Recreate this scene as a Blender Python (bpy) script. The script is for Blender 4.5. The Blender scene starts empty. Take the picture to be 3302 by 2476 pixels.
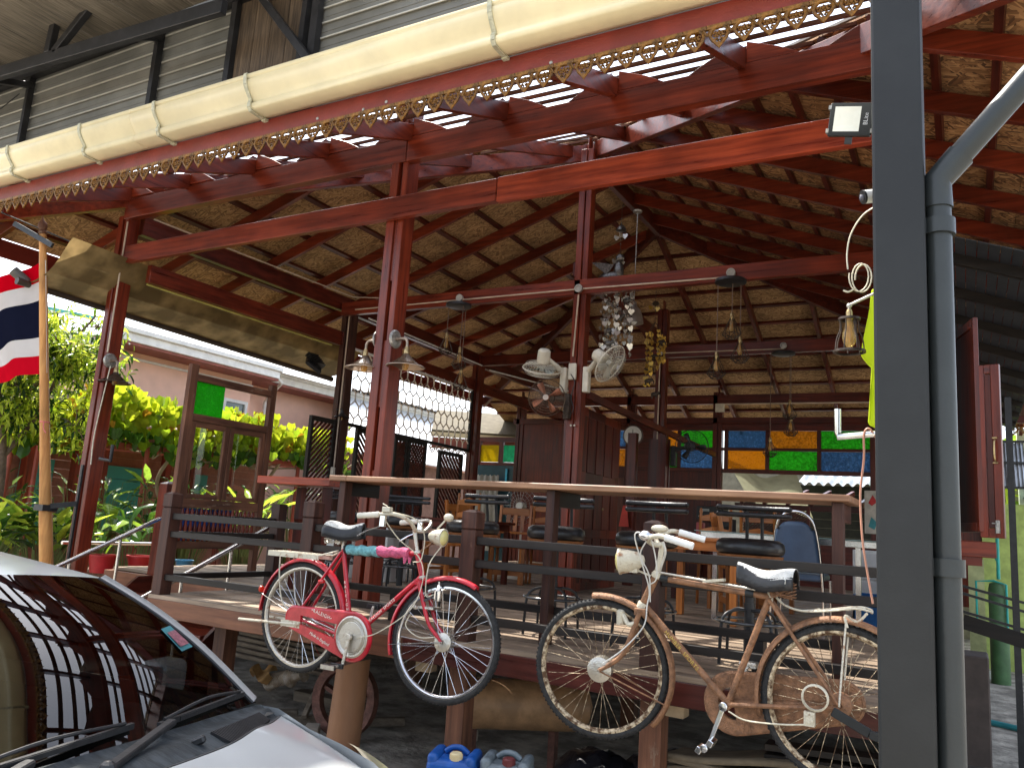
import bpy, bmesh, math, random
from mathutils import Vector, Matrix
import numpy as np
random.seed(7)
S = bpy.context.scene
COL = S.collection
PI = math.pi
R = math.radians

# ---------------------------------------------------------------- camera, sky, sun, exposure
cam_d = bpy.data.cameras.new('camera'); cam = bpy.data.objects.new('camera', cam_d); COL.objects.link(cam)
cam_d.sensor_width = 36.0; cam_d.sensor_fit = 'HORIZONTAL'; cam_d.lens = 36.0 * 2596.0 / 3302.0
cam_d.clip_start = 0.05; cam_d.clip_end = 3000
EYE = 1.65
yaw, pit, rol = R(29.7), R(9.85), R(3.85)
cam.matrix_world = (Matrix.Translation((0, 0, EYE)) @ Matrix.Rotation(yaw, 4, 'Z') @
                    Matrix.Rotation(PI / 2 + pit, 4, 'X') @ Matrix.Rotation(rol, 4, 'Z'))
S.camera = cam
SUN_EL, SUN_AZ = R(60), math.atan2(0.45, -0.9)          # azimuth of the sun measured from +X
sv = Vector((math.cos(SUN_EL) * math.cos(SUN_AZ), math.cos(SUN_EL) * math.sin(SUN_AZ), math.sin(SUN_EL)))
W = bpy.data.worlds.new('World'); S.world = W; W.use_nodes = True
wn = W.node_tree; sky = wn.nodes.new('ShaderNodeTexSky'); sky.sky_type = 'NISHITA'; sky.sun_disc = False
sky.sun_elevation = SUN_EL; sky.sun_rotation = PI / 2 - SUN_AZ; sky.air_density = 1.0; sky.dust_density = 2.5; sky.ozone_density = 1.0
bg = wn.nodes['Background']; bg.inputs['Strength'].default_value = 0.15
hsv = wn.nodes.new('ShaderNodeHueSaturation'); hsv.inputs['Saturation'].default_value = .55     # thin bright cloud whitens the sky
wn.links.new(sky.outputs[0], hsv.inputs['Color']); wn.links.new(hsv.outputs[0], bg.inputs['Color'])
sun_d = bpy.data.lights.new('sun', 'SUN'); sun_d.energy = 2.8; sun_d.angle = R(0.53); sun_d.color = (1.0, 0.95, 0.86)
sun = bpy.data.objects.new('sun', sun_d); COL.objects.link(sun)
sun.rotation_euler = sv.to_track_quat('Z', 'Y').to_euler(); sun.location = sv * 50
S.view_settings.view_transform = 'Standard'; S.view_settings.look = 'None'
S.view_settings.exposure = 1.8; S.view_settings.gamma = 1.0; S.view_settings.use_curve_mapping = False
S.render.engine = 'CYCLES'
S.cycles.use_denoising = True
S.cycles.max_bounces = 10; S.cycles.diffuse_bounces = 5; S.cycles.glossy_bounces = 4
S.cycles.transmission_bounces = 6; S.cycles.transparent_max_bounces = 12
S.cycles.caustics_reflective = False; S.cycles.caustics_refractive = False
S.cycles.sample_clamp_indirect = 8.0

# ---------------------------------------------------------------- helpers
def ident(p): return p
class MB:
    """collects polygons; build() links them as one mesh object"""
    DEF = None                                             # placement used when none is given
    def __init__(s, M=None): s.v = []; s.f = []; s.M = M if M is not None else MB.DEF
    def add(s, vs, fs):
        o = len(s.v)
        if s.M is not None: vs = [tuple(s.M @ Vector(p)) for p in vs]
        s.v.extend(vs); s.f.extend([tuple(i + o for i in f) for f in fs]); return s
    def box(s, x0, x1, y0, y1, z0, z1):
        v = [(x0,y0,z0),(x1,y0,z0),(x1,y1,z0),(x0,y1,z0),(x0,y0,z1),(x1,y0,z1),(x1,y1,z1),(x0,y1,z1)]
        return s.add(v, [(0,3,2,1),(4,5,6,7),(0,1,5,4),(1,2,6,5),(2,3,7,6),(3,0,4,7)])
    def beam(s, p, q, w, h, up=(0,0,1), w2=None, h2=None):
        p, q = Vector(p), Vector(q); d = (q - p).normalized(); u = Vector(up)
        sd = d.cross(u)
        if sd.length < 1e-5: sd = d.cross(Vector((0,1,0)))
        sd.normalize(); u = sd.cross(d)
        w2 = w if w2 is None else w2; h2 = h if h2 is None else h2
        v = []
        for c, a, b in ((p, w, h), (q, w2, h2)):
            for i, j in ((-1,-1),(1,-1),(1,1),(-1,1)): v.append(tuple(c + sd*(i*a/2) + u*(j*b/2)))
        return s.add(v, [(0,1,2,3),(7,6,5,4),(0,4,5,1),(1,5,6,2),(2,6,7,3),(3,7,4,0)])
    def tube(s, pts, r, n=8, closed=False, cap=True):
        pts = [Vector(p) for p in pts]; m = len(pts)
        rs = r if isinstance(r, (list, tuple)) else [r]*m
        v = []; prev = None
        for i, p in enumerate(pts):
            if closed: t = pts[(i+1) % m] - pts[i-1]
            else: t = pts[min(i+1, m-1)] - pts[max(i-1, 0)]
            t.normalize()
            if prev is None:
                a = Vector((0,0,1)) if abs(t.z) < .9 else Vector((1,0,0)); prev = t.cross(a).normalized()
            prev = (prev - t*prev.dot(t)).normalized(); b = t.cross(prev)
            for k in range(n):
                an = 2*PI*k/n; v.append(tuple(p + (prev*math.cos(an) + b*math.sin(an))*rs[i]))
        f = []
        for i in range(m if closed else m-1):
            j = (i+1) % m
            for k in range(n): f.append((i*n+k, i*n+(k+1)%n, j*n+(k+1)%n, j*n+k))
        if cap and not closed: f.append(tuple(range(n-1,-1,-1))); f.append(tuple((m-1)*n+k for k in range(n)))
        return s.add(v, f)
    def lathe(s, prof, o=(0,0,0), ax=(0,0,1), n=24, a0=0., a1=2*PI):
        """prof: (radius, height along ax)"""
        o = Vector(o); ax = Vector(ax).normalized()
        e = Vector((1,0,0)) if abs(ax.x) < .9 else Vector((0,1,0)); u = (e - ax*e.dot(ax)).normalized(); w = ax.cross(u)
        full = abs(a1-a0-2*PI) < 1e-6; m = n if full else n+1; v = []; f = []
        for r, h in prof:
            for k in range(m):
                a = a0 + (a1-a0)*k/n; v.append(tuple(o + ax*h + (u*math.cos(a)+w*math.sin(a))*max(r,1e-4)))
        for i in range(len(prof)-1):
            for k in range(n):
                k2 = (k+1) % m; f.append((i*m+k, i*m+k2, (i+1)*m+k2, (i+1)*m+k))
        return s.add(v, f)
    def prism(s, pts, vec):
        pts = [Vector(p) for p in pts]; n = len(pts); vec = Vector(vec)
        v = [tuple(p) for p in pts] + [tuple(p+vec) for p in pts]
        return s.add(v, [tuple(range(n-1,-1,-1)), tuple(range(n,2*n))] + [(i,(i+1)%n,n+(i+1)%n,n+i) for i in range(n)])
    def ball(s, c, r, n=12, m=8, sc=(1,1,1)):
        v = []; f = []
        for i in range(m+1):
            t = PI*i/m
            for k in range(n):
                a = 2*PI*k/n; v.append((c[0]+r*sc[0]*math.sin(t)*math.cos(a), c[1]+r*sc[1]*math.sin(t)*math.sin(a), c[2]+r*sc[2]*math.cos(t)))
        for i in range(m):
            for k in range(n): f.append((i*n+k,(i+1)*n+k,(i+1)*n+(k+1)%n,i*n+(k+1)%n))
        return s.add(v, f)
    def grid(s, fn, nu, nv):
        v = [tuple(fn(i/nu, j/nv)) for j in range(nv+1) for i in range(nu+1)]
        f = [(j*(nu+1)+i, j*(nu+1)+i+1, (j+1)*(nu+1)+i+1, (j+1)*(nu+1)+i) for j in range(nv) for i in range(nu)]
        return s.add(v, f)
    def mesh(s, name, smooth=None):
        me = bpy.data.meshes.new(name); me.from_pydata(s.v, [], s.f); me.validate(); me.update()
        bm = bmesh.new(); bm.from_mesh(me); bmesh.ops.recalc_face_normals(bm, faces=bm.faces); bm.to_mesh(me); bm.free()
        if smooth:
            me.shade_smooth(); me.set_sharp_from_angle(angle=R(smooth))
        return me
    def build(s, name, mat, parent=None, smooth=None, bev=0, seg=1, solid=0, **kw):
        me = s.mesh(name, smooth); me.materials.append(mat)
        return link(name, me, parent, bev, seg, solid, **kw)
def link(name, me, parent=None, bev=0, seg=1, solid=0, **kw):
    o = bpy.data.objects.new(name, me); COL.objects.link(o)
    if parent is not None:
        o.parent = parent; o.matrix_parent_inverse = world(parent).inverted()
    if bev:
        m = o.modifiers.new('edge', 'BEVEL'); m.width = bev; m.segments = seg; m.limit_method = 'ANGLE'; m.angle_limit = R(40)
    if solid:
        m = o.modifiers.new('thick', 'SOLIDIFY'); m.thickness = solid; m.offset = 0
    for k, val in kw.items(): o[k] = val
    return o
def world(o):
    m = Matrix.LocRotScale(o.location, o.rotation_euler, o.scale)
    return world(o.parent) @ o.matrix_parent_inverse @ m if o.parent else m
def thing(name, label, cat, loc=(0,0,0), group=None):
    o = bpy.data.objects.new(name, None); o.empty_display_size = .1; COL.objects.link(o); o.location = loc
    o['label'] = label; o['category'] = cat
    if group: o['group'] = group
    return o
def tag(o, label, cat, group=None):
    o['label'] = label; o['category'] = cat
    if group: o['group'] = group
    return o
def copy_tree(o, parent=None):
    c = o.copy(); COL.objects.link(c)
    if parent is not None:
        mpi = o.matrix_parent_inverse.copy(); c.parent = parent; c.matrix_parent_inverse = mpi
    for ch in list(o.children): copy_tree(ch, c)
    return c
def dup(root, loc, rotz=0, label=None, scale=None):
    c = copy_tree(root); c.location = loc; c.rotation_euler = (0, 0, rotz)
    if scale: c.scale = scale
    if label: c['label'] = label
    return c
def lerp(a, b, t): return tuple(x + (y-x)*t for x, y in zip(a, b))
def bez(pts, n=12):
    """smooth curve through pts (Catmull-Rom)"""
    P = [Vector(p) for p in pts]; P = [P[0]*2-P[1]] + P + [P[-1]*2-P[-2]]; out = []
    for i in range(1, len(P)-2):
        for k in range(n):
            t = k/n; a, b, c, d = P[i-1], P[i], P[i+1], P[i+2]
            out.append(tuple(.5*((2*b) + (c-a)*t + (2*a-5*b+4*c-d)*t*t + (3*b-a-3*c+d)*t**3)))
    out.append(tuple(P[-2])); return out
def text(body, size, M, mat, parent, name='lettering', depth=.0006, spacing=1.0, shear=0):
    cu = bpy.data.curves.new(name, 'FONT'); cu.body = body; cu.size = size; cu.extrude = depth; cu.align_x = 'CENTER'; cu.align_y = 'CENTER'
    cu.space_character = spacing; cu.shear = shear; cu.resolution_u = 3
    t = bpy.data.objects.new('tmp', cu); COL.objects.link(t)
    dg = bpy.context.evaluated_depsgraph_get(); me = bpy.data.meshes.new_from_object(t.evaluated_get(dg))
    bpy.data.objects.remove(t); bpy.data.curves.remove(cu)
    me.transform(M); me.materials.clear(); me.materials.append(mat)
    return link(name, me, parent)
def frame_M(o, x, y):
    """matrix whose local x,y lie along x,y at o"""
    x = Vector(x).normalized(); z = x.cross(Vector(y)).normalized(); y = z.cross(x)
    m = Matrix((x, y, z)).transposed().to_4x4(); m.translation = Vector(o); return m

# ---------------------------------------------------------------- materials
def nodes(name):
    m = bpy.data.materials.new(name); m.use_nodes = True; nt = m.node_tree
    return m, nt, nt.nodes['Principled BSDF'], (lambda t: nt.nodes.new('ShaderNode'+t)), nt.links.new
def mat(name, col, rough=.5, metal=0., var=.18, sc=6., bump=0., bsc=40., col2=None, spec=.5, coat=0., stretch=(1,1,1), rnd=0., edge=(.4,.65), det=4., rvar=0., trans=0., ior=1.45, emit=None, estr=0.):
    m, nt, p, N, L = nodes(name)
    tc = N('TexCoord'); mp = N('Mapping'); mp.inputs['Scale'].default_value = stretch; L(tc.outputs['Object'], mp.inputs[0])
    n = N('TexNoise'); n.inputs['Scale'].default_value = sc; n.inputs['Detail'].default_value = det; n.inputs['Roughness'].default_value = .62
    L(mp.outputs[0], n.inputs['Vector'])
    cr = N('ValToRGB'); cr.color_ramp.elements[0].position = edge[0]; cr.color_ramp.elements[1].position = edge[1]
    a = [c*(1-var) for c in col]; b = list(col2) if col2 else [min(1, c*(1+var)) for c in col]
    cr.color_ramp.elements[0].color = (*a, 1); cr.color_ramp.elements[1].color = (*b, 1)
    L(n.outputs[0], cr.inputs[0]); out = cr.outputs[0]
    if rnd:
        oi = N('ObjectInfo'); mr = N('MapRange'); mr.inputs[3].default_value = 1-rnd; mr.inputs[4].default_value = 1+rnd
        L(oi.outputs['Random'], mr.inputs[0]); mx = N('Mix'); mx.data_type = 'RGBA'; mx.blend_type = 'MULTIPLY'; mx.inputs[0].default_value = 1
        L(out, mx.inputs[6]); L(mr.outputs[0], mx.inputs[7]); out = mx.outputs[2]
    L(out, p.inputs['Base Color'])
    p.inputs['Roughness'].default_value = rough; p.inputs['Metallic'].default_value = metal; p.inputs['Specular IOR Level'].default_value = spec
    p.inputs['Coat Weight'].default_value = coat; p.inputs['Coat Roughness'].default_value = .12
    p.inputs['Transmission Weight'].default_value = trans; p.inputs['IOR'].default_value = ior
    if rvar:
        mr = N('MapRange'); mr.inputs[3].default_value = max(.02, rough-rvar); mr.inputs[4].default_value = rough+rvar; L(n.outputs[0], mr.inputs[0]); L(mr.outputs[0], p.inputs['Roughness'])
    if bump:
        n2 = N('TexNoise'); n2.inputs['Scale'].default_value = bsc; n2.inputs['Detail'].default_value = 5; L(mp.outputs[0], n2.inputs['Vector'])
        bp = N('Bump'); bp.inputs['Strength'].default_value = bump; bp.inputs['Distance'].default_value = .02; L(n2.outputs[0], bp.inputs['Height']); L(bp.outputs[0], p.inputs['Normal'])
    if emit:
        p.inputs['Emission Color'].default_value = (*emit, 1); p.inputs['Emission Strength'].default_value = estr
    return m
def wood(name, col, dark, axis='X', rough=.35, bump=.25, fine=1., rnd=.15, coat=0., worn=None, wearlo=.58, sc=5.):
    """grain runs along axis; 'worn' shows as patches where the finish has gone"""
    m, nt, p, N, L = nodes(name)
    st = {'X': (.06,1,1), 'Y': (1,.06,1), 'Z': (1,1,.06)}[axis]
    tc = N('TexCoord'); oi = N('ObjectInfo'); ad = N('VectorMath'); ad.operation = 'ADD'; mul = N('VectorMath'); mul.operation = 'MULTIPLY'; mul.inputs[1].default_value = (7,13,19)
    cb = N('CombineXYZ')
    for i in range(3): L(oi.outputs['Random'], cb.inputs[i])
    L(cb.outputs[0], mul.inputs[0]); L(tc.outputs['Object'], ad.inputs[0]); L(mul.outputs[0], ad.inputs[1])
    mp = N('Mapping'); mp.inputs['Scale'].default_value = st; L(ad.outputs[0], mp.inputs[0])
    n1 = N('TexNoise'); n1.inputs['Scale'].default_value = sc*5*fine; n1.inputs['Detail'].default_value = 7; n1.inputs['Roughness'].default_value = .65; L(mp.outputs[0], n1.inputs['Vector'])
    n2 = N('TexNoise'); n2.inputs['Scale'].default_value = sc*.5; n2.inputs['Detail'].default_value = 3; L(ad.outputs[0], n2.inputs['Vector'])
    cr = N('ValToRGB'); cr.color_ramp.elements[0].position = .33; cr.color_ramp.elements[1].position = .66
    cr.color_ramp.elements[0].color = (*dark,1); cr.color_ramp.elements[1].color = (*col,1); L(n1.outputs[0], cr.inputs[0])
    mr = N('MapRange'); mr.inputs[3].default_value = 1-rnd; mr.inputs[4].default_value = 1+rnd; L(oi.outputs['Random'], mr.inputs[0])
    mr2 = N('MapRange'); mr2.inputs[1].default_value = .3; mr2.inputs[2].default_value = .7; mr2.inputs[3].default_value = .7; mr2.inputs[4].default_value = 1.25; L(n2.outputs[0], mr2.inputs[0])
    mm = N('Math'); mm.operation = 'MULTIPLY'; L(mr.outputs[0], mm.inputs[0]); L(mr2.outputs[0], mm.inputs[1])
    mx = N('Mix'); mx.data_type = 'RGBA'; mx.blend_type = 'MULTIPLY'; mx.inputs[0].default_value = 1; L(cr.outputs[0], mx.inputs[6]); L(mm.outputs[0], mx.inputs[7])
    out = mx.outputs[2]; rv = N('MapRange'); rv.inputs[3].default_value = max(.05, rough-.12); rv.inputs[4].default_value = rough+.15; L(n1.outputs[0], rv.inputs[0]); rout = rv.outputs[0]
    if worn:
        n3 = N('TexNoise'); n3.inputs['Scale'].default_value = 9; n3.inputs['Detail'].default_value = 6; n3.inputs['Roughness'].default_value = .7
        mp3 = N('Mapping'); mp3.inputs['Scale'].default_value = tuple(.3 if v < 1 else 1 for v in st); L(ad.outputs[0], mp3.inputs[0]); L(mp3.outputs[0], n3.inputs['Vector'])
        c3 = N('ValToRGB'); c3.color_ramp.elements[0].position = wearlo; c3.color_ramp.elements[1].position = wearlo+.1; L(n3.outputs[0], c3.inputs[0])
        m3 = N('Mix'); m3.data_type = 'RGBA'; L(c3.outputs[0], m3.inputs[0]); L(out, m3.inputs[6]); m3.inputs[7].default_value = (*worn, 1); out = m3.outputs[2]
    L(out, p.inputs['Base Color']); L(rout, p.inputs['Roughness']); p.inputs['Specular IOR Level'].default_value = .3; p.inputs['Coat Weight'].default_value = coat; p.inputs['Coat Roughness'].default_value = .24
    if bump:
        bp = N('Bump'); bp.inputs['Strength'].default_value = bump; bp.inputs['Distance'].default_value = .006; L(n1.outputs[0], bp.inputs['Height']); L(bp.outputs[0], p.inputs['Normal'])
    return m
def strand(name, cols, scale, ratio=.12, bump=.5, blotch=.25):
    """pressed strand board / thatch: short flakes at several angles"""
    m, nt, p, N, L = nodes(name); tc = N('TexCoord')
    res = None
    for i, ang in enumerate((8, 62, -48)):
        mp = N('Mapping'); mp.inputs['Rotation'].default_value = (0,0,R(ang)); L(tc.outputs['Object'], mp.inputs[0])
        ms = N('Mapping'); ms.inputs['Scale'].default_value = (scale*ratio, scale, scale*.3); L(mp.outputs[0], ms.inputs[0])
        vo = N('TexVoronoi'); vo.inputs['Scale'].default_value = 1; L(ms.outputs[0], vo.inputs['Vector'])
        hs = N('SeparateColor'); L(vo.outputs['Color'], hs.inputs[0])
        if res is None: res = hs.outputs[0]
        else:
            mk = N('TexNoise'); mk.inputs['Scale'].default_value = 9+i*3; mk.inputs['Detail'].default_value = 2; L(tc.outputs['Object'], mk.inputs['Vector'])
            st = N('Math'); st.operation = 'GREATER_THAN'; st.inputs[1].default_value = .54; L(mk.outputs[0], st.inputs[0])
            mi = N('Mix'); mi.data_type = 'FLOAT'; L(st.outputs[0], mi.inputs[0]); L(res, mi.inputs[2]); L(hs.outputs[0], mi.inputs[3]); res = mi.outputs[0]
    cr = N('ValToRGB'); cr.color_ramp.elements[0].color = (*cols[0],1); cr.color_ramp.elements[1].color = (*cols[2],1)
    e = cr.color_ramp.elements.new(.45); e.color = (*cols[1],1); L(res, cr.inputs[0])
    nb = N('TexNoise'); nb.inputs['Scale'].default_value = 1.3; nb.inputs['Detail'].default_value = 5; L(tc.outputs['Object'], nb.inputs['Vector'])
    mr = N('MapRange'); mr.inputs[1].default_value = .3; mr.inputs[2].default_value = .7; mr.inputs[3].default_value = 1-blotch; mr.inputs[4].default_value = 1+blotch; L(nb.outputs[0], mr.inputs[0])
    mx = N('Mix'); mx.data_type = 'RGBA'; mx.blend_type = 'MULTIPLY'; mx.inputs[0].default_value = 1; L(cr.outputs[0], mx.inputs[6]); L(mr.outputs[0], mx.inputs[7])
    L(mx.outputs[2], p.inputs['Base Color']); p.inputs['Roughness'].default_value = .75
    bp = N('Bump'); bp.inputs['Strength'].default_value = bump; bp.inputs['Distance'].default_value = .01; L(res, bp.inputs['Height']); L(bp.outputs[0], p.inputs['Normal'])
    return m
def schlick(nt, N, L, k=1.):
    lw = N('LayerWeight'); lw.inputs[0].default_value = .5; pw = N('Math'); pw.operation = 'POWER'; pw.inputs[1].default_value = 5; L(lw.outputs['Facing'], pw.inputs[0])
    ma = N('Math'); ma.operation = 'MULTIPLY_ADD'; ma.inputs[1].default_value = .96; ma.inputs[2].default_value = .04; L(pw.outputs[0], ma.inputs[0])
    mu = N('Math'); mu.operation = 'MULTIPLY'; mu.inputs[1].default_value = k; mu.use_clamp = True; L(ma.outputs[0], mu.inputs[0]); return mu
def sheer(name, col, t=.5, rough=.6, gloss=.15, var=.25, sc=8., bump=0., bsc=60., clear=0.):
    """thin sheet or leaf that passes light: diffuse + translucent (+ some straight-through)"""
    m, nt, p, N, L = nodes(name); out = nt.nodes['Material Output']; tc = N('TexCoord')
    n = N('TexNoise'); n.inputs['Scale'].default_value = sc; n.inputs['Detail'].default_value = 3; L(tc.outputs['Object'], n.inputs['Vector'])
    oi = N('ObjectInfo'); ad = N('Math'); ad.operation = 'ADD'; L(n.outputs[0], ad.inputs[0]); mh = N('Math'); mh.operation = 'MULTIPLY_ADD'; mh.inputs[1].default_value = .5; mh.inputs[2].default_value = -.25; L(oi.outputs['Random'], mh.inputs[0]); L(mh.outputs[0], ad.inputs[1])
    cr = N('ValToRGB'); cr.color_ramp.elements[0].position = .3; cr.color_ramp.elements[1].position = .7
    cr.color_ramp.elements[0].color = (*[c*(1-var) for c in col],1); cr.color_ramp.elements[1].color = (*[min(1,c*(1+var)) for c in col],1); L(ad.outputs[0], cr.inputs[0])
    d = N('BsdfDiffuse'); tr = N('BsdfTranslucent'); g = N('BsdfGlossy'); g.inputs['Roughness'].default_value = rough*.5
    L(cr.outputs[0], d.inputs[0]); L(cr.outputs[0], tr.inputs[0]); m1 = N('MixShader'); m1.inputs[0].default_value = t; L(d.outputs[0], m1.inputs[1]); L(tr.outputs[0], m1.inputs[2])
    fm = schlick(nt, N, L, gloss*4)
    m2 = N('MixShader'); L(fm.outputs[0], m2.inputs[0]); L(m1.outputs[0], m2.inputs[1]); L(g.outputs[0], m2.inputs[2]); fin = m2.outputs[0]
    if clear:
        tp = N('BsdfTransparent'); L(cr.outputs[0], tp.inputs[0]); m3 = N('MixShader'); m3.inputs[0].default_value = clear; L(fin, m3.inputs[1]); L(tp.outputs[0], m3.inputs[2]); fin = m3.outputs[0]
    if bump:
        v = N('TexVoronoi'); v.inputs['Scale'].default_value = bsc; L(tc.outputs['Object'], v.inputs['Vector'])
        bp = N('Bump'); bp.inputs['Strength'].default_value = bump; bp.inputs['Distance'].default_value = .02; L(v.outputs[0], bp.inputs['Height'])
        for q in (d, tr, g): L(bp.outputs[0], q.inputs['Normal'])
    L(fin, out.inputs[0]); return m
def pane(name, tint, rough=.0, ior=1.5, refl=1.):
    """clear or dark glass sheet: tinted see-through plus Fresnel reflection"""
    m, nt, p, N, L = nodes(name); out = nt.nodes['Material Output']
    tp = N('BsdfTransparent'); tp.inputs[0].default_value = (*tint,1); g = N('BsdfGlossy'); g.inputs['Roughness'].default_value = rough
    fm = schlick(nt, N, L, refl)
    mx = N('MixShader'); L(fm.outputs[0], mx.inputs[0]); L(tp.outputs[0], mx.inputs[1]); L(g.outputs[0], mx.inputs[2]); L(mx.outputs[0], out.inputs[0]); return m

RED, RDK = (.185,.028,.010), (.070,.010,.005)
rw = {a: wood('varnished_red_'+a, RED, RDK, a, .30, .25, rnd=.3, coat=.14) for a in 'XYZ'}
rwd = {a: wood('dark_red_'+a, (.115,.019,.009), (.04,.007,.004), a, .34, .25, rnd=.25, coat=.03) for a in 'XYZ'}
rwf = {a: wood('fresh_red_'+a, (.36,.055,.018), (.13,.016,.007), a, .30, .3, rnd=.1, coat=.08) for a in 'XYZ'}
brn = {a: wood('brown_post_'+a, (.080,.030,.018), (.030,.011,.008), a, .5, .35, rnd=.2, worn=(.20,.115,.08), wearlo=.66) for a in 'XYZ'}
blk = {a: wood('black_stain_'+a, (.024,.017,.013), (.008,.006,.005), a, .45, .3, rnd=.2, worn=(.12,.09,.07), wearlo=.69) for a in 'XYZ'}
deckw = wood('deck_board', (.37,.27,.185), (.18,.13,.09), 'X', .6, .35, rnd=.25, worn=(.46,.37,.28), wearlo=.62)
fasciaw = wood('deck_fascia', (.26,.11,.055), (.13,.05,.028), 'X', .5, .35, rnd=.2)
fasciar = wood('deck_fascia_red', (.11,.026,.018), (.05,.012,.009), 'X', .3, .3, rnd=.2)
topw = wood('counter_top', (.40,.22,.12), (.21,.10,.055), 'X', .45, .3, rnd=.1, worn=(.09,.04,.025), wearlo=.6)
orangew = {a: wood('orange_wood_'+a, (.46,.16,.035), (.26,.075,.016), a, .3, .2, rnd=.25, coat=.2) for a in 'XYZ'}
polew = wood('pale_pole', (.62,.31,.10), (.40,.17,.05), 'Z', .5, .35, rnd=.05)
weath = {a: wood('weathered_'+a, (.20,.085,.045), (.075,.03,.018), a, .6, .45, rnd=.2, worn=(.28,.20,.14), wearlo=.62) for a in 'XYZ'}
oldplank = wood('old_plank', (.27,.22,.165), (.11,.085,.06), 'X', .8, .5, rnd=.25)
osb = strand('strand_board', ((.16,.085,.034),(.33,.185,.078),(.50,.31,.15)), 55, .16, .4)
thatch = strand('fibre_board', ((.085,.036,.013),(.31,.15,.058),(.55,.31,.135)), 48, .09, .9)
cream = mat('gutter_cream', (.80,.69,.43), .30, var=.06, sc=3, spec=.5)
bracketm = mat('bracket_grey', (.50,.48,.34), .5, var=.15, sc=30, bump=.2)
gold = mat('gold_paint', (.20,.088,.012), .42, .3, .5, 25, .5, 60, spec=.6)
fasr = mat('fascia_red', (.20,.028,.018), .42, var=.15, sc=4, bump=.1)
sheetm = mat('ribbed_sheet', (.175,.17,.15), .5, 0, .2, 1.2, spec=.3)
blacksteel = mat('black_steel', (.028,.027,.028), .38, .2, .25, 8)
def steelpost():
    m = mat('steel_paint', (.0165,.0175,.0175), .45, .0, .14, 5, .04, 120, spec=.4); return m
steelp = steelpost()
pvc = mat('grey_pipe', (.028,.033,.0335), .4, 0, .08, 6, .05, 90)
chrome = mat('chrome', (.75,.75,.76), .14, 1., .1, 20, rvar=.06)
stain = mat('stainless', (.68,.66,.63), .2, 1., .1, 8, rvar=.08, stretch=(1,1,1))
dullmetal = mat('dull_metal', (.42,.40,.36), .45, .8, .3, 30, .2)
rubber = mat('tyre_rubber', (.022,.021,.020), .7, 0, .35, 40, .5, 160)
rustf = mat('rusted_frame', (.20,.098,.050), .55, .15, .25, 22, .4, 130, col2=(.36,.175,.085), edge=(.35,.7))
rustrim = mat('rusted_rim', (.22,.12,.06), .5, .4, .5, 40, .4, 120, col2=(.62,.50,.33), edge=(.42,.6))
palerust = mat('pale_rusted', (.66,.60,.46), .45, .2, .1, 22, .35, 110, col2=(.28,.13,.06), edge=(.56,.72))
oldchrome = mat('old_chrome', (.62,.58,.50), .28, .85, .1, 35, .3, 120, col2=(.30,.16,.09), edge=(.6,.75))
redp = mat('bike_red', (.50,.008,.022), .28, 0, .18, 14, .05, 90, coat=.4, col2=(.58,.02,.035))
cable = mat('pale_cable', (.62,.56,.42), .5, 0, .2, 30)
blackpl = mat('black_plastic', (.020,.020,.021), .42, 0, .25, 20, .1)
greypl = mat('weathered_plastic', (.040,.046,.050), .6, 0, .35, 9, .1, stretch=(1,3,1), spec=.15)
vinyl = mat('black_vinyl', (.022,.021,.022), .33, 0, .2, 12, .15, 50)
whitepl = mat('ivory_plastic', (.66,.61,.50), .4, 0, .1, 10)
white = mat('white_paint', (.78,.77,.73), .5, 0, .08, 6)
tealcloth = mat('teal_cloth', (.17,.40,.42), .85, 0, .3, 40, .5, 90)
pinkcloth = mat('pink_cloth', (.56,.10,.19), .85, 0, .25, 40, .5, 90)
signlett = mat('cream_lettering', (.85,.78,.66), .5, 0, .1, 60)
goldlett = mat('gold_lettering', (.62,.42,.10), .45, .3, .3, 60)
concrete = mat('concrete', (.30,.26,.21), .85, 0, .35, 2.2, .4, 30, det=8)
dirt = mat('dusty_ground', (.37,.335,.28), .95, 0, .45, 3.5, .8, 22, det=9)
tan = mat('tan_pillar', (.30,.145,.070), .55, 0, .15, 4, .15, 30, stretch=(1,1,.3))
tanktan = mat('tank_paint', (.42,.24,.12), .5, 0, .2, 8, .1, 40)
bluepl = mat('blue_can', (.010,.085,.34), .38, 0, .15, 8, .05)
greycan = mat('grey_can', (.155,.185,.20), .45, 0, .25, 10, .1)
maroonpl = mat('maroon_cap', (.16,.03,.03), .5)
brass = mat('old_brass', (.40,.29,.14), .35, .85, .35, 40)
darkbrz = mat('dark_bronze', (.075,.055,.042), .42, .6, .35, 30)
shadeglass = sheer('ribbed_shade_glass', (.26,.18,.12), .45, .3, .3, .15, 5, clear=.45)
bulbg = sheer('amber_bulb', (.90,.72,.40), .5, .1, .6, .1, 3, clear=.72)
filam = mat('filament', (.85,.5,.12), .4, .5)
greeng = sheer('green_glass', (.10,.50,.06), .85, .2, .25, .35, 30, .5, 55, clear=.35)
blueg = sheer('blue_glass', (.20,.36,.55), .85, .2, .25, .35, 30, .5, 45, clear=.35)
amberg = sheer('amber_glass', (.55,.30,.04), .85, .2, .25, .35, 30, .5, 45, clear=.35)
tealg = sheer('teal_glass', (.01,.55,.32), .85, .2, .2, .2, 20)
yellg = sheer('yellow_glass', (.52,.42,.02), .85, .2, .2, .2, 20)
clear = pane('clear_glass', (.9,.93,.92))
tarpm = sheer('plastic_tarp', (.31,.215,.095), .5, .6, .05, .5, 3.5, .5, 5, clear=.06)
# ================================================================ THE SETTING: ground
g = MB(); g.add([(-60,-40,0),(40,-40,0),(40,80,0),(-60,80,0)], [(0,1,2,3)])
o = g.build('ground', dirt); o['kind'] = 'structure'
DZ = .947                                                  # top of the raised deck

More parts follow.
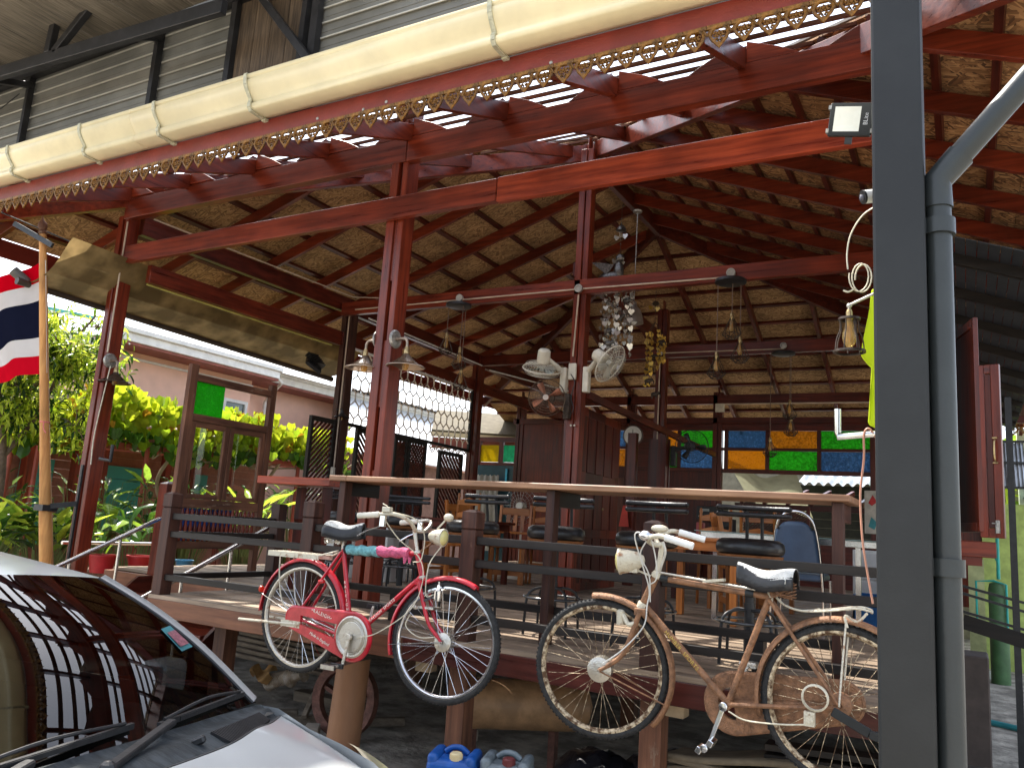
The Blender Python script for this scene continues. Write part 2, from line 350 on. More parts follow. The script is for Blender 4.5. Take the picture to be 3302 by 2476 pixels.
# ---------------------------------------------------------------- deck: boards laid along the front, two stretches of different reach
deck = thing('deck_floor', '', '', (0,0,DZ)); del deck['label']; del deck['category']; deck['kind'] = 'structure'
y = 4.2; k = 0; bw = .118
shared = {}
while y < 14.7:
    x0 = -5.46 if y < 5.42 else -7.75
    L_ = -.1 - x0
    cut = x0 + L_ * (.35 + .3*((k*37) % 10)/10)
    for a, b in ((x0, cut-.004), (cut+.004, -.1)):
        m = MB(); m.box(a, b, y+.004, y+bw-.004, DZ-.028, DZ-.0015*(k % 3)); m.build('plank', deckw, deck)
    y += bw; k += 1
m = MB(); m.box(-5.46, -3.05, 4.2, 4.245, .79, DZ-.03); m.build('edge_beam', fasciaw, deck, bev=.004)
m = MB(); m.box(-3.047, -.1, 4.2, 4.245, .795, DZ-.03); m.build('edge_beam', fasciar, deck, bev=.004)
m = MB(); m.box(-5.46, -5.415, 4.247, 5.4, .77, DZ-.03); m.build('edge_beam', fasciaw, deck, bev=.004)
m = MB(); m.box(-7.75, -5.47, 5.40, 5.445, .77, DZ-.03); m.build('edge_beam', fasciaw, deck, bev=.004)
m = MB(); m.box(-7.75, -7.70, 5.447, 14.7, .77, DZ-.03); m.build('edge_beam', fasciaw, deck, bev=.004)
for yy in np.arange(4.6, 14.6, .6):
    m = MB(); m.box(-5.40 if yy < 5.5 else -7.69, -.1, yy, yy+.06, .80, DZ-.031); m.build('joist', rwd['X'], deck)
for x, yy in ((-4.9,4.5),(-2.75,4.45),(-1.5,4.42),(-.2,4.45),(-4.9,7),(-2.6,7),(-.3,7),(-6.5,8),(-4.5,9.5),(-2,9.5),(-7,10.5)):
    m = MB(); m.box(x-.06, x+.06, yy-.06, yy+.06, 0, .798); m.build('support_post', weath['Z'], deck)
# wooden steps at the left, climbing to the deck
st = thing('wooden_steps', 'wooden steps with open treads between the two steel handrails', 'steps', (-6.2,4.6,0))
for i in range(4):
    m = MB(); m.box(-7.0, -5.5, 4.18+i*.30, 4.18+i*.30+.28, .16+i*.19, .20+i*.19); m.build('tread', rw['X'], st, bev=.004)
for x in (-7.03, -5.50):
    m = MB(); m.prism([(x,4.10,.0),(x,4.35,.0),(x,5.40,.72),(x,5.40,.92),(x,5.25,.92)], (.04,0,0)); m.build('stringer', rwd['Y'], st)

# ================================================================ PAVILION
pav = thing('pavilion', 'open timber dining pavilion with red varnished frame under a hipped roof', 'pavilion', (-3.85,8.2,0))
PX, PY, PY2, PZ = -3.85, 8.2, 10.75, 6.05                              # apex (underside of rafters)
SF, SL, SR, SB = .403, .334, .38, .42
planes = {'front': lambda x,y: PZ-SF*(PY-y), 'left': lambda x,y: PZ-SL*(PX-x), 'right': lambda x,y: PZ-SR*(x-PX), 'back': lambda x,y: PZ-SB*(y-PY2)}
def fall(y): return SF*(PY-y) if y < PY else (SB*(y-PY2) if y > PY2 else 0.)   # how far the hip has dropped at this depth
EX0, EX1, EY0, EY1 = -9.3, 1.05, 4.02, 16.3
def roofz(x, y): return min(f(x, y) for f in planes.values())
def clip(poly, f):
    out = []
    for i in range(len(poly)):
        a, b = poly[i], poly[(i+1) % len(poly)]; fa, fb = f(*a), f(*b)
        if fa >= 0: out.append(a)
        if (fa >= 0) != (fb >= 0):
            t = fa/(fa-fb); out.append((a[0]+(b[0]-a[0])*t, a[1]+(b[1]-a[1])*t))
    return out
def clip_plane(poly, nm):
    for k2, f2 in planes.items():
        if k2 != nm: poly = clip(poly, lambda x, y, f2=f2: f2(x,y)-planes[nm](x,y)) if len(poly) > 2 else poly
    return poly
KB = Matrix.Translation((0,0,-.216)) @ Matrix.Scale(1.1308, 4)   # the rear wall and what stands along it: its own working scale
# columns: two plies with a gap between, as in the front ones
def column(x, y, z0, z1, w=.17, d=.14, gap=.03, mat_=None, name='column'):
    m = MB(); m.box(x-w/2-gap, x-gap*.1, y-d/2, y+d/2, z0, z1); m.box(x+gap*.9, x+w/2+gap, y-d/2+.012, y+d/2, z0, z1)
    zz = z0 + .5
    while zz < z1-.3:
        m.box(x-gap*.1, x+gap*.9, y-d/2+.02, y+d/2-.01, zz, zz+.55); zz += 1.05
    return m.build(name, mat_ or rw['Z'], pav, bev=.004)
c_left = column(-7.735, 5.08, 0, 4.60, .12, .15, .016, rw['Z'])
c_front = column(-4.085, 5.09, DZ, 5.15, .105, .17, .030)
c_right = column(-.25, 5.08, DZ, 4.60, .12, .15, .02)
c_mid = column(-3.69, 7.92, DZ, 5.95, .13, .14, .010)
column(-7.2, 8.1, DZ, 4.43, .14, .15, .010, brn['Z']); column(-.3, 7.92, DZ, 4.75, .14, .15, .010)
column(-7.17, 11.4, DZ, 4.43, .14, .15, .010); column(-3.93, 11.4, DZ, 5.0, .13, .14, .010); column(-.3, 11.4, DZ, 4.6, .14, .15, .010)
MB.DEF = KB
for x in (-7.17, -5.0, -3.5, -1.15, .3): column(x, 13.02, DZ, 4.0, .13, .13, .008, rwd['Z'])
MB.DEF = None
# beams
def bm(p, q, w, h, mt, name, bev=.005): m = MB(); m.beam(p, q, w, h); return m.build(name, mt, pav, bev=bev)
bm((-7.72,5.04,4.665), (-4.02,5.04,4.685), .09, .215, rw['X'], 'top_beam'); bm((-4.015,5.04,4.685), (-.2,5.04,4.69), .09, .215, rw['X'], 'top_beam')
bm((-7.55,4.985,4.135), (-3.07,4.965,4.155), .06, .185, rw['X'], 'tie_beam'); bm((-3.065,4.965,4.155), (-.2,4.965,4.16), .06, .20, rwf['X'], 'tie_beam')
bm((-7.15,7.89,4.30), (-.2,7.89,4.30), .08, .17, rw['X'], 'cross_beam'); bm((-7.1,11.36,4.33), (-.2,11.36,4.33), .09, .17, rw['X'], 'cross_beam')
bm((-7.62,5.15,4.52), (-7.22,8.05,4.40), .09, .20, rwd['Y'], 'side_beam'); bm((-7.22,8.06,4.40), (-7.17,14.7,4.31), .09, .20, rwd['Y'], 'side_beam')
bm((-7.42,5.17,3.98), (-7.25,8.0,3.94), .07, .19, rw['Y'], 'side_beam'); bm((-7.25,8.01,3.94), (-7.2,14.7,3.88), .07, .18, rw['Y'], 'side_beam')
bm((-.3,5.1,4.4), (-.3,14.7,4.4), .09, .18, rw['Y'], 'side_beam'); bm((-3.8,7.95,4.55), (-3.93,11.4,4.52), .08, .16, rwd['Y'], 'side_beam')
MB.DEF = KB
bm((-7.3,13.0,3.88), (1.0,13.0,3.88), .09, .15, rwd['X'], 'back_beam'); bm((-7.3,13.0,3.53), (1.0,13.0,3.53), .09, .10, rwd['X'], 'back_beam')
MB.DEF = None
bm((PX,PY-.05,PZ+.02), (PX,PY2+.05,PZ+.02), .07, .22, rwd['Y'], 'ridge_beam')
# hips
def hip(x, y):
    d = Vector((x-PX, y-PY, 0)); 
    return (x, y, roofz(x, y)+.03)
fx0 = PX-(PY-EY0)*SF/SL; fx1 = PX+(PY-EY0)*SF/SR
def hipend(sx, fy):                                        # walk out along the crease until the eave
    if fy == 'F': s_, lim = SF, PY-EY0
    else: s_, lim = SB, EY1-PY2
    ss = SL if sx < 0 else SR; xl = (PX-EX0) if sx < 0 else (EX1-PX)
    t = min(lim, xl*ss/s_); return (PX+sx*t*s_/ss, PY-t if fy == 'F' else PY2+t)
for sx, fy in ((-1,'F'),(1,'F'),(-1,'B'),(1,'B')):
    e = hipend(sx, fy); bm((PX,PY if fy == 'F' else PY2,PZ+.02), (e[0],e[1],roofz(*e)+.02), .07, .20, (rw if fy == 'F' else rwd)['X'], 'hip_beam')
# rafters
def rafter(a, b, mt, h=.14, w=.055):
    za, zb = roofz(*a), roofz(*b)
    m = MB(); m.beam((a[0],a[1],za+h/2), (b[0],b[1],zb+h/2), w, h); m.build('rafter', mt, pav, bev=.003)
for i in range(-3, 10):
    x = -6.76+.92*i
    yt = PY-(SL*(PX-x) if x < PX else SR*(x-PX))/SF
    if yt > EY0+.2 and EX0 < x < EX1: rafter((x,EY0), (x,yt), rw['Y'])
for i in range(-5, 9):
    y = 8.15+.92*i
    t = fall(y)/SL
    if EY0 < y < EY1 and PX-t > EX0+.2: rafter((EX0,y), (PX-t,y), rw['X'])
for i in range(-6, 11):
    y = 8.15+.78*i
    t = fall(y)/SR
    if EY0 < y < EY1 and PX+t < EX1-.2: rafter((EX1,y), (PX+t,y), rw['X'])
for i in range(-4, 6):
    x = -3.9+.95*i
    yt = PY2+(SL*(PX-x) if x < PX else SR*(x-PX))/SB
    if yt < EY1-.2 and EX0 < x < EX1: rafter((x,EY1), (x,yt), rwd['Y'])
# wedge blocks that stand on the top beam beside each front rafter
for i in range(-1, 8):
    x = -6.76+.92*i
    for s_ in (-1,1):
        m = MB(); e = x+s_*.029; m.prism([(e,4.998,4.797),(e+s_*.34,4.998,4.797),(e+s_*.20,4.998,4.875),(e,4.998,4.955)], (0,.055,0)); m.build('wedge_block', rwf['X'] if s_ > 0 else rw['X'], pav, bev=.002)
# battens and boarding
def batten_x(nm, y, mt, w=.05, h=.035):
    s_ = SF if nm == 'front' else SB; d = fall(y)
    a, b = max(EX0, PX-d/SL), min(EX1, PX+d/SR); z = planes[nm](0,y)+.16
    if b-a > .15: m = MB(); m.beam((a,y,z),(b,y,z),w,h,up=(0,(-1 if nm == 'front' else 1)*s_,1)); m.build('batten', mt, pav)
def batten_y(nm, x, mt, w=.05, h=.035):
    s_ = SL if nm == 'left' else SR; d = abs(PX-x)*s_
    a, b = max(EY0, PY-d/SF), min(EY1, PY2+d/SB); z = planes[nm](x,0)+.16
    if b-a > .15: m = MB(); m.beam((x,a,z),(x,b,z),w,h,up=((-1 if nm == 'left' else 1)*s_,0,1)); m.build('batten', mt, pav)
batm = wood('tile_batten', (.20,.085,.05), (.08,.03,.02), 'X', .6, .4, rnd=.25)
for k in range(14):
    y = 4.20+k*.29
    if y < PY-.1: batten_x('front', y, batm, .06, .022)
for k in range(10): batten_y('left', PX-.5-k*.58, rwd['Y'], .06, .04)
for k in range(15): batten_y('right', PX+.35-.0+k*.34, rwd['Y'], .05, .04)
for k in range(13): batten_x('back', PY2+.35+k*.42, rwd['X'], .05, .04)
def boards(nm, mt, du, dv):
    us = np.arange(EX0-.01, EX1, du); vs = np.arange(EY0-.01, EY1, dv)
    for i, u in enumerate(us):
        for j, v in enumerate(vs):
            p = clip_plane([(u,v),(min(u+du,EX1)-.004,v),(min(u+du,EX1)-.004,min(v+dv,EY1)-.004),(u,min(v+dv,EY1)-.004)], nm)
            if len(p) > 2:
                area = abs(sum(p[q][0]*p[(q+1)%len(p)][1]-p[(q+1)%len(p)][0]*p[q][1] for q in range(len(p))))/2
                if area < .02: continue
                lift = .182+.002*((i+j) % 2)
                pts = [(x,y,planes[nm](x,y)+lift) for x, y in p]
                m = MB(); m.prism(pts, (0,0,.014)); m.build('ceiling_board', mt, pav)
boards('left', osb, 2.44, 1.22); boards('right', thatch, 1.22, 2.44); boards('back', osb, 2.44, 1.22)
cover = mat('roof_covering', (.22,.20,.18), .7)
for nm in ('left','right','back'):
    p = clip_plane([(EX0,EY0),(EX1,EY0),(EX1,EY1),(EX0,EY1)], nm)
    m = MB(); m.prism([(x,y,planes[nm](x,y)+.215) for x, y in p], (0,0,.02)); m.build('roof_covering', cover, pav)
# conduits, junction boxes
def conduit(pts, r=.009, mt=None): m = MB(); m.tube(pts, r, 6); m.build('conduit', mt or palec, pav, smooth=40)
palec = mat('pale_conduit', (.55,.44,.33), .5)
conduit([(-6.9,7.84,4.27),(-3.7,7.84,4.27)]); conduit([(-3.68,7.84,4.27),(-2.0,7.84,4.25)]); conduit([(-3.69,7.825,4.2),(-3.72,7.825,3.5)])
conduit([(-3.9,11.3,4.31),(-2.15,11.3,4.29)]); conduit([(-3.93,11.29,4.2),(-3.93,11.29,2.9)])
conduit([(-7.13,8.0,4.3),(-7.13,8.0,2.2)]); conduit([(-7.60,4.97,4.5),(-7.60,4.97,3.1)]); conduit([(-7.5,5.2,4.60),(-7.1,8.0,4.50),(-6.4,7.9,4.40)])
conduit([(-7.05,8.3,4.28),(-7.05,11.3,4.24)], .012, white); conduit([(-7.02,11.5,4.2),(-5.9,13,4.0)], .012, white); MB.DEF = KB; conduit([(-3.4,12.9,3.79),(-.5,12.9,3.79)], .012); MB.DEF = None
for p in ((-3.69,7.82,4.27),(-5.27,7.83,4.29),(-2.01,7.83,4.29),(-3.93,11.28,4.31),(-2.15,11.28,4.33)):
    m = MB(); m.lathe([(0,-.02),(.042,-.02),(.046,.02),(.034,.022),(.03,.014),(0,.014)], p, (0,-1,0), 16); m.build('junction_box', mat('box_grey', (.42,.40,.36), .5) if p[1] < 8 else dullmetal, pav, smooth=30)
m = MB(KB); m.box(-3.52,-3.38,12.88,12.93,3.66,3.80); m.build('junction_box', whitepl, pav, bev=.004)
m = MB(); m.box(-3.755,-3.665,7.80,7.83,3.24,3.42); m.build('socket', whitepl, pav, bev=.004)
m = MB(); m.box(-3.97,-3.88,11.28,11.31,2.72,2.88); m.build('socket', whitepl, pav, bev=.004)
m = MB(); m.box(-7.14,-7.1,7.95,8.0,2.02,2.22); m.build('socket', whitepl, pav, bev=.004)
for zx in ((-3.73,3.4),(-3.70,2.74),(-3.66,2.74)):
    m = MB(); m.lathe([(0,0),(.012,0),(.010,.01),(0,.012)], (zx[0],7.83,zx[1]), (0,-1,0), 8); m.build('screw_plug', whitepl, pav)
# lower side screens are built with the furniture further down

# ---------------------------------------------------------------- eave: fascia, carved trim, gutter
m = MB(); m.box(-9.35, 1.1, 3.985, 4.012, 4.415, 4.56); m.build('fascia', fasr, pav, bev=.004)
m = MB(); m.box(-9.34, -9.31, 4.02, 16.3, 4.20, 4.40); m.build('fascia', fasr, pav, bev=.004)
for x in (-4.05,-3.62,-3.42,-2.15):
    m = MB(); m.lathe([(0,0),(.013,0),(.011,.004),(0,.005)], (x,3.984,4.45+.01*math.sin(x*9)), (0,-1,0), 8); m.build('nail_head', dullmetal, pav)
# carved motif: pointed leaf with scrolls round a small flower
def motif():
    m = MB(); y = 3.975
    def strip(pts, r): m.tube([(x,y,z) for x,z in pts], [q*1.2 for q in r] if isinstance(r, list) else r*1.2, 5)
    m.box(-.068,.068,3.966,3.984,-.020,.004)
    for s_ in (-1,1):
        strip([(0,-.002),(s_*.022,-.012),(s_*.046,-.032),(s_*.052,-.058),(s_*.038,-.082),(s_*.016,-.104),(0,-.128)], [.007,.008,.009,.009,.009,.008,.005])
        strip([(s_*.062,-.01),(s_*.05,-.022),(s_*.062,-.04),(s_*.068,-.055)], [.006,.007,.006,.004])
        strip([(s_*.036,-.048),(s_*.022,-.04),(s_*.014,-.052),(s_*.022,-.064),(s_*.03,-.06)], .0055)
        strip([(s_*.03,-.085),(s_*.012,-.078),(s_*.006,-.09)], .006)
    m.prism([(0,y-.007,-.095),(.014,y-.007,-.108),(0,y-.007,-.137),(-.014,y-.007,-.108)], (0,.014,0))
    m.ball((0,y-.003,-.052),.010,8,6)
    for k in range(5):
        a = 2*PI*k/5+.3; m.ball((.015*math.cos(a),y,-.052+.015*math.sin(a)),.007,6,5)
    return m.mesh('carving', 50)
tm = motif(); tm.materials.append(gold)
for k in range(69):
    o = link('carving', tm, pav); o.location = (-8.24+.1345*k, 0, 4.418); o.scale = (.97,1,1.0+.02*((k*7) % 3))
# gutter: ogee section, with brackets as sub-parts
prof = [(4.05,4.70),(3.985,4.70),(3.985,4.565),(3.94,4.558),(3.83,4.560),(3.818,4.575),(3.815,4.600),(3.828,4.612),(3.826,4.630),(3.806,4.655),(3.778,4.690),(3.758,4.725),(3.752,4.755),(3.760,4.775),(3.748,4.782),(3.744,4.80)]
m = MB(); n = len(prof)
m.add([(x,yy,z) for x in (-9.2,-5.90) for yy,z in prof], [(i,i+1,n+i+1,n+i) for i in range(1,n-1)])
gut = m.build('gutter', cream, pav, smooth=50, solid=.003)
m = MB(); pr2 = [(yy-.003,z-.002) for yy,z in prof]
m.add([(x,yy,z) for x in (-5.93,1.1) for yy,z in pr2], [(i,i+1,n+i+1,n+i) for i in range(1,n-1)])
gut2 = m.build('gutter', cream, pav, smooth=50, solid=.003)
bp = [(4.0,4.556),(3.94,4.548),(3.826,4.550),(3.806,4.575),(3.803,4.605),(3.815,4.630),(3.795,4.655),(3.767,4.690),(3.746,4.725),(3.740,4.755),(3.737,4.80),(3.78,4.808)]
for x in (-7.7,-6.6,-5.62,-4.58,-2.47,-.6):
    m = MB()
    for i in range(len(bp)-1): m.beam((x,bp[i][0],bp[i][1]),(x,bp[i+1][0],bp[i+1][1]),.03,.012,up=(0,0,1) if i < 3 else (0,1,0))
    m.box(x-.022,x+.022,3.955,3.99,4.535,4.553)
    m.build('gutter_bracket', bracketm, gut if x < -5.9 else gut2)

# ================================================================ TALL CARPORT WALL above the gutter
cp = thing('carport_wall', 'tall ribbed metal wall and dark steel truss rising above the cream gutter', 'wall', (-6,4.15,4.6))
ribm = mat('rib_highlight', (.48,.46,.40), .45, var=.15, sc=3)  # light caught on the ribs, put into a paler colour
def ribs(x0, x1, z0=4.60, z1=5.90):
    m = MB(); z = z0; pr = []
    while z < z1:
        pr += [(4.15,z),(4.15,z+.052),(4.146,z+.054),(4.146,z+.057),(4.15,z+.059),(4.15,z+.116),(4.134,z+.120),(4.134,z+.126),(4.15,z+.130)]; z += .130
    n = len(pr); m.add([(x,yy,zz) for x in (x0,x1) for yy,zz in pr], [(i,i+1,n+i+1,n+i) for i in range(n-1)]); return m
for a, b in ((-12,-8.215),(-8.213,-6.217),(-6.215,-5.237),(-5.235,-4.36),(-4.358,.6)):
    ribs(a, b).build('metal_sheet', sheetm, cp, solid=.002)
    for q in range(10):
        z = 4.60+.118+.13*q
        if a > -9.5 or b > -9: m = MB(); m.beam((max(a,-10),4.131,z+.006),(b,4.131,z+.006),.008,.011); m.build('rib_highlight_strip', ribm, cp)  # added pale strip standing for the highlight along the rib
planko = wood('wood_print', (.145,.100,.062), (.040,.028,.020), 'Z', .6, .2, 3.0, rnd=.08, sc=4)
plankc = wood('wood_print_ceiling', (.20,.172,.132), (.085,.072,.055), 'Y', .6, .2, 2.6, rnd=.15, sc=4)
for k in range(4):
    m = MB(); m.box(-5.20+k*.19,-5.015+k*.19,4.118,4.129,4.60,5.86); m.build('wood_panel', planko, cp)
for x, w in ((-8.21,.045),(-6.215,.055),(-5.235,.06),(-4.42,.05),(-4.30,.07)):
    m = MB(); m.box(x-w/2,x+w/2,4.07,4.13,4.6,6.0); m.build('steel_post', blacksteel, cp)
m = MB(); m.box(-12,.6,4.06,4.128,5.80,5.88); m.build('steel_rail', blacksteel, cp)
for a, b, w in (((-9.8,3.72,5.70),(-4.9,3.72,5.43),.12),((-9.8,3.72,6.4),(-4.6,3.72,6.2),.1),((-7.25,3.72,5.62),(-7.2,3.72,6.3),.08),((-7.15,3.72,5.60),(-6.35,3.72,6.2),.07),((-5.0,4.02,5.86),(-4.25,4.02,5.0),.06),((-8.8,3.72,5.66),(-8.75,3.72,6.35),.08),((-8.75,3.72,5.7),(-7.35,3.72,6.3),.06),((-8.2,3.74,5.58),(-8.2,4.1,5.72),.06),((-6.2,3.74,5.52),(-6.2,4.1,5.74),.06)):
    m = MB(); m.beam(a, b, .06, w); m.build('truss_member', blacksteel, cp, bev=.004)
for k in range(24):
    x = -12+.33*k
    m = MB(); m.box(x,x+.322,2.6,4.05,5.89+.0015*(k % 2),5.905); m.build('ceiling_plank', plankc, cp)
m = MB(); m.tube(bez([(-8.3,4.05,5.62),(-8.7,4.05,5.50),(-9.2,4.05,5.45)],6), .006, 5); m.build('wire', blackpl, cp)

# ================================================================ RAILING
rl = thing('railing', 'low dark timber railing along the front edge of the deck', 'railing', (-3,4.26,DZ))
for x in (-5.40,-3.94,-2.64,-1.475,-.2):
    m = MB(); m.box(x-.05,x+.05,4.215,4.315,DZ,1.60); m.box(x-.045,x+.045,4.22,4.31,1.60,1.607)
    m.box(x-.052,x+.052,4.213,4.317,1.607,1.705)
    m.add([(x-.052,4.213,1.705),(x+.052,4.213,1.705),(x+.052,4.317,1.705),(x-.052,4.317,1.705),(x-.02,4.245,1.722),(x+.02,4.245,1.722),(x+.02,4.285,1.722),(x-.02,4.285,1.722)],[(0,1,5,4),(1,2,6,5),(2,3,7,6),(3,0,4,7),(4,5,6,7)])
    m.build('post', brn['Z'], rl, bev=.003)
xs = (-5.35,-3.99,-3.89,-2.69,-2.59,-1.525,-1.425,-.25,-.15,1.05)
for i in range(0, 8, 2):
    for z, h in ((1.538,.048),(1.402,.046),(1.078,.045)):
        m = MB(); m.box(xs[i],xs[i+1],4.235,4.29,z-h/2,z+h/2); m.build('rail', blk['X'], rl, bev=.003)
for z in (1.538,1.402,1.078):
    m = MB(); m.box(-5.425,-5.375,4.316,5.35,z-.022,z+.022); m.build('rail', blk['Y'], rl, bev=.003)
m = MB(); m.box(-5.45,-5.35,5.35,5.45,DZ,1.69); m.build('post', brn['Z'], rl, bev=.003)
m = MB(); m.box(-7.16,-7.04,5.46,5.58,DZ-.2,1.82); m.prism([(-7.16,5.46,1.82),(-7.04,5.46,1.82),(-7.10,5.52,1.85)],(0,.12,0)); 
nw = m.build('newel_post', rw['Z'], None, bev=.004); tag(nw, 'thick red newel post beside the chrome handrail at the top of the steps', 'post')
# stainless handrails
def handrail(x, label):
    t = thing('handrail', label, 'handrail', (x,4.8,.3), 'stainless handrails of the steps')
    a, b = (x,4.15,.885), (x,5.46,1.49)
    m = MB(); m.tube([a,b], .021, 14); m.build('top_tube', stain, t, smooth=40)
    for f in (.30,.66):
        p = lerp(a, b, f); m = MB(); m.tube([(p[0],p[1],.10+.62*f),(p[0],p[1],p[2]-.01)], .015, 10); m.build('upright', stain, t, smooth=40)
    m = MB(); m.ball((x,5.47,1.50),.03,12,8); m.build('end_ball', stain, t, smooth=60)
handrail(-7.02, 'polished steel handrail on the left side of the steps, ending at the red newel post')
handrail(-5.52, 'polished steel handrail on the right side of the steps, seen through the railing')

# ================================================================ BAR COUNTER
ct = thing('bar_counter', 'long high bar counter with a worn timber top behind the railing', 'counter', (-2.2,4.8,DZ))
m = MB(); m.box(-3.86,-.52,4.47,4.955,1.875,1.913); m.build('counter_top', topw, ct, bev=.005)
m = MB(); m.box(-4.02,-3.86,4.47,4.955,1.875,1.913); m.build('counter_end', topw, ct, bev=.005)
for x in (-3.93,-2.25,-.585):
    m = MB(); m.box(x-.028,x+.028,4.52,4.60,DZ,1.874); m.build('leg', brn['Z'], ct, bev=.003)
    m = MB(); m.box(x-.02,x+.02,4.602,4.93,1.775,1.873); m.build('bracket', brn['Y'] if x > -1 else blk['Y'], ct, bev=.003)
m = MB(); m.box(-3.90,-.55,4.605,4.655,1.12,1.165); m.build('foot_rail', blk['X'], ct, bev=.003)
for x in (-3.45,-1.0):
    m = MB(); m.box(x-.03,x+.03,4.605,4.70,DZ,1.12); m.build('foot_rail_support', blk['Z'], ct)

# small red bar table left of the counter
t = thing('bar_table', 'short red varnished bar table at the left end of the long counter', 'table', (-5,5.4,DZ))
m = MB(); m.box(-5.46,-4.62,5.15,5.72,1.86,1.925); m.build('table_top', rwf['X'], t, bev=.004)
for x, yy in ((-4.75,5.28),(-5.35,5.6),(-4.75,5.6)):
    m = MB(); m.lathe([(0,0),(.05,0),(.05,.30),(.062,.32),(.05,.34),(.055,.55),(.045,.58),(.06,.62),(.06,.905),(0,.905)],(x,yy,DZ),(0,0,1),4); m.build('leg', rwd['Z'], t)
m = MB(); m.box(-5.30,-4.80,5.57,5.61,1.3,1.34); m.build('stretcher', rw['X'], t)
# ================================================================ BICYCLES
def wheel(root, c, r, T, tyre_m, rim_m, spoke_m, hub_m, hubr=.03, hubw=.05, nsp=36, drum=0, whitewall=None):
    """parts of one wheel centred on c in the local x-z plane; T places it"""
    w = bpy.data.objects.new('wheel', None); COL.objects.link(w); w.parent = root; w.matrix_parent_inverse = world(root).inverted(); w.location = T @ Vector(c)
    def ring(rr, n=48, yy=0): return [(c[0]+rr*math.cos(2*PI*k/n), c[1]+yy, c[2]+rr*math.sin(2*PI*k/n)) for k in range(n)]
    m = MB(T); m.tube(ring(r-.0185), .0185, 10, True)
    for k in range(96):                                     # tread blocks
        a = 2*PI*k/96
        for yy in (-.008,.008):
            p = Vector((c[0]+(r-.001)*math.cos(a+yy*2), c[1]+yy, c[2]+(r-.001)*math.sin(a+yy*2))); m.beam(p, p+Vector((-math.sin(a),0,math.cos(a)))*.010, .006, .004, up=(math.cos(a),0,math.sin(a)))
    m.build('tyre', tyre_m, w, smooth=50)
    m = MB(T); R0 = r-.037
    sec = [(R0+.006,-.015),(R0-.004,-.0155),(R0-.013,-.008),(R0-.015,0),(R0-.013,.008),(R0-.004,.0155),(R0+.006,.015)]
    m.lathe([(a,b) for a,b in sec], c, (0,1,0), 60); m.build('rim', rim_m, w, smooth=40)
    m = MB(T)
    for k in range(nsp):
        a = 2*PI*k/nsp; side = -1 if k % 2 else 1; off = .62 if (k//2) % 2 else -.62
        m.tube([(c[0]+hubr*math.cos(a+off*1.3), c[1]+side*hubw*.6, c[2]+hubr*math.sin(a+off*1.3)), (c[0]+(R0-.013)*math.cos(a), c[1], c[2]+(R0-.013)*math.sin(a))], .00125, 4, cap=False)
    m.build('spokes', spoke_m, w)
    m = MB(T); h = hubw
    m.lathe([(.004,-h*1.3),(.007,-h*1.3),(.007,-h*.8),(hubr*1.15,-h*.62),(hubr*1.15,-h*.5),(hubr*.55,-h*.42),(hubr*.5,h*.42),(hubr*1.15,h*.5),(hubr*1.15,h*.62),(.007,h*.8),(.007,h*1.3),(.004,h*1.3)], c, (0,1,0), 20)
    if drum: m.lathe([(.01,-h*.95),(drum*.5,-h*.95),(drum*.8,-h*.85),(drum,-h*.75),(drum,h*.5),(.02,h*.55)], c, (0,1,0), 28)
    m.build('hub', hub_m, w, smooth=35)
    return w
def mudguard(root, c, r, a0, a1, T, mt, w=.026, stay=None, tail=0):
    m = MB(T); n = 40
    sec = [(-w,-.012),(-w*.85,.003),(-w*.45,.010),(0,.013),(w*.45,.010),(w*.85,.003),(w,-.012)]
    def fn(u, v):
        a = a0+(a1-a0)*u; k = v*(len(sec)-1); i = min(int(k), len(sec)-2); t = k-i
        yy = sec[i][0]*(1-t)+sec[i+1][0]*t; rr = r+sec[i][1]*(1-t)+sec[i+1][1]*t
        return (c[0]+rr*math.cos(a), c[1]+yy, c[2]+rr*math.sin(a))
    m.grid(fn, n, 12); o = m.build('mudguard', mt, root, smooth=60, solid=.0015)
    return o
def tube_part(name, root, pts, r, mt, T, n=10): m = MB(T); m.tube(pts, r, n); return m.build(name, mt, root, smooth=45)

# ---- red bicycle, facing right, tied to the outside of the railing
YB = 4.0
rb = thing('bicycle', 'red bicycle with white handgrips, tied to the railing beside the silver car', 'bicycle', (-3.1,YB,.62))
I4 = Matrix.Identity(4)
Fh, Rh, BBk = (-2.61,YB,.965), (-3.705,YB,.985), (-3.285,YB,.905)
ST, HT, HB = (-3.415,YB,1.425), (-2.845,YB,1.44), (-2.80,YB,1.315)
r0 = .338
m = MB(); m.tube([lerp(ST,HT,.0),lerp(ST,HT,1)],.0135,12); m.tube([HB,BBk],.0155,12); m.tube([ST,BBk],.0145,12); m.tube([HT,HB],.0185,12)
m.lathe([(0,-.04),(.023,-.04),(.023,.04),(0,.04)], BBk, (0,1,0), 16)
for s_ in (-1,1):
    m.tube([(ST[0],YB+s_*.02,ST[2]-.015),(Rh[0],YB+s_*.058,Rh[2])],.0085,8); m.tube([(BBk[0],YB+s_*.03,BBk[2]),(Rh[0]+.01,YB+s_*.058,Rh[2])],.0095,8)
m.build('frame', redp, rb, smooth=40)
m = MB(); m.lathe([(0,0),(.022,0),(.024,.01),(.02,.018),(0,.018)],(HT[0],YB,HT[2]),(HT[0]-HB[0],0,HT[2]-HB[2]),14); m.lathe([(0,0),(.022,0),(.024,-.01),(.02,-.018),(0,-.018)],(HB[0],YB,HB[2]),(HT[0]-HB[0],0,HT[2]-HB[2]),14); m.build('headset', oldchrome, rb, smooth=40)
STEER = Matrix.Translation(Vector(HB)) @ Matrix.Rotation(R(9), 4, Vector((HT[0]-HB[0],0,HT[2]-HB[2]))) @ Matrix.Translation(-Vector(HB))
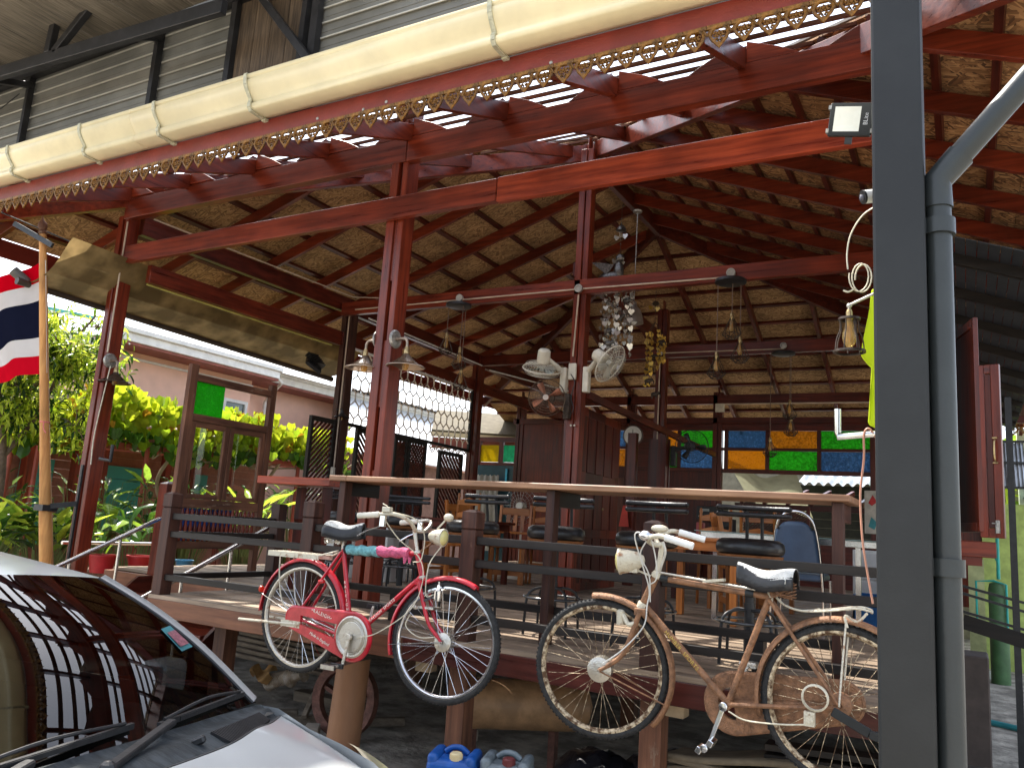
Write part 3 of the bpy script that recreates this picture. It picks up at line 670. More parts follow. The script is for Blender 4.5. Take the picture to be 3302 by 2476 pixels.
m = MB(STEER); m.box(HB[0]-.02,HB[0]+.03,YB-.055,YB+.055,HB[2]-.05,HB[2]-.022)
for s_ in (-1,1): m.tube(bez([(HB[0]+.005,YB+s_*.05,HB[2]-.03),(HB[0]+.055,YB+s_*.05,HB[2]-.16),(HB[0]+.10,YB+s_*.05,HB[2]-.26),(Fh[0]-.03,YB+s_*.052,Fh[2]+.03),(Fh[0],YB+s_*.055,Fh[2])],5), [.0125]*8+[.011]*8+[.0085]*5, 9)
m.build('fork', redp, rb, smooth=45)
wheel(rb, Fh, r0, STEER, rubber, chrome, chrome, oldchrome, drum=.052)
wheel(rb, Rh, r0, I4, rubber, oldchrome, chrome, oldchrome)
mudguard(rb, Rh, r0+.016, R(18-35), R(180), I4, redp); mudguard(rb, Fh, r0+.016, R(62), R(198), STEER, redp)
m = MB(); 
for s_ in (-1,1):
    m.tube([(Rh[0],YB+s_*.05,Rh[2]),(Rh[0]-.335,YB+s_*.026,Rh[2]+.11)],.0028,5)
m.build('mudguard_stay', chrome, rb)
m = MB(STEER)
for s_ in (-1,1): m.tube([(Fh[0],YB+s_*.05,Fh[2]),(Fh[0]-.345,YB+s_*.026,Fh[2]-.05)],.0028,5)
m.build('mudguard_stay', chrome, rb)
# chain case on the near side
CW = (-3.225,YB-.062,.925); CS = (Rh[0]+.0,YB-.062,Rh[2])
def stadium(c0, r1, c1, r2, y0, yd, n=20):
    a = math.atan2(c1[2]-c0[2], c1[0]-c0[0]); d = math.dist((c0[0],c0[2]),(c1[0],c1[2])); b = math.acos((r1-r2)/d); pts = []
    for k in range(n+1): t = a+b+(2*PI-2*b)*k/n; pts.append((c0[0]+r1*math.cos(t), y0, c0[2]+r1*math.sin(t)))
    for k in range(n+1): t = a-b+2*b*k/n; pts.append((c1[0]+r2*math.cos(t), y0, c1[2]+r2*math.sin(t)))
    return pts
def case(name, c0, r1, c1, r2, y0, yd, mt, slot, root, T=I4):
    """two-armed chain case: outer wall with the long opening between the runs"""
    m = MB(T); o_ = stadium(c0,r1,c1,r2,y0,yd); n = len(o_)
    m.tube(o_, .012, 8, True)
    for sgn in (1,-1):
        ax = Vector((c1[0]-c0[0],0,c1[2]-c0[2])).normalized(); up = Vector((-ax.z,0,ax.x))*sgn
        if up.z*sgn < 0: up = -up
        p = [Vector(c0)+up*r1*1.0, Vector(c1)+up*r2*1.0, Vector(c1)+up*r2*slot+ax*.0, Vector(c0)+up*r1*slot]
        p = [Vector((q.x,y0-.012,q.z)) for q in p]; m.prism(p,(0,.024,0))
    m.lathe([(r1*.55,-.012),(r1*.99,-.012),(r1*.99,.012),(r1*.55,.012)], (c0[0],y0,c0[2]), (0,1,0), 36)
    m.lathe([(0,-.010),(r2*.98,-.010),(r2*.98,.010),(0,.010)], (c1[0],y0,c1[2]), (0,1,0), 24)
    return m.build(name, mt, root, smooth=40)
cc = case('chain_case', CW, .135, CS, .062, YB-.062, .024, redp, .38, rb)
m = MB(); m.lathe([(.10,-.016),(.112,-.020),(.118,-.016),(.122,-.013)], (CW[0],YB-.062,CW[2]), (0,1,0), 36); m.lathe([(0,-.024),(.085,-.022),(.09,-.018),(.096,-.023),(.10,-.016)], (CW[0],YB-.062,CW[2]), (0,1,0), 36); m.build('case_disc', oldchrome, rb, smooth=30)
ax = Vector((CW[0]-CS[0],0,CW[2]-CS[2])).normalized(); upv = Vector((-ax.z,0,ax.x))
pm = Vector(CS)*.52+Vector(CW)*.48
text('\u2022RALEIGH\u2022', .030, frame_M((pm.x,YB-.0755,pm.z+.085-.012), ax+upv*-.09, upv), signlett, cc, spacing=1.25)
text('Made in England', .026, frame_M((pm.x+.0,YB-.0755,pm.z-.072), ax+upv*-.20, upv+ax*.2), signlett, cc, shear=.3)
dt = (Vector(HB)-Vector(BBk)).normalized(); du = Vector((-dt.z,0,dt.x)); q = Vector(HB)*.46+Vector(BBk)*.54
text('RALEIGH  SPORTS', .026, frame_M((q.x,YB-.0163,q.z), dt, du), signlett, rb, spacing=1.1)
sd = (Vector(BBk)-Vector(ST)).normalized(); su = Vector((-sd.z,0,sd.x))
for i, chh in enumerate('RALEIGH'):
    q = Vector(ST)*(.62-.05*i)+Vector(BBk)*(.38+.05*i); text(chh, .024, frame_M((q.x,YB-.0155,q.z), -su.cross(Vector((0,1,0))).cross(Vector((0,1,0))) if False else Vector((1,0,.05)), sd*-1), signlett, rb)
# crank and pedals
for s_, ang in ((-1,R(-97)),(1,R(83))):
    yy = YB+s_*.095; a = (BBk[0]+.06,yy,BBk[2]+.02) if s_ < 0 else (BBk[0]+.04,yy,BBk[2]+.02); e = (a[0]+.165*math.cos(ang), yy+s_*.012, a[2]+.165*math.sin(ang))
    m = MB(); m.beam(a, e, .016, .024, up=(1,0,0), w2=.014, h2=.018); m.lathe([(0,-.014),(.02,-.014),(.022,.006),(0,.006)], a, (0,1,0), 14); cr_ = m.build('crank', oldchrome, rb, bev=.003)
    m = MB(); pc = (e[0]-.02,e[1]+s_*.06,e[2]); m.box(pc[0]-.045,pc[0]+.045,pc[1]-.045,pc[1]-.025,pc[2]-.014,pc[2]+.014); m.box(pc[0]-.045,pc[0]+.045,pc[1]+.025,pc[1]+.045,pc[2]-.014,pc[2]+.014); m.build('pedal_rubber', blackpl, cr_, bev=.003)
    m = MB(); m.tube([(e[0],e[1],e[2]),(pc[0],pc[1]+s_*.05,pc[2])],.008,8); m.box(pc[0]-.05,pc[0]+.05,pc[1]+s_*.046,pc[1]+s_*.052,pc[2]-.012,pc[2]+.012); m.build('pedal_cage', oldchrome, cr_)
# saddle
def saddle(root, c, dirn, cover, topc, length=.27, wid=.105, spring=None, tilt=0., csp=.24):
    m = MB()
    def fn(u, v):
        x = (u-.36)*length; wv = wid*(1-min(1,max(0,(u-.12)/.75))**.8*.80)*(.75+.25*min(1,u/.1)) ; a = PI*(v-.5)*1.15
        yy = wv*math.sin(a)/math.sin(PI*.575) ; z = .035*math.cos(a)*(1 if abs(a) < PI/2 else 1.6)-.02*abs(math.sin(a))**3+.012*math.cos(u*6)-.055*max(0,abs(a)-1.35)
        return (c[0]+dirn*x*math.cos(tilt), c[1]+yy, c[2]+z+x*math.sin(tilt))
    m.grid(fn, 22, 16); o = m.build('saddle', cover, root, smooth=60, solid=.006)
    m = MB()
    def f2(u, v):
        x, yy, z = fn(.0+.985*u, csp+(1-2*csp)*v); return (x, yy, z+.0045)
    m.grid(f2, 20, 12); m.build('saddle_cover', topc, o, smooth=60, solid=.002)
    if spring:
        m = MB()
        for s_ in (-1,1):
            for q in range(2):
                cx = c[0]-dirn*(.075-.03*q); m.tube([(cx+.014*math.cos(t*1.1), c[1]+s_*.055+.014*math.sin(t*1.1), c[2]-.085+.0026*t) for t in range(0,26)], .003, 5)
            m.tube(bez([(c[0]-dirn*.09,c[1]+s_*.05,c[2]-.088),(c[0],c[1]+s_*.035,c[2]-.07),(c[0]+dirn*.14,c[1]+s_*.012,c[2]-.02)],6), .004, 6)
        m.lathe([(0,-.03),(.016,-.03),(.016,.03),(0,.03)], (c[0],c[1],c[2]-.075), (0,1,0), 10); m.build('saddle_spring', spring, o, smooth=40)
    return o
saddle(rb, (-3.44,YB,1.545), 1, vinyl, mat('worn_saddle_top', (.62,.60,.54), .6, 0, .25, 40, .4, 80), spring=oldchrome)
tube_part('seat_post', rb, [(ST[0],YB,ST[2]-.02),(-3.425,YB,1.50)], .0125, oldchrome, I4)
# cloths wound round the top tube
def sleeve(name, a, b, r, mt, root, n=14):
    m = MB(); pts = [lerp(a,b,k/n) for k in range(n+1)]; rs = [r*(1+.05*math.sin(k*1.1)+.03*math.sin(k*2.3)) for k in range(n+1)]
    pts = [(p[0],p[1]+.003*math.sin(k*1.7),p[2]+.004*math.sin(k*1.3)) for k,p in enumerate(pts)]; m.tube(pts, rs, 12); return m.build(name, mt, root, smooth=60)
sleeve('cloth_wrap', lerp(ST,HT,.06), lerp(ST,HT,.50), .030, tealcloth, rb); sleeve('cloth_wrap', lerp(ST,HT,.48), lerp(ST,HT,.90), .031, pinkcloth, rb)
m = MB(); m.prism([(-2.93,YB-.03,1.42),(-2.90,YB-.03,1.41),(-2.91,YB-.028,1.385),(-2.925,YB-.028,1.375)],(0,.004,0)); m.prism([(-2.90,YB-.025,1.42),(-2.875,YB-.025,1.41),(-2.88,YB-.02,1.385),(-2.895,YB-.02,1.38)],(0,.004,0)); m.build('cloth_tail', pinkcloth, rb)
sleeve('tape_band', lerp(ST,HT,.02), lerp(ST,HT,.075), .025, rubber, rb, 5)
# rack
m = MB(); rx0, rx1, rz = -3.985, -3.555, 1.375
for yy in (-.06,.06): m.tube([(rx0,YB+yy,rz),(rx1,YB+yy,rz),(ST[0]-.02,YB+yy*.4,ST[2]-.01)],.006,6)
for k in range(6): x = rx0+.004+(rx1-rx0)*k/5.2; m.box(x-.008,x+.008,YB-.06,YB+.06,rz-.002,rz+.004)
m.box(rx0,rx1,YB-.005,YB+.005,rz-.002,rz+.004); m.box(rx0-.004,rx1,YB-.068,YB-.058,rz-.028,rz+.004); m.box(rx0-.004,rx1,YB+.058,YB+.068,rz-.028,rz+.004)
for s_ in (-1,1): m.tube(bez([(rx0+.10,YB+s_*.062,rz-.02),(rx0+.115,YB+s_*.064,rz-.15),(rx0+.16,YB+s_*.062,rz-.30),(Rh[0],YB+s_*.06,Rh[2])],5),.0045,6)
m.build('rack', palerust, rb)
m = MB(); m.tube([(Rh[0]+.02,YB-.07,Rh[2]-.04),(-4.17,YB-.08,.925)],.009,6); m.tube([(Rh[0]+.02,YB+.07,Rh[2]-.04),(-4.1,YB+.08,.94)],.009,6); m.box(Rh[0]-.10,Rh[0]+.06,YB-.075,YB-.065,Rh[2]-.06,Rh[2]-.02); m.build('stand', palerust, rb)
m = MB(); m.lathe([(0,0),(.02,0),(.022,.01),(.012,.018),(0,.02)], (-4.075,YB,1.12), (-1,0,.1), 14); m.build('reflector', mat('red_reflector',(.45,.05,.02),.3), rb, smooth=30)
m = MB(); m.tube([(-3.52,YB-.075,1.22),(-3.485,YB-.072,1.225)],.013,10); m.build('tail_lamp', mat('red_lamp',(.6,.02,.02),.2,coat=.5), rb, smooth=40)
# bars, lever, bell, lamp, dynamo
SB_ = STEER
sx, sz = -2.885, 1.575
tube_part('stem', rb, [(HT[0],YB,HT[2]),(sx,YB,sz)], .0125, oldchrome, SB_)
for s_ in (-1,1):
    c0 = bez([(sx,YB,sz),(sx+.035,YB+s_*.06,sz+.0),(sx+.03,YB+s_*.15,sz+.05),(sx-.03,YB+s_*.225,sz+.075),(sx-.12,YB+s_*.25,sz+.065)],6)
    tube_part('handlebar', rb, c0, .0115, palerust if s_ < 0 else oldchrome, SB_)
    m = MB(SB_); g0 = (sx-.11,YB+s_*.248,sz+.066); g1 = (sx-.24,YB+s_*.265,sz+.05)
    m.tube([lerp(g0,g1,k/10) for k in range(11)],[.0165+.0012*(k%2) for k in range(11)],12); m.build('handgrip', whitepl, rb, smooth=50)
    m = MB(SB_); m.tube(bez([(sx-.085,YB+s_*.24,sz+.05),(sx-.10,YB+s_*.245,sz+.0),(sx-.17,YB+s_*.255,sz-.03),(sx-.23,YB+s_*.26,sz-.065)],5),.005,6); m.box(sx-.10,sx-.07,YB+s_*.24-.012,YB+s_*.24+.012,sz+.0,sz+.06); m.build('brake_lever', chrome, rb, smooth=40)
m = MB(SB_); m.box(sx-.09,sx-.04,YB-.26,YB-.22,sz+.082,sz+.112); m.tube([(sx-.1,YB-.24,sz+.13),(sx-.06,YB-.25,sz+.115)],.004,5); m.build('gear_shifter', palerust, rb, bev=.006)
m = MB(SB_); m.ball((sx+.16,YB+.12,sz+.095),.032,14,8,(1,1,.8)); m.tube([(sx+.10,YB+.10,sz+.02),(sx+.15,YB+.12,sz+.09)],.006,6); m.build('bell', palerust, rb, smooth=60)
def bike_lamp(root, c, d, T, body, r=.05, ln=.09):
    m = MB(T); m.lathe([(0,-ln),(r*.35,-ln*.96),(r*.7,-ln*.7),(r*.92,-ln*.3),(r,0),(r*1.06,.004),(r*1.06,.014),(r*.9,.016)], c, d, 24); o = m.build('headlamp', body, root, smooth=40)
    m = MB(T); m.lathe([(r*.92,.012),(r*.7,.024),(r*.35,.03),(0,.031)], c, d, 24); m.build('lens', mat('lamp_lens',(.70,.62,.25),.12,var=.1,coat=.5), o, smooth=60); return o
bike_lamp(rb, (-2.70,YB,1.545), (1,-.12,-.06), SB_, palerust)
m = MB(SB_); m.beam((HT[0]+.01,YB,HT[2]+.01),(-2.76,YB,1.51),.02,.008); m.build('lamp_bracket', rustf, rb)
m = MB(SB_); m.lathe([(0,-.05),(.02,-.048),(.024,-.03),(.024,.01),(.012,.018),(.011,.04),(.006,.045),(.006,.06),(0,.06)], (-2.665,YB-.045,1.235), (0,0,1), 16); m.beam((-2.68,YB-.05,1.21),(-2.75,YB-.055,1.18),.008,.012); m.build('dynamo', chrome, rb, smooth=35)
m = MB(SB_)
for pts in ([(sx-.09,YB-.23,sz+.05),(sx-.02,YB-.15,sz-.06),(HT[0]+.04,YB-.06,HT[2]-.02),(HB[0]+.03,YB-.05,HB[2]-.02),(-2.81,YB-.08,1.13),(-3.0,YB-.085,.98),(-3.14,YB-.08,.93)],
            [(sx-.06,YB-.22,sz+.09),(sx+.06,YB-.12,sz+.06),(sx+.10,YB-.06,sz-.03),(HT[0]+.05,YB-.05,HT[2]-.03),(HT[0]-.01,YB-.03,HT[2]-.05)],
            [(-2.69,YB-.01,1.50),(-2.74,YB-.05,1.38),(HB[0]+.06,YB-.05,HB[2]-.1),(-2.69,YB-.05,1.22)],
            [(-2.82,YB-.06,1.1),(-2.84,YB-.06,1.03),(-2.75,YB-.06,.98),(-2.65,YB-.06,.99)]):
    m.tube(bez(pts,6),.0034,5)
m.build('brake_cable', cable, rb, smooth=50)
m = MB(SB_); m.box(-2.78,-2.68,YB-.06,YB+.06,1.135,1.15); m.tube([(-2.80,YB-.06,1.14),(-2.78,YB-.07,1.14)],.012,8); m.build('brake_caliper', oldchrome, rb, bev=.003)

# ---- rusty bicycle, facing left
YR = 4.0
bb = thing('bicycle', 'rusty brown roadster bicycle with a white saddle, hung on the railing beside the steel post', 'bicycle', (-1.1,YR,.62))
Fh, Rh, BBk = (-1.645,YR,.96), (-.505,YR,.965), (-1.00,YR,.89)
ST, HT, HB = (-.815,YR,1.395), (-1.375,YR,1.435), (-1.435,YR,1.30)
r1 = .345
m = MB(); m.tube([ST,HT],.0145,12); m.tube([HB,BBk],.0165,12); m.tube([ST,BBk],.0155,12); m.tube([HT,HB],.0195,12); m.lathe([(0,-.04),(.024,-.04),(.024,.04),(0,.04)],BBk,(0,1,0),16)
for s_ in (-1,1):
    m.tube([(ST[0],YR+s_*.022,ST[2]-.01),(Rh[0],YR+s_*.06,Rh[2])],.009,8); m.tube([(BBk[0],YR+s_*.032,BBk[2]),(Rh[0],YR+s_*.06,Rh[2]-.01)],.0105,8)
m.build('frame', rustf, bb, smooth=40)
axs = Vector((HT[0]-HB[0],0,HT[2]-HB[2]))
STEER2 = Matrix.Translation(Vector(HB)) @ Matrix.Rotation(R(10), 4, axs) @ Matrix.Translation(-Vector(HB))
m = MB(STEER2); m.box(HB[0]-.035,HB[0]+.02,YR-.055,YR+.055,HB[2]-.05,HB[2]-.02)
for s_ in (-1,1):
    m.tube(bez([(HB[0]-.005,YR+s_*.05,HB[2]-.03),(HB[0]-.05,YR+s_*.05,HB[2]-.16),(HB[0]-.09,YR+s_*.052,HB[2]-.25),(Fh[0]+.05,YR+s_*.054,Fh[2]+.03),(Fh[0],YR+s_*.055,Fh[2])],5),[.0135]*8+[.012]*8+[.009]*5,9)
m.build('fork', rustf, bb, smooth=45)
m = MB(STEER2); m.lathe([(0,-.03),(.027,-.03),(.027,.0),(.024,.006),(0,.006)],HB,axs,16); m.lathe([(0,0),(.026,0),(.028,.014),(.02,.03),(0,.03)],HT,axs,16); m.build('headset', palerust, bb, smooth=40)
wheel(bb, Fh, r1, STEER2, rubber, rustrim, rustrim, oldchrome, drum=.062); wheel(bb, Rh, r1, I4, rubber, rustrim, rustrim, rustf, drum=.05)
mudguard(bb, Fh, r1+.018, R(-42), R(98), STEER2, rustf, .03); mudguard(bb, Rh, r1+.018, R(-8), R(196), I4, rustf, .03)
m = MB(STEER2)
for s_ in (-1,1): m.tube([(Fh[0],YR+s_*.055,Fh[2]),(Fh[0]+.33,YR+s_*.03,Fh[2]-.13)],.0042,5)
m.build('mudguard_stay', rustf, bb)
CWb, CSb = (-.985,YR+.062,.885), (Rh[0],YR+.062,Rh[2])
case('chain_case', CWb, .135, CSb, .085, YR+.062, .024, rustf, .05, bb)
q = Vector(HB)*.52+Vector(BBk)*.48; dt = (Vector(BBk)-Vector(HB)).normalized(); du = Vector((-dt.z,0,dt.x))
text('HUMBER  SPORTS', .027, frame_M((q.x,YR-.0172,q.z), dt, du), goldlett, bb, spacing=1.1)
m = MB(); a = (BBk[0]+.0,YR-.085,BBk[2]); e = (BBk[0]-.055,YR-.10,BBk[2]-.165); m.beam(a,e,.015,.024,up=(1,0,0),w2=.013,h2=.018); m.lathe([(0,-.016),(.02,-.014),(.022,.008),(0,.008)],a,(0,1,0),16); cr_ = m.build('crank', chrome, bb, bev=.003)
m = MB(); m.tube([e,(e[0],e[1]-.10,e[2])],.008,8); m.lathe([(0,-.008),(.018,-.006),(.018,.012),(0,.014)],(e[0],e[1]-.10,e[2]-.005),(0,1,0),14)
for dz in (-1,1): m.beam((e[0]+dz*.025,e[1]-.02,e[2]+dz*.018),(e[0]+dz*.025,e[1]-.10,e[2]+dz*.018),.026,.03,up=(.5,0,1))
m.build('pedal', chrome, cr_, bev=.003)
m = MB(); a2 = (BBk[0],YR+.10,BBk[2]); e2 = (BBk[0]+.055,YR+.12,BBk[2]+.165); m.beam(a2,e2,.015,.022,up=(1,0,0)); m.build('crank', oldchrome, bb)
m = MB(); m.box(e2[0]-.04,e2[0]+.04,YR+.13,YR+.20,e2[2]-.014,e2[2]+.014); m.build('pedal', oldchrome, bb, bev=.003)
sd2 = saddle(bb, (-.795,YR,1.485), -1, vinyl, mat('white_mesh_cover', (.66,.65,.60), .6, 0, .12, 60, .5, 140), length=.27, wid=.11, spring=rustf, tilt=.05, csp=.07)
tube_part('seat_post', bb, [(ST[0],YR,ST[2]-.03),(-.812,YR,1.43)], .0135, palerust, I4)
tube_part('top_tube_rod', bb, [(-1.36,YR-.01,1.462),(-.88,YR-.01,1.422)], .006, oldchrome, I4); 
for f_ in (.05,.80):
    p = lerp(HT,ST,f_); q2 = lerp(HT,ST,f_+.07); tube_part('tape_band', bb, [p,q2], .0185, steelp, I4)
m = MB(); m.beam((-1.12,YR-.03,1.44),(-1.02,YR-.03,1.455),.05,.012); m.build('name_plate', palerust, bb)
# bars swept back on the near side, headlamp hanging, brake rods
sx, sz = -1.345, 1.60
tube_part('stem', bb, [HT,(-1.352,YR,1.535),(sx,YR,sz)], .0135, palerust, STEER2)
for s_ in (-1,1):
    c0 = bez([(sx,YR,sz),(sx-.03,YR+s_*.05,sz+.0),(sx-.05,YR+s_*.13,sz+.03),(sx+.01,YR+s_*.205,sz+.055),(sx+.06,YR+s_*.22,sz+.05)],6)
    tube_part('handlebar', bb, c0, .012, palerust, STEER2)
    m = MB(STEER2); g0 = (sx+.05,YR+s_*.22,sz+.052); g1 = (sx+.185,YR+s_*.235,sz+.02); m.tube([lerp(g0,g1,k/12) for k in range(13)],[.0165+.0014*(k%2) for k in range(13)],12); m.build('handgrip', white, bb, smooth=50)
m = MB(STEER2); m.ball((sx-.055,YR-.14,sz+.05),.037,16,9,(1.1,1,.7)); m.build('bell', chrome, bb, smooth=60)
m = MB(STEER2); m.ball((sx-.02,YR+.04,sz+.075),.045,14,8,(1,.8,.45)); m.build('basket_clamp', palerust, bb, smooth=60)
lp = bike_lamp(bb, (-1.545,YR-.03,1.505), (-1,-.1,-.1), STEER2, palerust, .062, .12)
m = MB(STEER2); m.beam((-1.49,YR-.02,1.475),(-1.40,YR,1.44),.02,.008); m.box(-1.50,-1.46,YR-.05,YR+.0,1.455,1.49); m.build('lamp_bracket', palerust, bb)
m = MB(STEER2)
for pts in ([(sx-.05,YR-.15,sz+.06),(sx-.11,YR-.15,sz+.05),(sx-.08,YR-.09,sz-.10),(sx-.05,YR-.06,sz-.22),(-1.405,YR-.06,1.3),(-1.42,YR-.065,1.20),(-1.52,YR-.07,1.08),(-1.62,YR-.07,1.0)],
            [(sx-.03,YR-.16,sz+.05),(sx-.01,YR-.12,sz-.06),(sx-.01,YR-.09,sz-.16),(-1.40,YR-.05,1.40)],
            [(sx-.05,YR-.14,sz+.03),(sx-.09,YR-.10,sz-.05),(sx-.05,YR-.07,sz-.15),(-1.39,YR-.055,1.32)]):
    m.tube(bez(pts,6),.0036,5)
m.tube(bez([(sx+.04,YR-.21,sz+.03),(sx+.05,YR-.2,sz-.02),(sx+.02,YR-.12,sz-.09),(sx-.0,YR-.05,sz-.13)],6),.006,6)
m.build('brake_cable', mat('white_cable',(.70,.68,.62),.45), bb, smooth=50)
m = MB(); m.tube(bez([(BBk[0]+.02,YR-.07,BBk[2]-.02),(-.90,YR-.075,.845),(-.74,YR-.08,.855),(-.60,YR-.085,.88)],6),.004,5); m.build('gear_cable', cable, bb, smooth=50)
m = MB(); m.lathe([(.05,-.012),(.058,-.006),(.058,.006),(.05,.012)],(-.60,YR-.085,.99),(0,1,0),24); m.box(-.645,-.60,YR-.10,YR-.07,.87,.93); m.lathe([(0,-.01),(.016,-.01),(.016,.0),(0,.0)],(-.62,YR-.10,.90),(0,1,0),12); m.build('ring_lock', palerust, bb, smooth=35)
m = MB(STEER2); m.lathe([(0,-.045),(.022,-.045),(.024,-.02),(.024,.02),(.012,.03),(0,.03)],(-1.545,YR-.01,1.235),(0,0,1),14); m.tube(bez([(-1.53,YR-.02,1.24),(-1.50,YR-.04,1.20),(-1.46,YR-.05,1.21)],5),.012,8); m.build('dynamo', palerust, bb, smooth=35)
m = MB(); m.tube(bez([(ST[0]+.03,YR,1.395),(-.74,YR-.02,1.365),(-.66,YR-.06,1.352),(-.56,YR-.065,1.362),(-.44,YR-.065,1.385),(-.385,YR-.05,1.38),(-.375,YR,1.37)],5),.0052,6)
m.tube(bez([(-.66,YR-.06,1.352),(-.56,YR+.06,1.362),(-.44,YR+.065,1.385),(-.385,YR+.05,1.38),(-.375,YR,1.37)],5),.0052,6)
for k in range(5): x = -.62+.05*k; m.tube([(x,YR-.065,1.358+.006*k),(x+.015,YR+.065,1.36+.006*k)],.004,5)
m.tube(bez([(-.39,YR-.04,1.37),(-.43,YR-.05,1.33),(-.48,YR-.05,1.35),(-.47,YR-.06,1.30)],5),.006,6); m.build('rack', palerust, bb, smooth=40)
for s_ in (-1,1): tube_part('rack_stay', bb, [(-.475,YR+s_*.055,1.335),(Rh[0],YR+s_*.065,Rh[2])], .005, oldchrome, I4)
m = MB(); m.beam((-.53,YR-.08,.945),(-.38,YR-.09,.88),.012,.04); m.beam((-.38,YR-.095,.88),(-.25,YR-.10,.85),.02,.035); m.tube([(-.36,YR-.09,.885),(-.2,YR-.09,.86)],.012,8); m.build('stand', steelp, bb, bev=.003)
# ================================================================ LAMPS
def bulb(root, c, s_=1.0, name='bulb'):
    m = MB(); m.lathe([(0,-.135*s_),(.012*s_,-.132*s_),(.026*s_,-.115*s_),(.032*s_,-.09*s_),(.030*s_,-.065*s_),(.020*s_,-.03*s_),(.0135*s_,0)], c, (0,0,1), 16); b = m.build(name, bulbg, root, smooth=60)
    m = MB()
    for k in range(4):
        a = PI*k/2; m.tube([(c[0]+.006*s_*math.cos(a),c[1]+.006*s_*math.sin(a),c[2]-.02*s_),(c[0]+.012*s_*math.cos(a),c[1]+.012*s_*math.sin(a),c[2]-.105*s_)],.0016*s_,4)
    m.build('filament', filam, b); return b
def socket(root, c, mt, s_=1.0):
    m = MB(); m.lathe([(0,.075*s_),(.014*s_,.075*s_),(.018*s_,.062*s_),(.022*s_,.055*s_),(.022*s_,.02*s_),(.026*s_,.016*s_),(.026*s_,.006*s_),(.02*s_,0),(0,0)], c, (0,0,1), 16); return m.build('lamp_socket', mt, root, smooth=30)
def sconce(c, d, label, plate_m=dullmetal, sh=None):
    """wall lamp: round plate at c, elbow arm along d (unit x sign), glass shade"""
    t = thing('wall_lamp', label, 'lamp', c, 'glass shaded wall lamps on the timber columns')
    m = MB(); m.lathe([(0,0),(.075,0),(.078,.008),(.065,.018),(.045,.02),(0,.022)], c, (d,0,0), 24); m.build('wall_plate', plate_m, t, smooth=30)
    m = MB(); e = (c[0]+d*.115,c[1]-.01,c[2]-.005); m.tube(bez([(c[0]+d*.02,c[1],c[2]),(c[0]+d*.09,c[1],c[2]),(c[0]+d*.125,c[1],c[2]-.02),(c[0]+d*.13,c[1],c[2]-.07)],6),.0115,10)
    m.lathe([(.015,0),(.018,0),(.018,.03),(.015,.03)],(c[0]+d*.02,c[1],c[2]),(d,0,0),12); m.build('arm', mat('arm_metal',(.34,.26,.20),.4,.7,.3,40), t, smooth=40)
    q = (c[0]+d*.13,c[1],c[2]-.145); socket(t, q, brass)
    m = MB(); pr = [(.024,.02),(.030,.005),(.045,-.012),(.072,-.035),(.098,-.058),(.125,-.072),(.150,-.082),(.156,-.086),(.154,-.092)]
    m.lathe(pr, q, (0,0,1), 36)
    for k in range(36):
        a = 2*PI*k/36; m.tube([(q[0]+r*math.cos(a),q[1]+r*math.sin(a),q[2]+h+.001) for r,h in pr[1:7]],.0011,3,cap=False)
    m.build('glass_shade', sh or shadeglass, t, smooth=50)
    m = MB(); m.tube([(q[0]+.155*math.cos(a*2*PI/40),q[1]+.155*math.sin(a*2*PI/40),q[2]-.088) for a in range(40)],.003,6,True); m.build('shade_rim', mat('rim_glass',(.42,.34,.27),.2) if not sh else darkbrz, t, smooth=50)
    bulb(t, (q[0],q[1],q[2]-.005), .85)
    return t
sconce((-4.005,5.06,3.06), 1, 'glass shaded wall lamp on the right side of the large front column')
sconce((-4.165,5.06,3.06), -1, 'glass shaded wall lamp on the left side of the large front column')
sconce((-7.66,5.05,3.03), 1, 'brown shaded wall lamp on the far left column above the climbing plant', sh=sheer('brown_shade',(.12,.075,.05),.4,.3,.3,.2,5,clear=.25))
def pendant(c, drops, label, mt=darkbrz):
    t = thing('pendant_lamp', label, 'lamp', c, 'pendant clusters with geometric wire cages')
    m = MB(); m.lathe([(0,.012),(.15,.012),(.155,.0),(.155,-.018),(.13,-.028),(0,-.028)], c, (0,0,1), 28); m.build('canopy', blacksteel, t, smooth=30)
    for dx, dy, z in drops:
        p = (c[0]+dx,c[1]+dy,z); m = MB(); m.tube([(p[0],p[1],c[2]-.02),(p[0],p[1],z+.06)],.0045,5); cd = m.build('cord', mat('lamp_cord',(.16,.11,.085),.7), t)
        m = MB(); m.lathe([(0,.07),(.012,.07),(.02,.055),(.021,.015),(.018,0),(0,0)],p,(0,0,1),14); m.build('lamp_socket', brass, cd, smooth=30); bulb(cd, p, .95)
        m = MB(); top = [(p[0]+.02*math.cos(PI*k/3),p[1]+.02*math.sin(PI*k/3),z+.01) for k in range(6)]
        mid = [(p[0]+.095*math.cos(PI*k/3),p[1]+.095*math.sin(PI*k/3),z-.15) for k in range(6)]; lo = [(p[0]+.055*math.cos(PI*k/3+.5),p[1]+.055*math.sin(PI*k/3+.5),z-.195) for k in range(6)]
        for k in range(6):
            for a, b in ((top[k],mid[k]),(mid[k],mid[(k+1)%6]),(mid[k],lo[k]),(lo[k],mid[(k+1)%6]),(lo[k],lo[(k+1)%6])): m.tube([a,b],.0042,4)
        m.build('wire_cage', mt, cd)
    return t
pendant((-5.27,7.82,4.20), [(-.14,0,3.80),(.10,-.05,3.60),(.04,.10,3.38)], 'three caged pendant bulbs hanging left of the post that carries the white fans')
pendant((-2.01,7.82,4.20), [(.02,0,3.80),(.09,.06,3.57),(-.12,-.02,3.40)], 'three caged pendant bulbs hanging in front of the middle cross beam near the steel post')
pendant((-2.15,11.27,4.22), [(.09,0,3.50),(.09,.08,3.28),(-.16,-.03,2.98)], 'three caged pendant bulbs hanging from the rear cross beam')
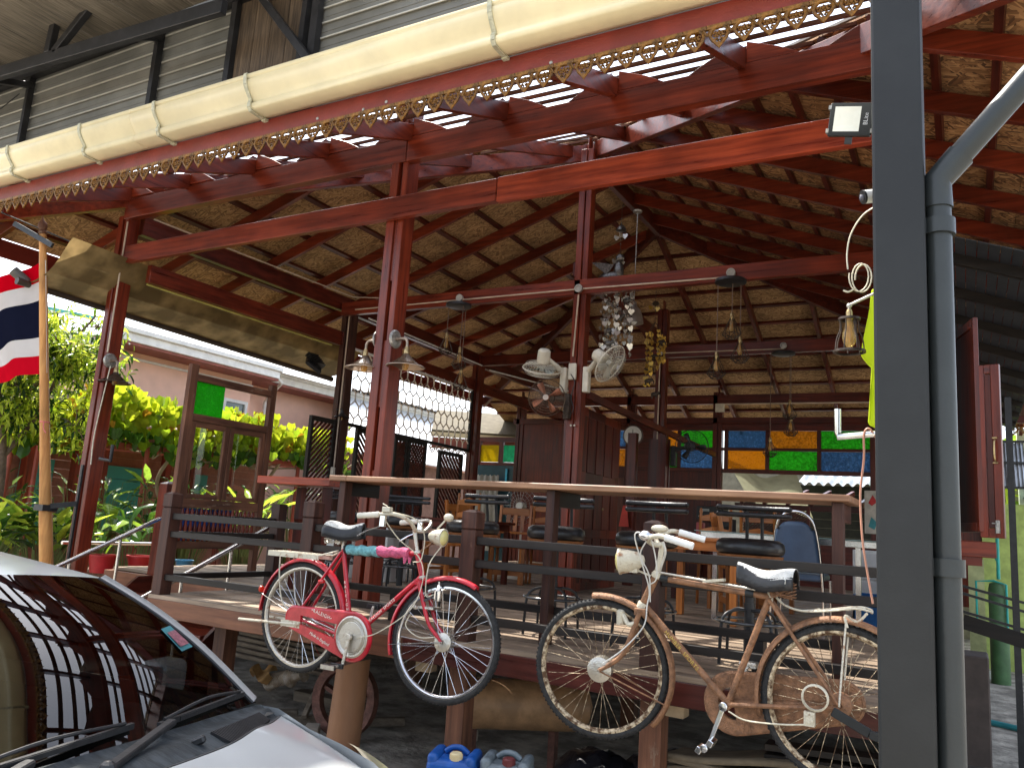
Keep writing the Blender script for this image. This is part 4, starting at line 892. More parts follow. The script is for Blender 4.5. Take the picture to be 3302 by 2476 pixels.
# bell shaped work lamp on a chain
t = thing('bell_lamp', 'grey bell shaped pendant lamp hanging on a chain beside the silver wind chime', 'lamp', (-3.22,8.3,4.1))
m = MB(); m.lathe([(.015,.10),(.03,.09),(.035,.04),(.075,.0),(.10,-.07),(.112,-.13),(.115,-.155),(.108,-.157)],(-3.22,8.3,4.12),(0,0,1),28); m.build('bell_shade', mat('lamp_grey',(.36,.31,.27),.3,.6,.15,12), t, smooth=50, solid=.003)
m = MB(); m.tube([(-3.22,8.3,4.22),(-3.22,8.3,5.28)],.005,5); m.build('chain', dullmetal, t)
m = MB(); m.ball((-3.22,8.3,3.99),.045,14,8); m.build('bulb', white, t, smooth=60)
m = MB(); m.lathe([(0,0),(.05,0),(.055,.02),(0,.03)],(-3.22,8.3,5.28),(0,0,1),14); m.build('ceiling_hook', dullmetal, t)

# ================================================================ WALL FANS
def fan(c, ax, r, label, cage_m, blade_m, motor_m, motor_len=.16, motor_up=None, mount=None, blades=4, cols=30, nring=7, depth=.055, badge=None):
    ax = Vector(ax).normalized(); t = thing('wall_fan', label, 'fan', c)
    c = Vector(c); e = Vector((0,0,1)) if abs(ax.z) < .9 else Vector((1,0,0)); u = (e-ax*e.dot(ax)).normalized(); w = ax.cross(u)
    def P(rr, a, h): return tuple(c+ax*h+(u*math.cos(a)+w*math.sin(a))*rr)
    for sg in (1,-1):
        m = MB()
        for k in range(cols):
            a = 2*PI*k/cols+(.05 if sg < 0 else 0)
            m.tube([P(r*.14,a,sg*depth*1.15),P(r*.55,a+.15*sg,sg*depth*1.05),P(r*.88,a+.25*sg,sg*depth*.6),P(r,a+.3*sg,sg*.004)],.0016,3,cap=False)
        for q in range(2, nring):
            rr = r*q/nring; hh = depth*(1.12-.25*(q/nring)**3-.3*max(0,q/nring-.75)); m.tube([P(rr,2*PI*k/30,sg*hh) for k in range(30)],.0016,3,True)
        m.lathe([(0,0),(r*.15,0),(r*.15,.008),(0,.01)], tuple(c+ax*sg*depth*1.12), ax*sg, 18); m.build('guard', cage_m, t)
    m = MB(); m.tube([P(r,2*PI*k/40,0) for k in range(40)],.0065,6,True); m.build('guard_rim', cage_m, t, smooth=60)
    m = MB()
    for k in range(blades):
        a = 2*PI*k/blades+.5; v = []
        for i in range(6):
            f_ = i/5; rr = r*(.16+.72*f_); wd = .28+.22*math.sin(PI*min(1,f_*.9)); v += [P(rr,a-wd*.5,-.018),P(rr,a+wd*.5,.018)]
        m.add(v, [(2*i,2*i+1,2*i+3,2*i+2) for i in range(5)])
    m.lathe([(0,-.03),(r*.15,-.03),(r*.17,.02),(0,.03)], tuple(c), ax, 16); m.build('blades', blade_m, t, smooth=40, solid=.002)
    m = MB(); m.lathe([(0,0),(.05,0),(.068,.01),(.072,.05),(.068,motor_len-.02),(.05,motor_len),(0,motor_len)], tuple(c-ax*depth*1.1), -ax, 22); mo = m.build('motor', motor_m, t, smooth=35)
    if badge:
        m = MB(); m.lathe([(0,.0),(r*.16,0),(r*.15,.006),(0,.008)], tuple(c+ax*(depth*1.12+.011)), ax, 18); m.build('badge', badge, t, smooth=40)
    if mount:
        m = MB(); a = c-ax*(depth+motor_len*.6); b = Vector(mount); m.tube([tuple(a),tuple(lerp(a,b,.6)),tuple(b)],[.022,.028,.03],12); m.box(b.x-.035,b.x+.035,b.y-.04,b.y+.04,b.z-.22,b.z+.06); m.build('bracket', motor_m, t, smooth=35, bev=.008)
    return t
fan((-3.98,7.62,3.33), (-.25,.35,-.90), .215, 'left white wall fan tilted downwards on the central post', whitepl, sheer('fan_blade',(.55,.58,.52),.4,.3,.2), whitepl, mount=(-3.80,7.80,3.31), cols=34)
fan((-3.20,7.64,3.36), (.62,-.05,-.42), .215, 'right white wall fan facing sideways on the central post', whitepl, sheer('fan_blade_pale',(.60,.58,.50),.4,.3,.2), whitepl, mount=(-3.53,7.80,3.31), cols=34)
fan((-3.87,7.55,3.00), (.30,-.92,-.12), .195, 'brown wall fan with reddish blades below the two white fans', mat('bronze_wire',(.13,.085,.06),.4,.6), mat('copper_blade',(.42,.15,.08),.4,.2), darkbrz, motor_len=.10, mount=(-3.74,7.80,3.02), badge=mat('fan_badge',(.62,.52,.45),.4))
m = MB(); m.tube(bez([(-3.72,7.80,3.3),(-3.66,7.78,3.2),(-3.70,7.79,3.05),(-3.66,7.78,2.92),(-3.70,7.79,2.84)],6),.006,5); tag(m.build('fan_cable', blackpl), 'black fan cable looped down the central post below the socket', 'cable')
fan((-3.20,10.6,2.84), (.45,-.85,-.1), .22, 'black fan in front of the coloured glass at the back', blackpl, blackpl, blackpl, mount=(-3.50,10.75,2.80), blades=3)

# ================================================================ WIND CHIMES
heart_pts = [(0,-.5)]+[( .5*math.sin(t)**3*1.05, .42*math.cos(t)-.16*math.cos(2*t)-.06*math.cos(3*t)) for t in [PI*(1-k/9) for k in range(1,9)]]
heart_pts = [(16*math.sin(t)**3/32, (13*math.cos(t)-5*math.cos(2*t)-2*math.cos(3*t)-math.cos(4*t))/32) for t in [2*PI*k/18 for k in range(18)]]
def heart_mesh(mt):
    m = MB(); m.prism([(x,-.02,z) for x,z in heart_pts],(0,.04,0)); me = m.mesh('heart'); me.materials.append(mt); return me
def chime(c, zt, zb, strands, hm, bodym, label, n_h, seed, wid):
    rnd = random.Random(seed); t = thing('wind_chime', label, 'wind chime', (c[0],c[1],zt))
    m = MB(); m.tube([(c[0],c[1],zt),(c[0],c[1],zt-.9)],.003,4); m.tube(bez([(c[0],c[1],zt-.03),(c[0]+.02,c[1],zt),(c[0],c[1],zt+.02)],4),.003,4)
    for k in range(10): m.ball((c[0],c[1],zt-.16-.06*k),.009,6,5)
    m.build('hanging_string', darkbrz, t)
    mesh_ = [heart_mesh(h) for h in hm]
    m = MB(); m.lathe([(0,.05),(.03,.04),(.055,0),(.06,-.02),(.03,-.03),(0,-.03)],(c[0],c[1],zt-.28),(0,0,1),12); m.build('tier', bodym, t, smooth=40)
    m = MB(); m.lathe([(0,.04),(.035,.03),(.05,0),(.02,-.02),(0,-.02)],(c[0],c[1],zt-.62),(0,0,1),12); m.build('tier', bodym, t, smooth=40)
    for k in range(strands):
        a = 2*PI*k/strands+rnd.random()*.5; rr = wid*(.45+.55*rnd.random()); x, yv = c[0]+rr*math.cos(a), c[1]+rr*math.sin(a)*.8; z0 = zt-.95-.12*rnd.random(); z1 = zb+(zt-zb)*.22*rnd.random()
        m = MB(); m.tube([(c[0],c[1],zt-.85),(x,yv,z0),(x,yv,z1)],.0022,4)
        for q in range(9): m.ball((x,yv,z0-(z0-z1)*(q+.3)/9.),.0085,6,5)
        m.build('bead_strand', darkbrz, t)
        for q in range(n_h):
            o = link('heart', mesh_[rnd.randrange(len(mesh_))], t); s_ = .046+.026*rnd.random(); z = z1+(z0-z1)*(q/(n_h-1) if n_h > 1 else 0)
            o.location = (x+rnd.uniform(-.012,.012), yv-.01, z-.02); o.scale = (s_,s_*.6,s_*1.15); o.rotation_euler = (rnd.uniform(-.2,.2),rnd.uniform(-.3,.3),rnd.uniform(-1.2,1.2)+.5)
    for q in range(5):
        o = link('heart', mesh_[q % len(mesh_)], t); o.location = (c[0]+.06*math.cos(q*1.3),c[1]-.03+.05*math.sin(q*1.3),zt-.38-.30*(q % 2)); o.scale = (.065,.05,.075); o.rotation_euler = (0,.1*q,.3*q)
    # small elephants between the strands
    for k in range(5):
        a = 2*PI*k/5+.4; x, yv, z = c[0]+wid*.5*math.cos(a), c[1]+wid*.45*math.sin(a)-.02, zt-1.12-.17*k
        m = MB(); m.ball((x,yv,z),.038,10,6,(1.25,.55,.8)); m.ball((x+.045,yv,z+.012),.024,8,6,(1,.7,1)); m.tube(bez([(x+.06,yv,z+.01),(x+.078,yv,z-.012),(x+.075,yv,z-.04)],4),[.009]*5+[.006]*4,6)
        for dx in (-.028,.026): m.tube([(x+dx,yv,z-.01),(x+dx,yv,z-.05)],.010,6)
        m.build('elephant', bodym, t, smooth=60)
    return t
silv = mat('tin', (.55,.52,.48), .3, .85, .35, 40); silv2 = mat('bright_tin', (.74,.71,.62), .25, .75, .15, 40); pew = mat('dark_pewter', (.14,.13,.12), .32, .8, .4, 50)
gol = mat('gold_tin', (.62,.38,.07), .3, .7, .3, 40); gol2 = mat('bright_gold_tin', (.72,.50,.14), .28, .6, .2, 40)
ch = chime((-3.33,8.1), 5.30, 3.40, 13, [silv,silv2,silv2], pew, 'tall silver wind chime of metal hearts and elephants hanging right of the central post', 9, 3, .21)
# a hammered metal bird sits on the silver chime
m = MB(); c = (-3.42,8.05,4.44)
m.ball(c,.10,14,8,(1.5,.6,.7)); m.ball((c[0]+.10,c[1],c[2]+.07),.075,12,8,(.8,.6,1.5)); m.ball((c[0]+.11,c[1],c[2]+.22),.045,10,6,(1.2,.8,1)); m.prism([(c[0]-.02,c[1]-.05,c[2]+.02),(c[0]-.20,c[1]-.09,c[2]+.17),(c[0]-.08,c[1]-.07,c[2]+.16),(c[0]+.06,c[1]-.05,c[2]+.13)],(0,.01,0)); m.build('metal_bird', pew, ch, smooth=60)
ch2 = chime((-3.39,9.5), 5.15, 3.45, 7, [gol,gol2,gol], darkbrz, 'gold wind chime of metal hearts hanging behind the bell shaped lamp', 9, 5, .15)

# ================================================================ BACK WALL with coloured glass
MB.DEF = KB
bw_ = thing('back_wall', 'dark timber back wall with two rows of coloured patterned glass panes', 'wall', (-3.2,13.05,DZ))
def bwbox(x0,x1,z0,z1,mt,name,y0=12.98,y1=13.04): m = MB(); m.box(x0,x1,y0,y1,z0,z1); return m.build(name, mt, bw_, bev=.004)
vx = [-5.75,-5.33,-5.03,-4.75,-4.13,-3.52,-3.33,-2.71,-1.94,-1.17,-.95]
for z0, z1 in ((2.69,2.755),(3.05,3.095),(3.37,3.48)): bwbox(-5.8,-.9,z0,z1,rwd['X'],'window_rail')
for x in (-5.78,-5.36,-5.03,-4.45,-4.14,-3.50,-3.36,-2.71,-1.94,-1.15): bwbox(x-.03,x+.03,2.756,3.369,rwd['Z'],'window_stile',12.985,13.035)
cells = [(-5.33,-5.06,blueg,amberg),(-4.42,-4.17,amberg,greeng),(-4.11,-3.53,greeng,blueg),(-3.33,-2.74,blueg,amberg),(-2.68,-1.97,amberg,greeng),(-1.91,-1.18,greeng,blueg)]
for x0, x1, up, lo in cells:
    for z0, z1, gm in ((3.097,3.368,up),(2.757,3.048,lo)):
        m = MB(); m.box(x0,x1,13.008,13.014,z0,z1); m.build('glass_pane', gm, bw_)
m = MB(); m.box(-7.1,-5.82,12.99,13.03,DZ,3.48); m.build('wall_panel', rwd['Z'], bw_)
m = MB(); m.box(-5.0,-4.48,12.99,13.03,2.756,3.369); m.build('wall_panel', rwd['X'], bw_)
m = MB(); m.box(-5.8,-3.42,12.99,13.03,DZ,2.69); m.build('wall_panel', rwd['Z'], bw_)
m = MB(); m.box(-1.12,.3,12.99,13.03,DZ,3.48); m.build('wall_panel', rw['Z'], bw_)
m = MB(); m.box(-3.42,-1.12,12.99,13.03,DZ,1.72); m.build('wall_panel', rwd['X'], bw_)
m = MB(); m.box(-5.80,-5.5,12.96,12.985,DZ,2.68); m.build('door_frame', rw['Z'], bw_)
m = MB(); m.box(-5.32,-5.06,12.955,12.985,DZ,2.55); m.build('door', wood('teak_door',(.16,.05,.03),(.06,.02,.012),'Z',.3,.3), bw_)
# what one sees through the gap under the panes: cloth awning, roof bars, corrugated roof beyond
aw = thing('cloth_awning', 'pale cloth awning sagging behind the opening under the coloured panes', 'awning', (-2.8,14.2,2.5))
m = MB(); m.grid(lambda u,v: (-3.5+1.15*u, 13.5+1.6*v, 2.95-.55*v-.25*u+.05*math.sin(u*9+v*2)-.10*math.sin(PI*u)), 20, 10); m.build('sheet', sheer('awning_cloth',(.30,.30,.20),.3,.8,.03,.2,4), aw, smooth=60)
fr = thing('roof_frame', 'dark timber roof frame with slanting bars seen under the coloured panes', 'frame', (-2.2,13.6,2.1))
for k in range(6): x = -3.2+.36*k; m = MB(); m.beam((x,13.4,2.28),(x+.12,14.6,2.52),.05,.09); m.build('bar', rwd['Y'], fr)
m = MB(); m.box(-3.3,-1.2,13.38,13.44,2.16,2.24); m.build('bar', rwd['X'], fr)
cr = thing('corrugated_roof', 'shiny corrugated metal roof beyond the back wall, right of the pale awning', 'roof', (-1.5,16,2.8))
m = MB(); m.grid(lambda u,v: (-2.6+2.2*u, 15+3*v, 2.7+.9*v+.03*math.sin(u*2*PI*14)), 112, 1); m.build('metal_sheet', mat('galvanised',(.50,.52,.53),.35,.7,.25,3), cr, smooth=60)
rs = thing('rear_shed', 'dark boarded shed filling the view behind the pale awning', 'shed', (-2.3,15.5,0))
for k in range(14): m = MB(); m.box(-3.6,-.6,15.3,15.33,.6+.15*k,.745+.15*k); m.build('board', mat('shed_board',(.030,.034,.026),.8) if k == 0 else bpy.data.materials['shed_board'], rs)
# clock
t = thing('wall_clock', 'round white wall clock in front of the blue and amber panes', 'clock', (-4.28,11.2,3.06))
m = MB(); m.lathe([(0,0),(.15,0),(.16,.02),(.15,.035),(.14,.03),(0,.03)],(-4.28,11.24,3.06),(0,-1,.0),28); m.build('case', mat('clock_case',(.10,.07,.06),.4), t, smooth=30)
m = MB(); m.lathe([(0,.032),(.138,.032)],(-4.28,11.24,3.06),(0,-1,0),28); fc = m.build('dial', white, t)
m = MB(); m.beam((-4.28,11.205,3.06),(-4.28,11.205,3.15),.008,.004); m.beam((-4.28,11.204,3.06),(-4.22,11.204,3.02),.008,.004); m.build('hands', blackpl, fc)
MB.DEF = None
# panelled red cabinet doors along the central line
pt = thing('folding_partition', 'red panelled folding partition running back from the central post', 'partition', (-3.8,9,DZ))
for k in range(3):
    y0 = 8.03+k*.585; x0 = -3.84-.03*k
    m = MB(); m.box(x0-.04,x0,y0,y0+.57,DZ+.01,3.05); lf = m.build('door_leaf', rw['Z'] if k != 1 else rwd['Z'], pt, bev=.004)
    for z0, z1 in ((1.05,1.55),(1.65,2.15),(2.3,2.95)):
        for a, b in ((.05,.26),(.31,.52)):
            m = MB(); m.box(x0+.001,x0+.010,y0+a,y0+b,z0,z1); m.build('panel', rwd['Z'], lf, bev=.006)
    m = MB(); m.lathe([(0,0),(.015,0),(.018,.02),(0,.03)],(x0,y0+.05,1.9),(1,0,0),10); m.build('knob', brass, lf)
for k, (x, yy) in enumerate(((-4.00,10.45),(-3.62,10.6))):
    m = MB(); m.box(x-.06,x+.06,yy,yy+.1,DZ,3.0); m.build('upright', rwd['Z'], pt)
m = MB(); m.box(-3.85,-3.55,10.72,10.76,DZ,2.95); m.build('door_leaf', rwd['Z'], pt)
m = MB(); m.beam((-3.60,8.0,3.10),(-3.55,13.0,2.98),.05,.08); m.build('head_rail', rwd['Y'], pt)
# teal door and dark boards at the far left corner
MB.DEF = KB
dk = thing('side_door', 'dark teal door with yellow and turquoise glass above, at the rear left corner', 'door', (-7.6,12.9,DZ))
m = MB(); m.box(-8.10,-7.10,13.10,13.14,DZ,2.72); m.build('leaf', mat('dark_teal',(.016,.050,.065),.35,var=.2), dk, bev=.004)
for x0, x1, gm in ((-8.06,-7.66,yellg),(-7.56,-7.12,tealg)):
    m = MB(); m.box(x0,x1,13.11,13.116,2.78,3.10); m.build('glass_pane', gm, dk)
for a in ((-8.12,-8.06,2.72,3.16),(-7.655,-7.565,2.72,3.16),(-7.115,-7.06,DZ,3.16)): m = MB(); m.box(a[0],a[1],13.09,13.15,a[2],a[3]); m.build('frame_post', rwd['Z'], dk)
m = MB(); m.box(-8.12,-7.06,13.088,13.152,3.161,3.25); m.box(-8.05,-7.12,13.088,13.152,2.721,2.775); m.build('frame_rail', rwd['X'], dk)
m = MB(); m.box(-7.46,-7.42,13.05,13.08,2.40,2.66); m.build('pull_handle', mat('blue_handle',(.05,.35,.5),.3), dk)
m = MB(); m.grid(lambda u,v: (-8.0+.5*u,12.9+.02*math.sin(u*25),DZ+.2+1.35*v+(.03*abs(math.sin(u*18)) if v > .99 else 0)),30,6); tag(m.build('grey_curtain', mat('grey_cloth',(.24,.23,.20),.85), smooth=60), 'grey cloth with a scalloped top hanging before the dark teal door', 'curtain')

MB.DEF = None
# ================================================================ LATTICE SCREENS on the left side
def lattice(x, y0, y1, z0, z1, label, pitch=.055, sw=.016, ang=1, cross=False, gap_m=None, fm=None, wide=None):
    t = thing('lattice_screen', label, 'screen', (x,(y0+y1)/2,z0)); fm = fm or blk
    for a, b in ((y0,y0+.05),(y1-.05,y1)): m = MB(); m.box(x-.025,x+.025,a,b,z0,z1); m.build('stile', fm['Z'], t, bev=.003)
    for a, b in ((z0,z0+.06),(z1-.06,z1)): m = MB(); m.box(x-.024,x+.024,y0+.051,y1-.051,a,b); m.build('rail', fm['Y'], t)
    Y0, Y1, Z0, Z1 = y0+.05, y1-.05, z0+.06, z1-.06; w_ = wide or sw
    for dirn, xo in (((ang,-.006),(-ang,.006)) if cross else ((ang,0),)):
        c = -(Z1-Z0) if dirn > 0 else 0; end = (Y1-Y0) if dirn > 0 else (Y1-Y0)+(Z1-Z0); c += pitch*.5
        while c < end:
            if dirn > 0: a0 = max(0,c); a1 = min(Y1-Y0, c+(Z1-Z0)); pa = (a0, a0-c); pb = (a1, a1-c)
            else: a0 = max(0,c-(Z1-Z0)); a1 = min(Y1-Y0,c); pa = (a0, c-a0); pb = (a1, c-a1)
            if a1-a0 > .03:
                m = MB(); m.beam((x+xo,Y0+pa[0],Z0+pa[1]),(x+xo,Y0+pb[0],Z0+pb[1]),.012,w_); m.build('slat', rwd['Y'], t)
            c += pitch*1.414
    return t
lattice(-7.2, 7.55, 8.02, 1.6, 2.84, 'dark lattice screen with diagonal slats beside the climbing plant, leftmost screen', .052, .03)
lattice(-7.2, 8.45, 8.80, 1.5, 2.80, 'narrow lattice screen behind the large front column', .060, .035, -1)
lattice(-7.2, 9.30, 9.62, 1.5, 2.80, 'dark boarded screen right of the large front column', .06, .058, 1)
lattice(-7.2, 9.64, 10.10, 1.5, 2.80, 'cross lattice screen with small square holes under the hexagon grille', .050, .034, 1, True)
lattice(-7.2, 10.46, 11.14, 1.5, 2.72, 'lattice door with wide diagonal boards under the hexagon grille', .066, .05, -1)
# hexagon grille between the columns
hg = thing('hexagon_grille', 'pale hexagon wire grille hung between the left columns', 'grille', (-7.2,9.8,2.9))
cells_ = []
hw, hh = .172, .235
def hexm():
    m = MB(); P = [(0,hh*.52),(hw*.5,hh*.22),(hw*.5,-hh*.22),(0,-hh*.52)]
    for a, b in zip(P[:-1], P[1:]): m.beam((0,a[0],a[1]),(0,b[0],b[1]),.012,.017,up=(1,0,0))
    return m
hm_ = hexm().mesh('hexagon'); hm_.materials.append(mat('grille_paint',(.72,.64,.54),.5,0,.2,10))
hexl = []
r_ = 0; z = 2.86
ztop = lambda yv: 3.83+(3.79-3.83)*(yv-8.3)/3.0
while z < 3.80:
    k = 0; yv = 8.28+(hw*.5 if r_ % 2 else 0)
    while yv < 11.30:
        hexl.append((yv,z)); yv += hw
    z += hh*.74; r_ += 1
for i, (yv, z) in enumerate(hexl):
    o = link('hexagon_cell', hm_, hg); o.location = (-7.2, yv, z)
m = MB(); m.beam((-7.2,8.2,3.85),(-7.2,11.35,3.81),.02,.03); m.build('frame_bar', white, hg); m = MB(); m.beam((-7.2,8.2,2.82),(-7.2,11.35,2.80),.03,.045); m.build('frame_bar', blk['Y'], hg)
m = MB(); m.box(-7.22,-7.18,11.28,11.32,2.82,3.82); m.build('frame_bar', blk['Z'], hg)
# two small black lamps on the left screens and a black floodlight
for i, (yv, z, lb) in enumerate(((8.0,2.88,'small black lamp on the leftmost lattice screen, upper of two'),(8.55,2.80,'small black lamp just right of the leftmost lattice screen'))):
    t = thing('spot_lamp', lb, 'lamp', (-7.1,yv,z)); m = MB(); m.lathe([(0,.09),(.02,.085),(.025,.05),(.05,.02),(.10,.0),(.105,-.008)],(-7.08,yv,z),(0,0,1),20); m.build('shade', blackpl, t, smooth=40); m = MB(); m.tube([(-7.2,yv,z+.1),(-7.08,yv,z+.1)],.008,6); m.build('arm', blackpl, t); bulb(t,(-7.08,yv,z+.02),.5)
t = thing('floodlight', 'black floodlight under the rolled awning by the second left column', 'floodlight', (-7.6,8.0,3.55)); m = MB(); m.beam((-7.62,7.8,3.62),(-7.52,7.98,3.50),.22,.05,up=(.5,-.2,1)); m.build('housing', blackpl, t, bev=.006); m = MB()
for k in range(6): m.beam((-7.56+.0*k,7.80+.03*k,3.65-.02*k),(-7.50,7.80+.03*k,3.70-.02*k),.2,.006)
m.build('cooling_fins', blackpl, t)

# wooden window screen with green glass, standing at the head of the steps
sc = thing('window_screen', 'old wooden window frame with one green glass pane and turned balusters, beside the steps', 'screen', (-6.75,5.9,DZ))
X = -6.75; Y0, Y1 = 5.36, 6.44
def sb(y0,y1,z0,z1,name,mt=weath,ax='Z',x0=-.03,x1=.03,par=None): m = MB(); m.box(X+x0,X+x1,y0,y1,z0,z1); return m.build(name, mt[ax], par or sc, bev=.003)
sb(Y0-.045,Y0+.045,DZ,3.02,'stile'); sb(Y1-.04,Y1+.04,DZ,3.0,'stile')
sb(Y0+.046,Y1-.041,2.86,2.93,'rail',ax='Y'); sb(Y0+.046,Y1-.041,2.46,2.53,'rail',ax='Y'); sb(Y0+.046,Y1-.041,1.60,1.69,'rail',ax='Y'); sb(Y0+.046,Y1-.041,1.20,1.27,'rail',ax='Y')
m = MB(); m.box(X-.004,X+.004,Y0+.046,Y0+.42,2.531,2.859); m.build('green_pane', sheer('bright_green_glass',(.10,.90,.04),.9,.2,.2,.3,30,.6,70,clear=.25), sc)
for a, b in ((Y0+.05,Y0+.535),(Y0+.545,Y1-.045)):
    cs = sb(a,a+.055,1.692,2.455,'sash_stile',x0=-.02,x1=.02); sb(b-.055,b,1.692,2.455,'sash_stile',x0=-.02,x1=.02); sb(a+.056,b-.056,2.40,2.455,'sash_rail',ax='Y',x0=-.02,x1=.02); sb(a+.056,b-.056,1.692,1.74,'sash_rail',ax='Y',x0=-.02,x1=.02)
    m = MB(); m.box(X-.003,X+.003,a+.057,b-.057,1.741,2.399); m.build('clear_pane', clear, sc)
bpf = [(.010,0),(.018,.01),(.018,.03),(.012,.05),(.020,.10),(.022,.13),(.011,.19),(.014,.2),(.011,.21),(.021,.27),(.018,.30),(.012,.31),(.012,.325)]
m = MB(); m.lathe(bpf,(0,0,0),(0,0,1),10); bme = m.mesh('baluster',50); bme.materials.append(rw['Z'])
for k in range(17): o = link('baluster', bme, sc); o.location = (X+.01, Y0+.085+k*.057, 1.272)
m = MB(); m.box(X-.032,X-.024,Y0+.05,Y0+.75,1.275,1.595); m.build('blue_board', mat('blue_board',(.02,.10,.42),.6), sc)
# red bench and white cooler behind the railing
t = thing('bench', 'low red bench at the foot of the steps behind the edge beam', 'bench', (-5.7,5.2,0)); 
for k in range(3): m = MB(); m.box(-6.3,-5.62,4.9+.12*k,5.01+.12*k,.54,.575); m.build('slat', rw['X'], t)
for x in (-6.2,-5.72): m = MB(); m.box(x,x+.05,4.92,5.22,0,.539); m.build('leg', rwd['Z'], t)
def fridge(x, yv, z, w, d, h, label):
    t = thing('cabinet', label, 'cabinet', (x,yv,z)); m = MB(); m.box(x,x+w,yv,yv+d,z,z+h); m.build('body', white, t, bev=.006); m = MB(); m.box(x+.02,x+w-.02,yv-.015,yv-.001,z+.03,z+h*.55); m.box(x+.02,x+w-.02,yv-.015,yv-.001,z+h*.58,z+h-.02); dd = m.build('door', white, t, bev=.004); m = MB(); m.box(x+w-.06,x+w-.045,yv-.03,yv-.016,z+h*.3,z+h*.5); m.build('handle', chrome, dd)
fridge(-6.35,7.0,DZ,.40,.40,.62,'white low cabinet on the deck seen between the handrails, left one'); fridge(-5.85,7.1,DZ,.38,.40,.58,'white low cabinet on the deck beside the first bar stool')
# ================================================================ BAR STOOLS
bs = thing('bar_stool', 'x', 'bar stool', (0,0,0), 'black bar stools with tubular backrests at the counter')
m = MB(); m.lathe([(0,.62),(.17,.62),(.192,.63),(.20,.655),(.192,.69),(.165,.708),(.08,.713),(0,.71)],(0,0,0),(0,0,1),32); m.build('seat', vinyl, bs, smooth=50)
m = MB(); m.lathe([(0,.575),(.10,.575),(.185,.595),(.192,.618),(0,.618)],(0,0,0),(0,0,1),28); m.build('seat_pan', wood('seat_ply',(.30,.12,.04),(.14,.05,.02),'X',.4,.1), bs, smooth=40)
m = MB(); m.tube([(0,0,.32),(0,0,.58)],.026,14); m.tube([(0,0,.05),(0,0,.34)],.030,14); m.build('column', blackpl, bs, smooth=40)
m = MB()
for k in range(4):
    a = PI/4+PI*k/2; c_, s_ = math.cos(a), math.sin(a); m.tube(bez([(.025*c_,.025*s_,.30),(.12*c_,.12*s_,.295),(.185*c_,.185*s_,.25),(.20*c_,.20*s_,.12),(.205*c_,.205*s_,0)],5),.0095,8)
m.build('legs', blackpl, bs, smooth=50)
m = MB(); m.tube([(.195*math.cos(2*PI*k/32),.195*math.sin(2*PI*k/32),.235) for k in range(32)],.010,8,True); m.build('foot_ring', mat('black_chrome',(.10,.10,.10),.2,.6), bs, smooth=60)
for z in (.855,.897):
    m = MB(); m.tube(bez([(-.21,.13,z),(-.10,.17,z),(0,.18,z),(.10,.17,z),(.21,.13,z)],6),.0165,10); m.ball((-.21,.13,z),.0165,8,6); m.ball((.21,.13,z),.0165,8,6); m.build('backrest_tube', vinyl, bs, smooth=60)
for sx_ in (-.045,.045):
    m = MB(); m.tube(bez([(sx_,.10,.60),(sx_,.185,.62),(sx_,.205,.72),(sx_,.185,.85),(sx_,.18,.905)],5),.0105,8); m.build('backrest_post', blackpl, bs, smooth=60)
stools = [(-2.44,5.02,.15,'black bar stool in front of the red folding partition, seen past the middle counter leg'),(-1.78,4.98,-.1,'black bar stool right behind the rusty bicycle handlebar'),(-1.125,4.95,.1,'black bar stool behind the white saddle of the rusty bicycle'),
          (-3.17,5.12,-.2,'black bar stool just right of the front railing post beside the red bicycle wheel'),(-4.78,6.45,.5,'black bar stool between the large front column and the red bicycle handlebar'),(-5.35,7.2,.9,'black bar stool farther back behind the red bicycle'),(-5.30,6.2,2.2,'black bar stool under the red bar table')]
for i, (x, yv, a, lb) in enumerate(stools):
    o = bs if i == 0 else dup(bs, (x,yv,DZ), a, lb)
bs.location = (stools[0][0],stools[0][1],DZ); bs.rotation_euler = (0,0,stools[0][2]); bs['label'] = stools[0][3]

# ================================================================ WOODEN DINING CHAIRS
def post_prof(h): return [(.013,0),(.017,.02),(.017,h*.4),(.020,h*.42),(.015,h*.45),(.017,h*.9),(.020,h*.91),(.012,h*.935),(.019,h*.96),(.015,h*.985),(.004,h)]
c1 = thing('wooden_chair', 'x', 'chair', (0,0,0), 'orange brown wooden dining chairs')
m = MB(); m.box(-.20,.20,-.20,.20,.43,.46); m.build('seat', orangew['X'], c1, bev=.008)
for sx_ in (-.18,.18):
    m = MB(); m.lathe(post_prof(1.02),(sx_,.19,0),(0,.04,1),10); m.build('back_post', orangew['Z'], c1, smooth=40)
    m = MB(); m.box(sx_-.02,sx_+.02,-.20,-.16,0,.429); m.build('leg', orangew['Z'], c1, bev=.003)
    m = MB(); m.box(sx_-.01,sx_+.01,-.16,.19,.16,.19); m.build('side_stretcher', orangew['Y'], c1)
for z in (.60,.74,.88):
    m = MB(); pts = [(-.17,z),(0,z+.0),(.17,z),(.17,z+.05),(0,z+.085),(-.17,z+.05)]; m.prism([(x,.205+.02*(z-.5),zz) for x,zz in pts],(0,.014,0)); m.build('ladder_slat', orangew['X'], c1, bev=.003)
for yv, z in ((-.18,.22),(.19,.22)): m = MB(); m.box(-.17,.17,yv-.01,yv+.01,z,z+.03); m.build('stretcher', orangew['X'], c1)
c2 = thing('wooden_chair', 'x', 'chair', (0,0,0), 'orange brown wooden dining chairs')
m = MB(); m.box(-.21,.21,-.21,.21,.42,.45); m.build('seat', orangew['X'], c2, bev=.008)
